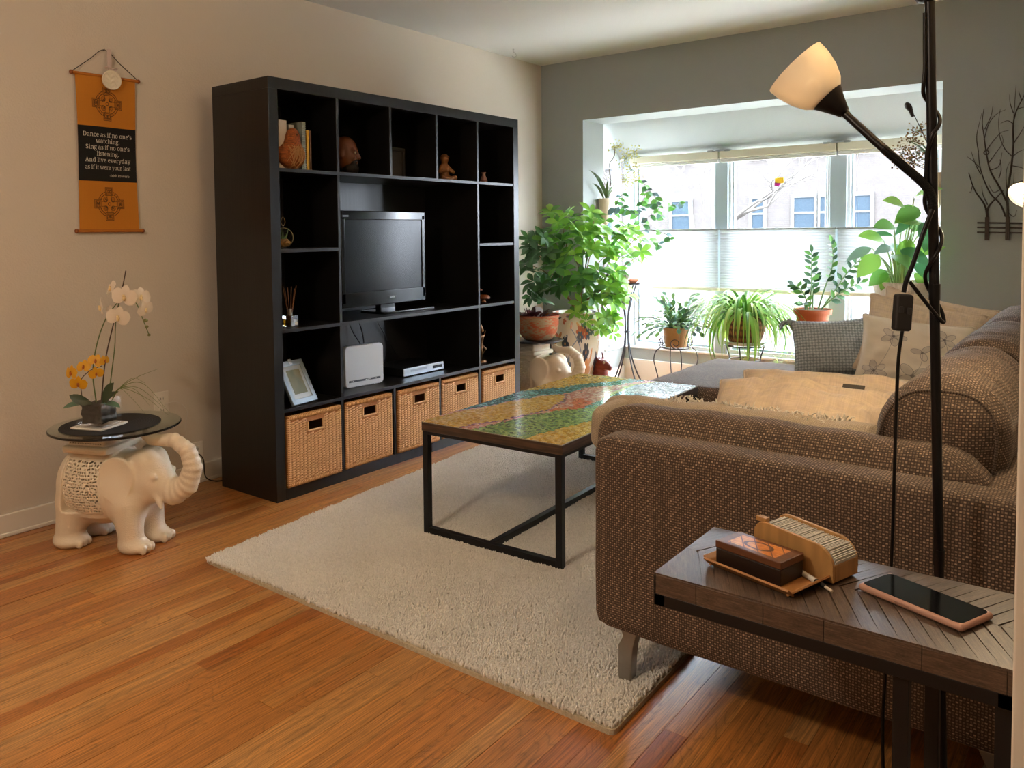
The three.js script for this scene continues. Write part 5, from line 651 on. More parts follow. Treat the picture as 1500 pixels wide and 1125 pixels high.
// ---------------------------------------------------------------- ceramic elephants
const eleph = (() => {
  const S = (x, y, z) => {
    const az = Math.abs(z); let d = ellipsoid(x, y, z, [-0.045, 0.235, 0], [0.175, 0.145, 0.125]);
    d = smin(d, ellipsoid(x, y, z, [-0.12, 0.22, 0], [0.09, 0.14, 0.118]), 0.05);
    d = smin(d, ellipsoid(x, y, z, [0.075, 0.21, 0], [0.085, 0.125, 0.105]), 0.05);
    const leg = (a, b, ra, rb) => Math.min(capsule(x, y, az, a, b, ra, rb));
    d = smin(d, capsule(x, y, az, [-0.135, 0.16, 0.062], [-0.158, 0.04, 0.068], 0.064, 0.050), 0.03); d = smin(d, ellipsoid(x, y, az, [-0.15, 0.022, 0.068], [0.066, 0.028, 0.058]), 0.02);
    d = smin(d, capsule(x, y, az, [0.10, 0.17, 0.058], [0.115, 0.04, 0.062], 0.056, 0.044), 0.03); d = smin(d, ellipsoid(x, y, az, [0.132, 0.022, 0.062], [0.06, 0.028, 0.05]), 0.02);
    for (const q of [-0.024, 0, 0.024]) { d = smin(d, ellipsoid(x, y, az, [0.183, 0.018, 0.062 + q], [0.014, 0.018, 0.0115]), 0.006); d = smin(d, ellipsoid(x, y, az, [-0.093, 0.016, 0.068 + q], [0.013, 0.016, 0.012]), 0.006); }
    let h = ellipsoid(x, y, z, [0.155, 0.275, 0], [0.085, 0.085, 0.074]); h = smin(h, ellipsoid(x, y, az, [0.15, 0.34, 0.032], [0.05, 0.035, 0.036]), 0.03);
    const tr = [[0.20, 0.245, 0], [0.262, 0.215, 0], [0.318, 0.248, 0], [0.345, 0.315, 0], [0.325, 0.375, 0], [0.268, 0.412, 0], [0.205, 0.408, 0], [0.165, 0.412, 0], [0.142, 0.425, 0]], rad = [0.056, 0.047, 0.040, 0.034, 0.030, 0.026, 0.022, 0.020, 0.018];
    let t = 9; for (let i = 0; i < tr.length - 1; i++) t = Math.min(t, capsule(x, y, z, tr[i], tr[i + 1], rad[i], rad[i + 1])); 
    const ang = Math.atan2(y - 0.32, x - 0.25); t += x > 0.24 ? 0.0016 * Math.sin(ang * 26) : 0;
    h = smin(h, t, 0.035); h = smin(h, ellipsoid(x, y, z, [0.18, 0.205, 0], [0.045, 0.03, 0.036]), 0.03);
    h = smin(h, capsule(x, y, az, [0.215, 0.215, 0.040], [0.245, 0.172, 0.058], 0.016, 0.007), 0.008);
    h = smin(h, ellipsoid(x, y, az, [0.215, 0.285, 0.058], [0.014, 0.012, 0.010]), 0.008);
    d = smin(d, h, 0.035);
    // ear: a flat dished lobe
    const ex = x - 0.085, ey = y - 0.285, er = Math.hypot(ex / 0.062, ey / 0.078), ear = Math.max(Math.abs(az - 0.098 - ex * -0.35 + (1 - er * er) * 0.008) - 0.009, (er - 1) * 0.06); d = smin(d, ear, 0.014);
    // saddle cloth with a border, saddle drum, tail
    const cx = Math.abs(x + 0.055) - 0.098, cloth = Math.max(ellipsoid(x, y, z, [-0.045, 0.235, 0], [0.184, 0.156, 0.136]), cx, 0.085 - y); d = Math.min(d, cloth);
    const rim = Math.max(ellipsoid(x, y, z, [-0.045, 0.235, 0], [0.188, 0.160, 0.141]), Math.abs(cx + 0.008) - 0.008, 0.085 - y); d = Math.min(d, rim); d = Math.min(d, Math.max(ellipsoid(x, y, z, [-0.045, 0.235, 0], [0.187, 0.159, 0.140]), cx, Math.abs(y - 0.125) - 0.007)); d = Math.min(d, Math.max(ellipsoid(x, y, z, [-0.045, 0.235, 0], [0.186, 0.158, 0.139]), cx, Math.abs(y - 0.092) - 0.007));
    const bxd = (cx0, cy0, hx, hy, hz, r) => { const a = Math.max(Math.abs(x - cx0) - hx + r, 0), b = Math.max(Math.abs(y - cy0) - hy + r, 0), c = Math.max(az - hz + r, 0); return Math.hypot(a, b, c) - r; };
    d = Math.min(d, bxd(-0.05, 0.378, 0.098, 0.014, 0.105, 0.008)); d = Math.min(d, bxd(-0.05, 0.41, 0.083, 0.036, 0.088, 0.008));
    d = smin(d, capsule(x, y, z, [-0.21, 0.28, 0], [-0.232, 0.16, 0.01], 0.013, 0.011), 0.01);
    return Math.max(d, -y);
  };
  // the saddle cloth and the saddle drum are really pierced: thin panels with holes in front of a hollow
  const tunnel = (x, y, z) => Math.max(Math.abs(x + 0.055) - 0.083, Math.abs(y - 0.246) - 0.098), drum = (x, y, z) => Math.max(Math.abs(x + 0.05) - 0.074, Math.abs(y - 0.414) - 0.019);
  const body = netMesh((x, y, z) => Math.max(S(x, y, z), -tunnel(x, y, z), -drum(x, y, z)), [-0.27, -0.008, -0.17], [0.40, 0.462, 0.17], 0.0052);
  const grid = []; for (let j = 0; j < 17; j++) { grid.push([]); for (let i = 0; i < 15; i++) grid[j].push((i * 7 + j * 5) % 9 === 0 ? null : [-0.055 + (i - 7) * 0.0104 + (j % 2) * 0.004 + rr(-0.0022, 0.0022), 0.158 + j * 0.0111 + rr(-0.0022, 0.0022), rr(0.0032, 0.0050), rr(0.0022, 0.0032), rr(-1.5, 1.5)]); }
  const holesAt = (x, y) => { let m = 1; const j0 = Math.round((y - 0.158) / 0.0111), i0 = Math.round((x + 0.055) / 0.0104) + 7; for (let j = j0 - 1; j <= j0 + 1; j++) for (let i = i0 - 1; i <= i0 + 1; i++) { const q = grid[j]?.[i]; if (!q) continue; const c = Math.cos(q[4]), sn = Math.sin(q[4]), dx = x - q[0], dy = y - q[1], u = (dx * c + dy * sn) / q[2], v = (-dx * sn + dy * c) / q[3]; m = Math.min(m, (Math.hypot(u, v) - 1) * q[3]); } return m; };
  const panel = netMesh((x, y, z) => Math.max(ellipsoid(x, y, z, [-0.045, 0.235, 0], [0.185, 0.157, 0.137]), -ellipsoid(x, y, z, [-0.045, 0.235, 0], [0.179, 0.151, 0.131]), Math.abs(x + 0.055) - 0.086, Math.abs(y - 0.246) - 0.102, -holesAt(x, y)), [-0.145, 0.138, 0.03], [0.035, 0.352, 0.142], 0.0017);
  const ds = new THREE.Shape([[-0.078, 0.394], [0.078, 0.394], [0.078, 0.434], [-0.078, 0.434]].map(([a, b]) => new THREE.Vector2(a, b))); for (let r = 0; r < 3; r++) for (let i = 0; i < 13; i++) { const p = new THREE.Path(); p.absellipse(-0.07 + i * 0.0112 + (r === 1 ? 0.005 : 0), 0.402 + r * 0.0118, 0.0036, 0.0028, 0, Math.PI * 2, true, 0.4); ds.holes.push(p); }
  const drumPanel = new THREE.ExtrudeGeometry(ds, { depth: 0.004, bevelEnabled: false, curveSegments: 5 }).translate(-0.05, 0, 0.084);
  const flip = (g) => { const p = g.clone(); p.scale(1, 1, -1); if (p.index) { const ix = p.index.array; for (let i = 0; i < ix.length; i += 3) { const t = ix[i]; ix[i] = ix[i + 1]; ix[i + 1] = t; } } else { for (const k of Object.keys(p.attributes)) { const at = p.attributes[k], n = at.itemSize, ar = at.array; for (let i = 0; i < at.count; i += 3) for (let c = 0; c < n; c++) { const t = ar[i * n + c]; ar[i * n + c] = ar[(i + 1) * n + c]; ar[(i + 1) * n + c] = t; } } } p.computeVertexNormals(); return p; };
  return { body, panels: [panel, flip(panel)], drums: [drumPanel, flip(drumPanel)] };
})();
const ceramic = phys('#e6d6bd', 0.5, { clearcoat: 0.15, clearcoatRoughness: 0.4, bumpMap: rep(plasterBump, 14, 14), bumpScale: 0.0012 });
function makeElephant(label, pos, turn) { const e = thing('elephant_stand', label, 'plant stand', pos, turn, 'ceramic elephant stands'); part('body', eleph.body, ceramic, e); for (const g of eleph.panels) part('saddle_cloth', g, ceramic, e, 'pierced lattice saddle cloth'); for (const g of eleph.drums) part('saddle_panel', g, ceramic, e, 'pierced saddle panel'); return e; }
{
  const [ex, ez] = [0.418, 3.605]; makeElephant('cream ceramic elephant stand with raised trunk under a glass top', [ex, 0, ez], 0.40);
  const gt = thing('glass_tabletop', 'round clear glass top resting on the elephant', 'tabletop', [0.415, 0.4465, 3.594]); part('glass', lathe([[0, 0], [0.233, 0], [0.237, 0.003], [0.237, 0.007], [0.233, 0.010], [0, 0.010]], 80), phys('#ffffff', 0.02, { transmission: 1, thickness: 0.01, ior: 1.5, attenuationColor: '#7fae9a', attenuationDistance: 0.06 }), gt);
  const matTex = tex(256, 256, (u, v) => { const r = Math.hypot(u - 0.5, v - 0.5) * 2, a = Math.atan2(v - 0.5, u - 0.5); const k = 0.5 + 0.5 * Math.sin(r * 130 + a); return 0.35 + 0.3 * k + 0.2 * (nC(u, v) - 0.5); }, false);
  const pm = lathe([[0, 0], [0.178, 0], [0.180, 0.002], [0.178, 0.004], [0, 0.004]], 60); { const p = pm.attributes.position, uv = pm.attributes.uv; for (let i = 0; i < p.count; i++) uv.setXY(i, 0.5 + p.getX(i) / 0.39, 0.5 + p.getZ(i) / 0.39); }
  const mm = solo('placemat', 'round black woven placemat on the glass top', 'placemat', pm, mat('#1b1a1c', 0.75, { bumpMap: matTex, bumpScale: 0.002 })); mm.position.set(0.412, 0.4568, 3.612);
  const sc = thing('square_saucer', 'white square saucer under the glass vase', 'saucer', [0.428, 0.4612, 3.664], 0.38); part('dish', rbx(-0.066, 0.066, 0, 0.005, -0.066, 0.066, 0.002), mat('#e9e4da', 0.25), sc); for (let k = 0; k < 4; k++) part('raised_rim', moved(rbx(-0.070, 0.070, 0.003, 0.010, 0.064, 0.070, 0.002), 0, 0, 0, 0, k * Math.PI / 2, 0), mat('#e9e4da', 0.25), sc);
}
// ---------------------------------------------------------------- plants
// a leaf along +x, blade in xz, folded along the midrib and bent down towards the tip
function leafGeo(L, W, { bend = 0.35, fold = 0.25, n = 6, tip = 1.2, belly = 0.42, wave = 0 } = {}) {
  const P = [], I = [], U = [];
  for (let i = 0; i <= n; i++) { const t = i / n, a = bend * t, x = bend ? L * Math.sin(a) / bend : L * t, y = bend ? -L * (1 - Math.cos(a)) / bend : 0; const w = W / 2 * Math.pow(Math.sin(Math.PI * Math.pow(t, Math.log(0.5) / Math.log(belly))), tip < 1 ? tip : 1) * (t > 0.98 ? 0 : 1) + (i === 0 ? 0.0008 : 0);
    for (const s of [-1, 0, 1]) { P.push(x, y + (s ? w * fold : 0) + wave * s * Math.sin(t * 9), s * w); U.push(t, s * 0.5 + 0.5); } }
  for (let i = 0; i < n; i++) for (const s of [0, 1]) { const a = i * 3 + s, b = a + 1, c = a + 3, d = a + 4; I.push(a, b, c, b, d, c); }
  const g = new THREE.BufferGeometry(); g.setAttribute('position', new THREE.Float32BufferAttribute(P, 3)); g.setAttribute('uv', new THREE.Float32BufferAttribute(U, 2)); g.setIndex(I); g.computeVertexNormals(); return g;
}
const leafMat = (c, o = {}) => phys(c, 0.5, { transmission: 0.28, thickness: 0, side: THREE.DoubleSide, ...o });
const _x = V(), _y = V(), _z = V(), _m = new THREE.Matrix4();
function orient(o, base, dir, up = V(0, 1, 0), s = 1) { _x.copy(dir).normalize(); _z.crossVectors(_x, up); if (_z.lengthSq() < 1e-5) _z.set(0, 0, 1); _z.normalize(); _y.crossVectors(_z, _x); _m.makeBasis(_x, _y, _z); o.quaternion.setFromRotationMatrix(_m); o.position.copy(base); o.scale.setScalar(s); return o; }
function leafAt(name, geo, m, parent, base, dir, up, s = 1) { const o = new THREE.Mesh(geo, m); o.name = name; o.castShadow = o.receiveShadow = true; orient(o, base, dir, up, s); parent.add(o); return o; }
const bent = (geo, base, dir, up, s = 1) => { const o = new THREE.Object3D(); orient(o, base, dir, up, s); o.updateMatrix(); return geo.clone().applyMatrix4(o.matrix); };
const YAW = 38.6125 * Math.PI / 180;
// plants are set out in frames that stand upright and face the room's length; u and v count steps of k metres
function plantThing(name, label, pos, group) { return thing(name, label, 'plant', pos, YAW, group); }
const soilMat = mat('#3a2a1c', 0.95, { bumpMap: rep(plasterBump, 20, 20), bumpScale: 0.01 });
const terracotta = mat('#b5623a', 0.75, { bumpMap: rep(plasterBump, 10, 10), bumpScale: 0.001 }), iron = mat('#3c3d40', 0.45, { metalness: 0.6 });

// ---- orchid arrangement on the elephant table
{
  const k = 0.00258, o = plantThing('orchid_arrangement', 'white and yellow orchids in a square glass vase', [0.428, 0.4665, 3.664]);
  const F = (u, v, d = 0) => V((u - 140) * k, (616 - v) * k, d);
  const vase = part('vase', [bx(-0.056, 0.056, 0, 0.006, -0.056, 0.056), bx(-0.056, 0.056, 0.006, 0.105, 0.0525, 0.056), bx(-0.056, 0.056, 0.006, 0.105, -0.056, -0.0525), bx(0.0525, 0.056, 0.006, 0.105, -0.0525, 0.0525), bx(-0.056, -0.0525, 0.006, 0.105, -0.0525, 0.0525)], phys('#ffffff', 0.03, { transmission: 1, thickness: 0, ior: 1.45 }), o, 'clear glass cube'); vase.rotation.y = -YAW + 0.38 + 0.05;
  const moss = part('moss', netMesh((x, y, z) => Math.max(Math.abs(x) - 0.044, Math.abs(z) - 0.044, y - 0.085, 0.014 - y) + N3(x * 90, y * 90, z * 90) * 0.005, [-0.056, 0, -0.056], [0.056, 0.104, 0.056], 0.005), mat('#1d1a12', 0.95), o, 'dark moss'); moss.rotation.y = vase.rotation.y;
  const stemG = mat('#5a6b34', 0.6), stemB = mat('#4a3524', 0.7);
  part('stem', taperTube([F(137, 588), F(133, 540), F(140, 498), F(156, 458), F(174, 436), F(188, 428, 0.01), F(203, 440, 0.02), F(211, 462, 0.02), F(219, 484, 0.02)], 0.0026, 0.0016, 48, 6), stemG, o); part('stake', taperTube([F(143, 588), F(152, 520), F(163, 470, -0.01), F(173, 430, -0.02), F(182, 392, -0.02)], 0.0025, 0.002, 24, 6), stemB, o, 'brown support stake'); part('stem', taperTube([F(153, 585), F(160, 540), F(166, 500), F(168, 470), F(172, 440, -0.01)], 0.0024, 0.0016, 24, 6), stemG, o); part('stem', taperTube([F(119, 590, 0.01), F(119, 565, 0.02), F(118, 550, 0.02), F(132, 535, 0.02), F(150, 528, 0.02)], 0.002, 0.0014, 20, 6), stemB, o);
  const petalA = leafGeo(0.040, 0.046, { bend: 0.5, fold: 0.08, n: 6, belly: 0.55, tip: 0.6 }), petalB = leafGeo(0.038, 0.026, { bend: 0.4, fold: 0.1, n: 6, belly: 0.5, tip: 0.7 });
  const white = phys('#efe2cf', 0.6, { transmission: 0.25, thickness: 0, side: THREE.DoubleSide }), yel = phys('#e2a613', 0.55, { transmission: 0.2, thickness: 0, side: THREE.DoubleSide }), lipW = mat('#e8cf9a', 0.5), lipY = mat('#a8571a', 0.5);
  const bloom = (c, face, s, pm, lip, nm) => { const f = new THREE.Group(); f.name = nm; o.add(f); const q = new THREE.Quaternion().setFromUnitVectors(V(0, 0, 1), face.clone().normalize()); f.quaternion.copy(q); f.position.copy(c); f.scale.setScalar(s); const spin = rr(-0.3, 0.3); [[1.57, petalB], [1.57 + 2.2, petalB], [1.57 - 2.2, petalB], [0.12, petalA], [Math.PI - 0.12, petalA]].forEach(([a, g]) => leafAt('petal', g, pm, f, V(0, 0, g === petalA ? 0.002 : 0), V(Math.cos(a + spin), Math.sin(a + spin), 0.18), V(0, 0, 1))); part('lip', [new THREE.SphereGeometry(0.006, 10, 8).scale(0.9, 1.4, 1).translate(0, -0.005, 0.006), new THREE.SphereGeometry(0.0045, 8, 6).translate(0, 0.003, 0.008)], lip, f); };
  for (const [u, v, d, fx, fy, fz, s] of [[187, 428, 0.03, 0.1, -0.1, 1, 1.2], [178, 457, 0.035, 0.25, -0.15, 1, 1.1], [149, 444, 0.0, -0.9, -0.05, 0.5, 1.05], [162, 417, -0.01, -0.6, 0.3, 0.55, 0.9], [205, 430, 0.0, 0.7, 0.2, 0.6, 1.05], [213, 447, 0.01, 0.85, -0.2, 0.5, 0.9], [160, 452, -0.02, -0.4, -0.3, 0.6, 0.85]]) bloom(F(u, v, d), V(fx, fy, fz), s, white, lipW, 'white_blossom');
  for (const [u, v, d, fx, fy, fz, s] of [[108, 537, 0.03, -0.5, 0.1, 1, 0.8], [119, 552, 0.04, 0.1, -0.3, 1, 0.85], [124, 529, 0.02, -0.1, 0.4, 0.9, 0.75], [141, 521, 0.02, 0.3, 0.5, 0.9, 0.75], [143, 538, 0.03, 0.5, -0.2, 1, 0.7], [152, 521, 0.01, 0.9, 0.1, 0.5, 0.55]]) bloom(F(u, v, d), V(fx, fy, fz), s, yel, lipY, 'yellow_blossom');
  for (const [u, v, s] of [[215, 463, 1.2], [216, 472, 1], [219, 484, 0.9]]) part('bud', new THREE.SphereGeometry(0.0055 * s, 10, 8).scale(1.3, 1, 1).translate(...F(u, v, 0.02).toArray()), mat('#6b6a3a', 0.6), o);
  const dk = leafMat('#2f4023', { transmission: 0.1 }), lg = leafMat('#5f7f68', { transmission: 0.1 }), big = leafGeo(0.115, 0.056, { bend: 0.4, fold: 0.18, n: 8, belly: 0.6, tip: 0.7 }), med = leafGeo(0.10, 0.034, { bend: 0.7, fold: 0.25, n: 8, belly: 0.6, tip: 0.7 });
  leafAt('leaf', big, dk, o, F(150, 590, 0.02), V(0.35, 1, 0.35), V(-0.6, 0.2, 0.8)); leafAt('leaf', med, dk, o, F(138, 586, 0.02), V(-0.7, 0.5, 0.5), V(0, 0.4, 1)); leafAt('leaf', med, lg, o, F(128, 584, 0.01), V(-1, 0.18, 0.25), V(0, 1, 0.5)); leafAt('leaf', med, lg, o, F(150, 582, 0.03), V(0.9, 0.22, 0.4), V(0, 1, 0.3), 0.85); leafAt('leaf', med, dk, o, F(145, 586, -0.02), V(0.1, 0.6, -0.8), V(0, 1, 0));
  for (const [u, v, mu, mv] of [[231, 533, 200, 545], [213, 553, 195, 546], [247, 597, 205, 553], [245, 600, 210, 574], [213, 599, 190, 574], [218, 585, 195, 562], [240, 590, 200, 560]]) part('grass_blade', taperTube([F(158, 582, 0), F(172, 562, 0.01), F(mu, mv, 0.02), F(u, v, 0.03)], 0.0016, 0.0005, 18, 4), mat('#76813f', 0.7), o);
}
// ---- schefflera in the painted floor vase
{
  const vx = 0.45, vz = 0.28, k = 0.00478;
  const floral = (() => { const c = document.createElement('canvas'); c.width = 1024; c.height = 512; const x = c.getContext('2d'); x.fillStyle = '#ded6c6'; x.fillRect(0, 0, 1024, 512); const petals = (cx, cy, r, n, col) => { x.fillStyle = col; for (let i = 0; i < n; i++) { const a = i / n * 6.283; x.beginPath(); x.ellipse(cx + Math.cos(a) * r * 0.6, cy + Math.sin(a) * r * 0.6, r * 0.45, r * 0.3, a, 0, 7); x.fill(); } x.fillStyle = '#c9925a'; x.beginPath(); x.arc(cx, cy, r * 0.2, 0, 7); x.fill(); };
    for (let i = 0; i < 46; i++) { const cx = rnd() * 1024, cy = 60 + rnd() * 420; x.strokeStyle = pick(['#c98b4e', '#b9764a', '#7c8ba0']); x.lineWidth = 4; x.beginPath(); x.moveTo(cx, cy); x.quadraticCurveTo(cx + rr(-60, 60), cy + rr(-50, 50), cx + rr(-90, 90), cy + rr(-70, 70)); x.stroke(); }
    for (let i = 0; i < 60; i++) { x.fillStyle = pick(['#c77f42', '#b5623f', '#d3a066', '#8fa0b0']); x.save(); x.translate(rnd() * 1024, 50 + rnd() * 440); x.rotate(rnd() * 6.28); x.beginPath(); x.ellipse(0, 0, 17, 7, 0, 0, 7); x.fill(); x.restore(); }
    for (let i = 0; i < 120; i++) petals(rnd() * 1024, 60 + rnd() * 430, rr(15, 27), 6, pick(['#3c4450', '#55606e', '#b4603f', '#c98d55', '#6d7b90']));
    for (const y of [22, 492]) { x.fillStyle = '#a9745a'; x.fillRect(0, y - 6, 1024, 9); } const t = new THREE.CanvasTexture(c); t.colorSpace = THREE.SRGBColorSpace; t.wrapS = THREE.RepeatWrapping; return t; })();
  const v = thing('floor_vase', 'large cream floor vase painted with dark flowers', 'vase', [vx, 0, vz]); part('body', lathe([[0, 0], [0.10, 0], [0.105, 0.012], [0.125, 0.12], [0.155, 0.27], [0.172, 0.40], [0.172, 0.48], [0.158, 0.55], [0.146, 0.58], [0.150, 0.60], [0.156, 0.61], [0.148, 0.612], [0.138, 0.58], [0.14, 0.54]], 56), phys('#ffffff', 0.3, { map: floral, clearcoat: 0.5, clearcoatRoughness: 0.15 }), v, 'painted flowers'); part('soil', cyl(0.138, 0.138, 0.01, 24, 0, 0.56, 0), soilMat, v);
  const o = plantThing('schefflera', 'bushy bright green umbrella plant rising from the painted floor vase', [vx, 0.60, vz]), F = (u, w, d = 0) => V((u - 841) * k, (458 - w) * k, d), wood = mat('#7a5a3a', 0.8);
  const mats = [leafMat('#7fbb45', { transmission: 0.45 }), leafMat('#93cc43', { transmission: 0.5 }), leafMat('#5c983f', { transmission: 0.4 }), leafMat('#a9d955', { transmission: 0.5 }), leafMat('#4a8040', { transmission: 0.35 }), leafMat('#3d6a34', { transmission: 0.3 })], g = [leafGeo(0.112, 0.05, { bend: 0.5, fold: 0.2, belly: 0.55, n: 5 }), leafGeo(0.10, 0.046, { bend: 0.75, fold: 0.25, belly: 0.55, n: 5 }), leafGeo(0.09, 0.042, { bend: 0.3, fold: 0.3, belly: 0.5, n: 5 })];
  // whorls: u, v, depth offset, size, darkness; the darkest put shade on the left into leaf colour
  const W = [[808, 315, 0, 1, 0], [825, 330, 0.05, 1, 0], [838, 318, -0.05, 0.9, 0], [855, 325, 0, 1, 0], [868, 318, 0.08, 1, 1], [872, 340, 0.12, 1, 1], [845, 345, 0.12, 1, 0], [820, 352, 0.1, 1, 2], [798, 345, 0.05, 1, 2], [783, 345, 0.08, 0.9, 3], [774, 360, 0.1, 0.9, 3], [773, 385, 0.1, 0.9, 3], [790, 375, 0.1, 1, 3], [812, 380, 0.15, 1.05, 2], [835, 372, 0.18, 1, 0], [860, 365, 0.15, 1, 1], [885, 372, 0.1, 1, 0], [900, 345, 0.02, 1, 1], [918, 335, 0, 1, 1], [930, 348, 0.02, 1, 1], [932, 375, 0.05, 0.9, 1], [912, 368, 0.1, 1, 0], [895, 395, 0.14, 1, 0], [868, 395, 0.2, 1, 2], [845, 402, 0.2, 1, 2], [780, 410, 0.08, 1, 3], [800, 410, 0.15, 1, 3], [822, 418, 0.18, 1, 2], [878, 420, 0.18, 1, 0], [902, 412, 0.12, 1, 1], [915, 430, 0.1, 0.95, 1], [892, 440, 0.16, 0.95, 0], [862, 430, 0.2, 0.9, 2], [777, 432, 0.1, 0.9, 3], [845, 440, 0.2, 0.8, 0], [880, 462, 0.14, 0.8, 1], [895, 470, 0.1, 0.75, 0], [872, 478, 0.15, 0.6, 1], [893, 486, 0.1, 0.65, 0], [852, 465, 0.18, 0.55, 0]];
  const hubs = [F(838, 440, 0.02), F(850, 420, 0.08), F(820, 420, 0.05), F(870, 430, 0.06)];
  for (const [a, b, c] of [[838, 440, 0.02], [850, 420, 0.08], [820, 420, 0.05], [870, 430, 0.06]]) part('trunk', taperTube([V(rr(-0.03, 0.03), -0.035, rr(-0.03, 0.03)), F(840, 450, c * 0.5), F(a, b, c)], 0.011, 0.008, 10, 7), wood, o);
  W.forEach(([u, w, d, s, tone], i) => {
    const c = F(u, w, d), hub = hubs.reduce((a, b) => a.distanceTo(c) < b.distanceTo(c) ? a : b), mid = hub.clone().lerp(c, 0.55).add(V(0, 0.03, rr(-0.03, 0.03))); part('branch', taperTube([hub, mid, c], 0.0045, 0.002, 10, 5), i % 3 ? wood : mats[2], o);
    const out = c.clone().sub(F(845, 430, 0.05)).setLength(0.5).add(V(0, 0.55, 0.45)).normalize(), n = 6 + (i % 2), side = V(1, 0, 0).cross(out).normalize(), s2 = out.clone().cross(side);
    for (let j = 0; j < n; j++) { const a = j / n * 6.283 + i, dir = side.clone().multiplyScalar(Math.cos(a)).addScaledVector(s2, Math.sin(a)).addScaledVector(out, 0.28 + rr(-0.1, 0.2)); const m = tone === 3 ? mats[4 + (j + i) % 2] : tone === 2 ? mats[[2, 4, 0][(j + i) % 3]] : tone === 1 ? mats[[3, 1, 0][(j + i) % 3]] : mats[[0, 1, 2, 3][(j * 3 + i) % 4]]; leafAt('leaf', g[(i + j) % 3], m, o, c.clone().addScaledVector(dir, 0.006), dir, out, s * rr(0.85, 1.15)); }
  });
  // the many leaves further inside the crown
  const inner = mats.map(() => []);
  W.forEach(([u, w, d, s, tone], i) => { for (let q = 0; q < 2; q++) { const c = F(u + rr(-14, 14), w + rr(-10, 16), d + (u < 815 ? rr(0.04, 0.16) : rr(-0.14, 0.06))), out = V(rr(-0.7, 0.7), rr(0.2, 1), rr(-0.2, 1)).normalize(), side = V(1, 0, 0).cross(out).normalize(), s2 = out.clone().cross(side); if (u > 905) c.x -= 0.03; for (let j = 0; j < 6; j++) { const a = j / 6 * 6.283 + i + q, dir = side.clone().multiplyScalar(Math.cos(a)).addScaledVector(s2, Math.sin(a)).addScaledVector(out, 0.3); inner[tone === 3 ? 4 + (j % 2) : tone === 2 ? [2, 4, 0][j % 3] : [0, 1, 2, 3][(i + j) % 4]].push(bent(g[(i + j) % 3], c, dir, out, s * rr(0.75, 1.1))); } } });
  inner.forEach((l, i) => { if (l.length) part('inner_leaves', l, mats[i], o).userData.kind = 'stuff'; });
}
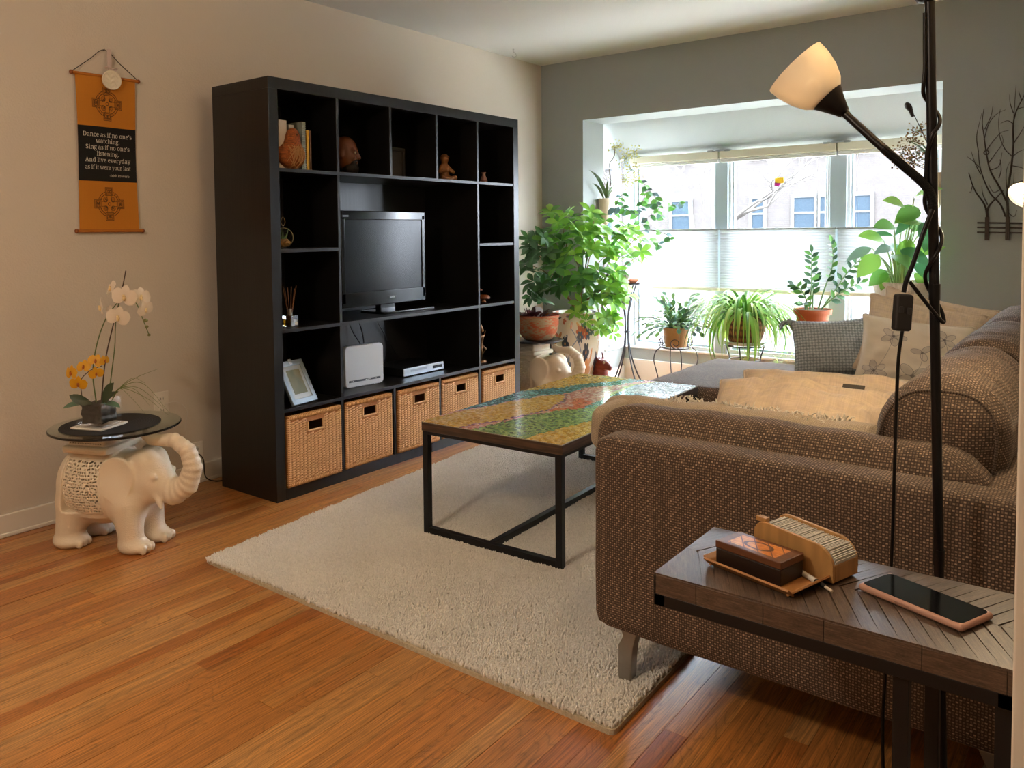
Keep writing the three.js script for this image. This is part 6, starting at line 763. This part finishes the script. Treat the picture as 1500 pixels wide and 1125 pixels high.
// ---- second elephant with the terracotta pot, carved dragon beside the vase
{
  const x = 0.42, z = 0.70; makeElephant('cream ceramic elephant stand with a black plate and clay pot', [x, 0, z], -0.10);
  solo('black_plate', 'round black stone plate on the ceramic elephant', 'plate', lathe([[0, 0], [0.15, 0], [0.175, 0.008], [0.178, 0.014], [0.17, 0.016], [0, 0.013]], 48).translate(x - 0.01, 0.4465, z), mat('#23272a', 0.3));
  const p = thing('clay_pot', 'terracotta bowl pot streaked with lime on the black plate', 'pot', [x, 0.463, z]);
  const lime = tex(256, 128, (u, v) => { const k = nA(u, v * 2) * 0.6 + nB(u, v) * 0.5, w = sstep(0.45, 0.75, k + (0.5 - v) * 0.4); return [lerp(0.71, 0.64, w), lerp(0.36, 0.56, w), lerp(0.21, 0.42, w)]; });
  part('bowl', lathe([[0, 0], [0.085, 0], [0.095, 0.006], [0.128, 0.05], [0.14, 0.1], [0.138, 0.14], [0.142, 0.152], [0.146, 0.16], [0.14, 0.164], [0.13, 0.15], [0.12, 0.13]], 48), mat('#ffffff', 0.8, { map: lime }), p, 'lime-streaked clay'); part('soil', cyl(0.128, 0.128, 0.012, 28, 0, 0.132, 0), soilMat, p);
  const s = plantThing('red_succulent', 'dark red leafy plant in the terracotta bowl', [x - 0.01, 0.608, z]), wine = leafMat('#4a1420', { transmission: 0.12 }), wine2 = leafMat('#6b2430', { transmission: 0.12 }), lg = leafGeo(0.075, 0.03, { bend: 0.7, fold: 0.2, belly: 0.6, n: 5 });
  for (let i = 0; i < 34; i++) { const a = i * 2.4, r = 0.015 + 0.085 * Math.sqrt(i / 34), b = V(Math.cos(a) * r - 0.03, 0.0, Math.sin(a) * r); leafAt('leaf', lg, i % 3 ? wine : wine2, s, b, V(Math.cos(a), rr(0.5, 1.6), Math.sin(a)), V(0, 1, 0), rr(0.9, 1.4)); }
  part('stems', Array.from({ length: 8 }, (_, i) => rod([Math.cos(i) * 0.03 - 0.03, -0.008, Math.sin(i) * 0.03], [Math.cos(i) * 0.05 - 0.03, 0.06, Math.sin(i) * 0.05], 0.002, 5)), mat('#5c3a2a', 0.8), s);
  const tag = solo('plant_tag', 'pale blue-white plant tag stuck in the terracotta bowl', 'tag', extrude([[-0.022, 0], [0.014, 0], [0.024, 0.04], [0.012, 0.066], [-0.026, 0.07]], 0.0016).rotateY(YAW).rotateZ(0.05), mat('#cfdbe4', 0.6)); tag.position.set(x + 0.04, 0.615, z + 0.035);
  const d = thing('carved_dragon', 'red-brown carved wooden creature beside the painted vase', 'sculpture', [0.60, 0, 0.22], -0.3), rw = mat('#7c2f1c', 0.35);
  part('body', netMesh((a, b, c) => { const ac = Math.abs(c); let q = smin(ellipsoid(a, b, c, [0, 0.10, 0], [0.075, 0.10, 0.065]), ellipsoid(a, b, c, [0.02, 0.19, 0], [0.05, 0.07, 0.046]), 0.05); q = smin(q, ellipsoid(a, b, c, [0.05, 0.255, 0], [0.055, 0.035, 0.036]), 0.025); q = smin(q, capsule(a, b, c, [0.07, 0.25, 0], [0.115, 0.235, 0], 0.024, 0.017), 0.02); q = smin(q, capsule(a, b, ac, [0.03, 0.275, 0.022], [0.0, 0.325, 0.04], 0.012, 0.004), 0.01); q = smin(q, capsule(a, b, ac, [0.045, 0.14, 0.04], [0.085, 0.06, 0.055], 0.022, 0.016), 0.02); q = smin(q, ellipsoid(a, b, ac, [0.10, 0.02, 0.055], [0.032, 0.02, 0.02]), 0.015); q = smin(q, ellipsoid(a, b, ac, [-0.01, 0.06, 0.06], [0.055, 0.06, 0.03]), 0.02); q = smin(q, capsule(a, b, c, [-0.06, 0.06, 0], [-0.11, 0.14, 0.02], 0.026, 0.014), 0.02); q = smin(q, capsule(a, b, c, [-0.11, 0.14, 0.02], [-0.085, 0.22, 0.03], 0.014, 0.008), 0.012); return Math.max(q + 0.0016 * Math.sin(b * 190 + a * 60), -b); }, [-0.14, -0.005, -0.11], [0.15, 0.34, 0.11], 0.006), rw, d); for (const sx of [-1, 1]) part('eye', new THREE.SphereGeometry(0.008, 10, 8).translate(0.085, 0.27, sx * 0.026), mat('#d9c9a4', 0.3), d); part('wing', [extrude([[0, 0], [-0.07, 0.10], [-0.03, 0.085], [-0.02, 0.12], [0.015, 0.07]], 0.006, 0.001).translate(-0.02, 0.17, 0.045), extrude([[0, 0], [-0.07, 0.10], [-0.03, 0.085], [-0.02, 0.12], [0.015, 0.07]], 0.006, 0.001).translate(-0.02, 0.17, -0.051)], rw, d);
}
// ---- wall pockets on the bay's sides
function wallPocket(label, pos, side, plantLabel) {
  const w = thing('wall_pocket', label, 'vase', pos, 0, 'wall pockets in the bay'), g = lathe([[0, 0], [0.02, 0.0], [0.03, 0.02], [0.045, 0.09], [0.058, 0.17], [0.062, 0.2], [0.056, 0.2], [0.05, 0.17]], 24); g.scale(0.75, 1, 1); part('cone', g.translate(side * 0.048, -0.1, 0), mat('#cbb79a', 0.7), w, 'beige clay cone'); part('hanger', rbx(side > 0 ? 0 : -0.008, side > 0 ? 0.008 : 0, 0.06, 0.09, -0.02, 0.02, 0.002), mat('#8a8378', 0.5), w);
  const p = plantThing('dried_bouquet', plantLabel, [pos[0] + side * 0.05, pos[1] + 0.085, pos[2]], 'sprays in the wall pockets'), strap = leafMat('#58743f', { transmission: 0.2 }), k = 0.0049 * (side > 0 ? 1 : 0.85), q = (u, v, d = 0) => V(u * k, v * k, d);
  const strapG = leafGeo(0.26, 0.022, { bend: 1.0, fold: 0.25, n: 10, belly: 0.4 }); for (const [dx, dy, dz, s] of (side > 0 ? [[0.06, 1, 0.55, 1.55], [0.1, 0.75, 0.6, 1.2], [0.3, 1, 0.1, 0.8], [0.5, 0.9, 0.2, 0.75], [0.2, 1, 0.3, 0.9]] : [[-0.2, 1, 0.35, 1.2], [-0.1, 1, 0.2, 1.0], [-0.35, 0.9, 0.3, 1.0], [-0.5, 0.8, 0.1, 0.8]]).map(([wx, wy, wz, q5]) => [wx * Math.cos(YAW) - wz * Math.sin(YAW), wy, wx * Math.sin(YAW) + wz * Math.cos(YAW), q5])) leafAt('strap_leaf', strapG, strap, p, V(rr(-0.01, 0.01), 0, rr(-0.01, 0.01)), V(dx, dy, dz), V(0, 1, 0), s);
  const twig = mat('#2c241f', 0.8), stem = mat('#7d8450', 0.8), sprig = side > 0 ? [[18, 80], [30, 62], [42, 70], [38, 45], [48, 30], [30, 30]] : [[-46, 30], [-36, 18], [-40, 45], [-22, 62], [-50, 18], [-28, 30]], A = V(0, 0, 0);
  part('twig', taperTube(side > 0 ? [q(4, 0), q(8, 30), q(6, 55), q(14, 68), q(13, 86)] : [q(0, 0), q(-12, 40), q(-22, 62), q(-34, 86)], 0.0035, 0.002, 20, 6), twig, p, 'dark bare twig'); if (side < 0) part('seed_pod', netMesh((a, b, c) => capsule(a, b, c, [0, 0, 0], [-0.03, 0.06, 0], 0.009, 0.017) + 0.002 * Math.sin(a * 200), [-0.06, -0.02, -0.03], [0.02, 0.09, 0.03], 0.004).translate(-34 * k, 82 * k, 0), twig, p, 'dark seed pod');
  const dots = [], st = []; for (const [u, v] of sprig) { const e = q(u, v, rr(-0.04, 0.05)); st.push(taperTube([A, q(u * 0.4, v * 0.6), e], 0.0018, 0.0009, 10, 4)); for (let i = 0; i < 44; i++) { const d = V(rr(-1, 1), rr(-0.6, 1), rr(-1, 1)).setLength(rr(0.02, 0.075)), t = e.clone().add(d); st.push(taperTube([e, e.clone().lerp(t, 0.5).add(V(0, 0.004, 0)), t], 0.0006, 0.0004, 3, 3)); dots.push(new THREE.IcosahedronGeometry(rr(0.004, 0.0065), 0).translate(t.x, t.y, t.z)); } }
  part('flower_stems', st, stem, p).userData.kind = 'stuff'; part('tiny_flowers', dots, mat(side > 0 ? '#b3ae66' : '#8a6f4a', 0.8), p, side > 0 ? 'pale yellow-green flower heads' : 'brown seed heads').userData.kind = 'stuff'; if (side < 0) for (const [u, v] of [[-16, 14], [-10, 22]]) part('yellow_flower', [0, 1, 2, 3, 4].map((j) => bent(leafGeo(0.03, 0.018, { bend: 0.5 }), q(u, v, 0.03), V(Math.cos(j * 1.257), Math.sin(j * 1.257), 0.5), V(0, 0, 1))), leafMat('#e8c24a'), p);
}
wallPocket('beige clay wall pocket beside the painted vase plant', [SL, 1.315, -0.24], 1, 'airy yellow-green flower spray in the wall pocket over the schefflera');
wallPocket('beige clay wall pocket above the white ribbed pot', [SR, 1.385, -0.18], -1, 'brown seed-head spray in the wall pocket above the ribbed pot');
// ---- vine on the iron pedestal stand
{
  const x = 0.56, z = -0.28, s = thing('pedestal_stand', 'tall black iron pedestal stand with splayed feet', 'plant stand', [x, 0, z]);
  for (let k = 0; k < 4; k++) { const a = k * Math.PI / 2 + 0.5, c = Math.cos(a), d = Math.sin(a); part('leg', tube([[c * 0.15, 0.004, d * 0.15], [c * 0.085, 0.12, d * 0.085], [c * 0.032, 0.27, d * 0.032], [c * 0.014, 0.42, d * 0.014], [c * 0.02, 0.56, d * 0.02], [c * 0.05, 0.68, d * 0.05], [c * 0.085, 0.775, d * 0.085]], 0.0055, 40, 7), iron, s); }
  part('collar', new THREE.TorusGeometry(0.021, 0.007, 8, 24).rotateX(Math.PI / 2).translate(0, 0.42, 0), iron, s); part('top_plate', cyl(0.095, 0.095, 0.008, 36, 0, 0.775, 0), iron, s);
  solo('terracotta_saucer', 'shallow terracotta saucer on the iron pedestal stand', 'saucer', lathe([[0, 0], [0.068, 0], [0.088, 0.024], [0.09, 0.03], [0.083, 0.03], [0.066, 0.008], [0, 0.007]], 36).translate(x, 0.7835, z), terracotta);
  const pot = thing('glass_planter', 'small grey planter with a hoop handle on the terracotta saucer', 'pot', [x - 0.02, 0.791, z]); part('bowl', lathe([[0, 0], [0.032, 0], [0.046, 0.025], [0.046, 0.05], [0.04, 0.06], [0.036, 0.058], [0.04, 0.045]], 28), mat('#a9b0a8', 0.4), pot); part('hoop', tube([[0.0, 0.04, 0.046], [0.0, 0.09, 0.035], [0, 0.105, 0], [0.0, 0.09, -0.035], [0.0, 0.04, -0.046]], 0.004, 24, 6).rotateY(YAW), mat('#4b4d50', 0.5), pot); part('soil', cyl(0.04, 0.04, 0.006, 20, 0, 0.046, 0), soilMat, pot);
  const k = 0.00505, o = plantThing('climbing_vine', 'climbing vine with round leaves spreading before the window', [x - 0.02, 0.84, z]), F = (u, v, d = 0) => V((u - 915) * k, (402 - v) * k, d), stem = mat('#5d4a3c', 0.7);
  const g = [leafGeo(0.066, 0.046, { bend: 0.5, fold: 0.15, belly: 0.45, n: 6, tip: 0.8 }), leafGeo(0.056, 0.036, { bend: 0.3, fold: 0.22, belly: 0.45, n: 6, tip: 0.8 })], ms = [leafMat('#5a973e', { transmission: 0.28 }), leafMat('#6fa84c', { transmission: 0.28 }), leafMat('#627f7e', { transmission: 0.15 }), leafMat('#43783f', { transmission: 0.22 })];
  const br = [[[915, 402], [905, 370], [900, 330], [903, 295], [912, 282]], [[915, 400], [925, 350], [935, 315], [945, 290], [950, 272], [942, 265]], [[935, 315], [950, 300], [968, 295], [985, 300], [1003, 296]], [[925, 350], [945, 335], [962, 338], [978, 345], [980, 352]], [[930, 330], [950, 318], [965, 308], [975, 320]], [[915, 395], [935, 375], [945, 355], [960, 352], [965, 358]], [[903, 300], [920, 305], [928, 310]], [[950, 275], [960, 290], [962, 305]]];
  br.forEach((b, i) => { const dz = rr(-0.06, 0.1), cv = new THREE.CatmullRomCurve3(b.map(([u, v], j) => F(u, v, dz * Math.min(1, j / 2)))); part('vine_stem', new THREE.TubeGeometry(cv, 24, 0.0022, 5), stem, o); const n = i < 2 ? 12 : i === 2 ? 13 : 9; for (let j = 0; j < n; j++) { const t = (i < 2 ? 0.3 : 0.12) + (1 - (i < 2 ? 0.3 : 0.12)) * j / (n - 1), p = cv.getPoint(Math.min(t, 1)), sd = j % 2 ? 1 : -1, d = V(sd * 0.7 + rr(-0.4, 0.5), rr(-0.9, 0.5), rr(-0.3, 0.9)); leafAt('leaf', g[j % 2], ms[(i * 3 + j * 5) % 4], o, p, d, V(rr(-0.4, 0.4), 0.7, 0.9), rr(0.7, 1.15)); } });
  // small white crown pot on the side sill
  const cp = thing('crown_pot', 'small white crown-edged pot on the side window sill', 'pot', [0.325, 0.2685, -0.45]); const cs = lathe([[0, 0], [0.03, 0], [0.042, 0.05], [0.038, 0.05], [0.03, 0.01], [0, 0.008]], 24); part('cup', cs, mat('#e9eae6', 0.4), cp); for (let i = 0; i < 8; i++) { const a = i / 8 * 6.283; part('crown_point', moved(new THREE.ConeGeometry(0.012, 0.026, 4).scale(1, 1, 0.3), Math.cos(a) * 0.040, 0.06, Math.sin(a) * 0.040, 0, -a + Math.PI / 2, 0), mat('#e9eae6', 0.4), cp); }
}
// ---- forest cactus on the scrolled stand
{
  const x = 0.985, z = -0.2, y0 = 0.352, st = thing('scroll_stand', 'low black wire stand with scroll work', 'plant stand', [x, 0, z], YAW), r = 0.004;
  part('ring', [new THREE.TorusGeometry(0.105, r, 6, 40).rotateX(Math.PI / 2).translate(0, y0 - 0.004, 0), rod([-0.105, y0 - 0.004, 0], [0.105, y0 - 0.004, 0], r), rod([0, y0 - 0.004, -0.105], [0, y0 - 0.004, 0.105], r)], iron, st); for (let k = 0; k < 4; k++) { const a = k * Math.PI / 2 + 0.0, c = Math.cos(a), d = Math.sin(a); part('leg', tube([[c * 0.105, y0 - 0.004, d * 0.105], [c * 0.14, y0 - 0.03, d * 0.14], [c * 0.155, y0 - 0.09, d * 0.155], [c * 0.14, y0 - 0.16, d * 0.14], [c * 0.12, y0 - 0.25, d * 0.12], [c * 0.125, 0.004, d * 0.125]], r, 30, 6), iron, st); }
  for (let k = 0; k < 6; k++) { const a = k / 6 * 6.283 + 0.25; const pts = []; for (let i = 0; i < 16; i++) { const t = i / 15, th = t * 7.6, R = 0.036 * (1 - 0.62 * t); pts.push([0.113, y0 + 0.036 + Math.sin(th - 1.57) * R, Math.cos(th - 1.57) * R]); } part('scroll', tube(pts, 0.0032, 40, 5).rotateY(a), iron, st); }
  const pot = thing('tan_pot', 'tan pot wrapped in paper inside the scroll stand', 'pot', [x, y0 + 0.0005, z]); part('body', lathe([[0, 0], [0.07, 0], [0.074, 0.006], [0.088, 0.13], [0.092, 0.138], [0.084, 0.138], [0.078, 0.11]], 36), mat('#b58a5a', 0.8, { bumpMap: rep(plasterBump, 10, 10), bumpScale: 0.003 }), pot); part('soil', cyl(0.078, 0.078, 0.01, 24, 0, 0.112, 0), soilMat, pot);
  const o = plantThing('forest_cactus', 'arching forest cactus with flat jointed stems in the tan pot', [x, y0 + 0.12, z]), ms = [leafMat('#5d8a4c', { transmission: 0.15 }), leafMat('#4a7a48', { transmission: 0.15 }), leafMat('#7aa35a', { transmission: 0.2 }), leafMat('#6f9488', { transmission: 0.1 })], seg = leafGeo(0.056, 0.03, { bend: 0.25, fold: 0.12, belly: 0.6, n: 4, tip: 0.7 }), lists = [[], [], [], []];
  for (let i = 0; i < 84; i++) { const a = i * 2.39996, el = rr(0.2, 1.35), right = Math.cos(a) > 0 ? 1.12 : 1; let p = V(Math.cos(a) * 0.03, 0, Math.sin(a) * 0.03), d = V(Math.cos(a) * Math.cos(el), Math.sin(el) + 0.15, Math.sin(a) * Math.cos(el)).normalize(); const n = 4 + Math.floor(rnd() * 3); for (let j = 0; j < n; j++) { const sc = rr(0.85, 1.1) * right; lists[(i + j) % 4].push(bent(seg, p, d, V(rr(-0.5, 0.5), 1, rr(-0.5, 0.5)), sc)); p = p.clone().addScaledVector(d, 0.050 * sc); d = d.clone().add(V(rr(-0.12, 0.12), -0.24, rr(-0.12, 0.12))).normalize(); } }
  lists.forEach((l, i) => { const m = part('jointed_stems', l, ms[i], o); m.userData.kind = 'stuff'; });
}
// ---- spider plant
{
  const x = 1.475, z = -0.2, y0 = 0.405, st = thing('wire_stand', 'black wire plant stand under the spider plant', 'plant stand', [x, 0, z], YAW); part('ring', [new THREE.TorusGeometry(0.125, 0.005, 6, 44).rotateX(Math.PI / 2).translate(0, y0 - 0.005, 0), rod([-0.125, y0 - 0.005, 0], [0.125, y0 - 0.005, 0], 0.004), rod([0, y0 - 0.005, -0.125], [0, y0 - 0.005, 0.125], 0.004), new THREE.TorusGeometry(0.10, 0.003, 6, 40).rotateX(Math.PI / 2).translate(0, y0 - 0.1, 0)], iron, st); for (let k = 0; k < 4; k++) { const a = k * Math.PI / 2 + 0.6, c = Math.cos(a), d = Math.sin(a); part('leg', tube([[c * 0.125, y0 - 0.005, d * 0.125], [c * 0.10, y0 - 0.1, d * 0.10], [c * 0.11, y0 - 0.25, d * 0.11], [c * 0.125, 0.004, d * 0.125]], 0.0048, 20, 6), iron, st); }
  solo('blue_saucer', 'pale blue saucer under the spider plant basket', 'saucer', lathe([[0, 0], [0.11, 0], [0.14, 0.022], [0.143, 0.028], [0.135, 0.028], [0.108, 0.007], [0, 0.006]], 40).translate(x, y0 + 0.0005, z), mat('#9fb4be', 0.35));
  const b = thing('woven_pot_basket', 'brown woven basket pot holding the spider plant', 'basket', [x, y0 + 0.0075, z]); const wv = tex(256, 128, (u, v) => { const r = Math.floor(v * 14), c = Math.floor(u * 44 + (r % 2) * 0.5), k = Math.abs(Math.sin(v * 14 * Math.PI)) * Math.abs(Math.sin((u * 44 + (r % 2) * 0.5) * Math.PI)); return [0.30 + 0.36 * k, 0.19 + 0.25 * k, 0.11 + 0.16 * k]; }); part('basket', lathe([[0, 0], [0.088, 0], [0.10, 0.01], [0.13, 0.1], [0.135, 0.17], [0.132, 0.19], [0.124, 0.19], [0.12, 0.16]], 44), mat('#ffffff', 0.8, { map: wv, bumpMap: wv, bumpScale: 0.005 }), b, 'brown woven wicker'); part('rim', new THREE.TorusGeometry(0.131, 0.007, 6, 44).rotateX(Math.PI / 2).translate(0, 0.19, 0), mat('#7a5433', 0.8), b); part('soil', cyl(0.12, 0.12, 0.01, 24, 0, 0.165, 0), soilMat, b);
  const o = plantThing('spider_plant', 'spider plant with long arching striped blades in the woven basket', [x, y0 + 0.185, z]), ms = [leafMat('#8fc24a', { transmission: 0.45 }), leafMat('#a9d168', { transmission: 0.45 }), leafMat('#c3d67c', { transmission: 0.4 }), leafMat('#5f9a3a', { transmission: 0.35 })];
  const blades = [2.2, 2.7, 3.1].map((bend) => leafGeo(0.58, 0.02, { bend, fold: 0.4, n: 12, belly: 0.35 })); for (let i = 0; i < 280; i++) { const a = i * 2.39996, el = rr(0.45, 1.4), d = V(Math.cos(a) * Math.cos(el), Math.sin(el), Math.sin(a) * Math.cos(el)), s = rr(0.55, 1.05); leafAt('blade', blades[i % 3], ms[(i * 7) % 4], o, V(Math.cos(a) * rr(0, 0.11), rr(-0.01, 0.015), Math.sin(a) * rr(0, 0.11)), d, V(0, 1, 0), s); }
  for (const [u, v, d] of [[0.05, -0.17, 0.14], [-0.03, -0.24, 0.12], [0.20, -0.30, 0.05]]) { part('runner', tube([[0.04, 0.03, 0.05], [u * 1.2, 0.02, d + 0.03], [u, v * 0.5, d + 0.02], [u, v, d]], 0.0013, 20, 4), ms[2], o); const bl = leafGeo(0.06, 0.007, { bend: 0.9, fold: 0.3, n: 5 }); for (let i = 0; i < 11; i++) { const a = i * 0.57; leafAt('plantlet_blade', bl, ms[i % 3], o, V(u, v, d), V(Math.cos(a), Math.sin(a) * 0.7 + 0.15, Math.sin(a * 2) * 0.5), V(0, 1, 0.2), rr(0.7, 1.1)); } }
}
// ---- aroid with feathered stems in the terracotta pot
{
  const x = 1.905, z = -0.2, y0 = 0.548, st = thing('hoop_stand', 'slim black hoop stand under the terracotta pot', 'plant stand', [x, 0, z], YAW); part('ring', [new THREE.TorusGeometry(0.19, 0.004, 6, 48).rotateX(Math.PI / 2).translate(0.03, y0 + 0.02, 0), new THREE.TorusGeometry(0.13, 0.004, 6, 40).rotateX(Math.PI / 2).translate(0.03, y0 - 0.02, 0), rod([-0.1, y0 - 0.005, 0], [0.16, y0 - 0.005, 0], 0.004), rod([0.03, y0 - 0.005, -0.13], [0.03, y0 - 0.005, 0.13], 0.004)], iron, st); for (let k = 0; k < 4; k++) { const a = k * Math.PI / 2 + 0.75, c = Math.cos(a), d = Math.sin(a); part('leg', tube([[0.03 + c * 0.19, y0 + 0.02, d * 0.19], [0.03 + c * 0.165, y0 - 0.015, d * 0.165], [0.03 + c * 0.13, y0 - 0.022, d * 0.13], [0.03 + c * 0.135, y0 - 0.2, d * 0.135], [0.03 + c * 0.15, 0.004, d * 0.15]], 0.004, 30, 6), iron, st); }
  const pot = thing('terracotta_pot', 'plain terracotta plant pot on the hoop stand', 'pot', [x, y0 - 0.0005, z]); part('body', lathe([[0, 0], [0.078, 0], [0.083, 0.004], [0.10, 0.085], [0.112, 0.086], [0.115, 0.118], [0.107, 0.118], [0.10, 0.09]], 40), terracotta, pot); part('soil', cyl(0.10, 0.10, 0.01, 24, 0, 0.1, 0), mat('#8a765a', 0.95, { bumpMap: rep(plasterBump, 30, 30), bumpScale: 0.01 }), pot, 'pale gritty soil');
  const o = plantThing('feathered_aroid', 'glossy plant with feathered upright stems in the terracotta pot', [x, y0 + 0.11, z]), k = 0.00433, F = (u, v, d = 0) => V((u - 1190) * k, (456 - v) * k, d), g = leafGeo(0.07, 0.032, { bend: 0.25, fold: 0.2, belly: 0.5, n: 5 }), ms = [leafMat('#3f7040', { transmission: 0.2 }), leafMat('#2f5a3a', { transmission: 0.15 }), leafMat('#5f9a45', { transmission: 0.3 })], sm = mat('#6a8a58', 0.6);
  for (const [pts, n, dz, ang] of [[[[1186, 455], [1187, 420], [1186, 390], [1185, 372]], 13, 0.02, 0], [[[1198, 455], [1210, 420], [1220, 395], [1222, 372], [1221, 358]], 14, -0.02, 1.5], [[[1203, 455], [1222, 425], [1237, 400], [1252, 382]], 12, 0.04, 0.6], [[[1202, 455], [1215, 440], [1232, 425], [1250, 415]], 11, 0.06, 0.2], [[[1182, 455], [1178, 440], [1168, 425], [1155, 417]], 9, 0.05, 0.4], [[[1190, 455], [1193, 430], [1197, 415], [1202, 402]], 9, -0.05, 1.2], [[[1180, 455], [1175, 447], [1168, 445]], 4, 0.06, 0.4]]) { const cv = new THREE.CatmullRomCurve3(pts.map(([u, v], i) => F(u, v, dz * i / 2))); part('stalk', taperTube(pts.map(([u, v], i) => F(u, v, dz * i / 2)), 0.0058, 0.0022, 20, 6), sm, o); for (let j = 0; j < n; j++) { const t = 0.3 + 0.7 * j / (n - 1), p = cv.getPoint(t), tg = cv.getTangent(t), sd = j % 2 ? 1 : -1, side = V(Math.cos(ang), 0, Math.sin(ang)).cross(tg).cross(tg).normalize(); leafAt('leaflet', g, ms[(j + Math.floor(ang * 5)) % 3], o, p, tg.clone().multiplyScalar(j === n - 1 ? 1 : 0.65).addScaledVector(side, j === n - 1 ? 0.05 : sd), V(0, 0.3, 1), rr(0.8, 1.1) * (1 - 0.2 * t)); } }
}
// ---- leafy dumb cane in the white ribbed pot
{
  const x = 2.485, z = 0.14, y0 = 0.712, st = thing('tall_stand', 'tall black stand behind the sofa pillows', 'plant stand', [x, 0, z], YAW); part('top_ring', [new THREE.TorusGeometry(0.13, 0.005, 6, 44).rotateX(Math.PI / 2).translate(0, y0 - 0.025, 0), cyl(0.125, 0.125, 0.004, 36, 0, y0 - 0.026, 0)], iron, st); for (let k = 0; k < 3; k++) { const a = k * 2.094, c = Math.cos(a), d = Math.sin(a); part('leg', rod([c * 0.125, y0 - 0.025, d * 0.125], [c * 0.15, 0, d * 0.15], 0.006, 8), iron, st); }
  solo('grey_saucer', 'blue-grey saucer under the white ribbed pot', 'saucer', lathe([[0, 0], [0.12, 0], [0.145, 0.018], [0.148, 0.022], [0.14, 0.022], [0.118, 0.006], [0, 0.006]], 40).translate(x, y0 - 0.0215, z), mat('#8696a0', 0.4));
  const pot = thing('ribbed_pot', 'white textured plant pot with fine ribs', 'pot', [x, y0 - 0.0145, z]), rb = tex(256, 64, (u, v) => 0.5 + 0.5 * Math.sin((u * 90 + Math.sin(v * 20) * 0.25) * 6.283), false); part('body', lathe([[0, 0], [0.10, 0], [0.108, 0.006], [0.145, 0.11], [0.163, 0.168], [0.165, 0.178], [0.154, 0.178], [0.145, 0.14]], 56), mat('#d8cfc0', 0.6, { bumpMap: rb, bumpScale: 0.004 }), pot); part('soil', cyl(0.147, 0.147, 0.012, 28, 0, 0.152, 0), soilMat, pot);
  const o = plantThing('dumb_cane', 'leafy dumb cane with broad veined leaves in the ribbed pot', [x, y0 + 0.145, z]), k = 0.0038, F = (u, v, d = 0) => V((u - 1325) * k, (416 - v) * k, d), ms = [leafMat('#74b058', { transmission: 0.4 }), leafMat('#93c858', { transmission: 0.45 }), leafMat('#5a9a68', { transmission: 0.3 }), leafMat('#86ab96', { transmission: 0.25 })], g = leafGeo(0.185, 0.10, { bend: 0.5, fold: 0.22, belly: 0.42, n: 8, tip: 0.85 }), g2 = leafGeo(0.17, 0.062, { bend: 0.7, fold: 0.35, belly: 0.45, n: 8 }), rib = mat('#a9c98a', 0.6);
  for (const [bu, bv, dx, dy, dz, s, mi, thin] of [[1283, 372, -1, -0.75, 0.5, 1.0, 1, 0], [1300, 362, -0.75, 0.05, 0.7, 0.95, 3, 1], [1275, 362, -1, -0.3, 0.2, 0.95, 3, 1], [1300, 372, 0.1, -0.2, 1, 0.95, 0, 0], [1340, 305, -0.95, -0.35, 0.5, 1.0, 0, 0], [1335, 312, -0.8, -0.75, 0.3, 0.95, 2, 1], [1340, 325, -0.95, 0.2, 0.5, 0.9, 1, 0], [1350, 325, -0.3, -0.8, 0.7, 1.05, 2, 0], [1333, 290, 0.2, 0.3, 0.6, 0.9, 1, 0], [1330, 350, -0.6, -0.9, 0.4, 0.9, 1, 0], [1312, 365, 0.7, -0.35, 0.8, 0.95, 2, 0], [1332, 372, 0.5, 0.3, 0.5, 0.9, 1, 0], [1333, 385, 0.6, -0.6, 0.6, 0.9, 2, 0], [1295, 395, -0.9, -0.5, 0.5, 0.8, 0, 0], [1292, 398, -0.4, -0.9, 0.6, 0.6, 1, 0], [1335, 398, 0.3, -0.8, 0.7, 0.65, 1, 0], [1310, 345, -0.9, 0.25, -0.3, 0.8, 2, 1], [1340, 340, 0.5, 0.6, -0.5, 0.85, 0, 0], [1322, 370, -0.2, 0.6, -0.8, 0.8, 2, 0], [1333, 318, 0.3, 0.3, -0.4, 0.8, 3, 1], [1290, 350, -0.9, 0.3, 0.4, 0.9, 1, 0], [1305, 330, -0.8, 0.1, 0.5, 0.85, 0, 0], [1320, 302, -0.7, 0.3, 0.4, 0.85, 1, 0]]) { const p = F(bu, bv, dz * 0.05), root = F(1315 + (bu - 1315) * 0.12 + rr(-4, 4), 418, rr(-0.02, 0.02)); part('petiole', taperTube([root, root.clone().lerp(p, 0.5).add(V((bu - 1315) * -0.0004, 0.02, 0)), p], 0.0062, 0.0026, 12, 6), rib, o); leafAt('leaf', thin ? g2 : g, ms[mi], o, p, V(dx, dy, dz), V(-dx * 0.3, 0.8, 0.8), s); }
  for (const [u, d] of [[1310, 0.0], [1318, 0.02], [1328, -0.01]]) part('cane', taperTube([F(u, 419, d), F(u + 1, 395, d), F(u + (u - 1318) * 0.4, 370, d)], 0.011, 0.008, 8, 8), mat('#9fb56a', 0.5), o);
}
shade(scene);
renderer.render(scene, camera);
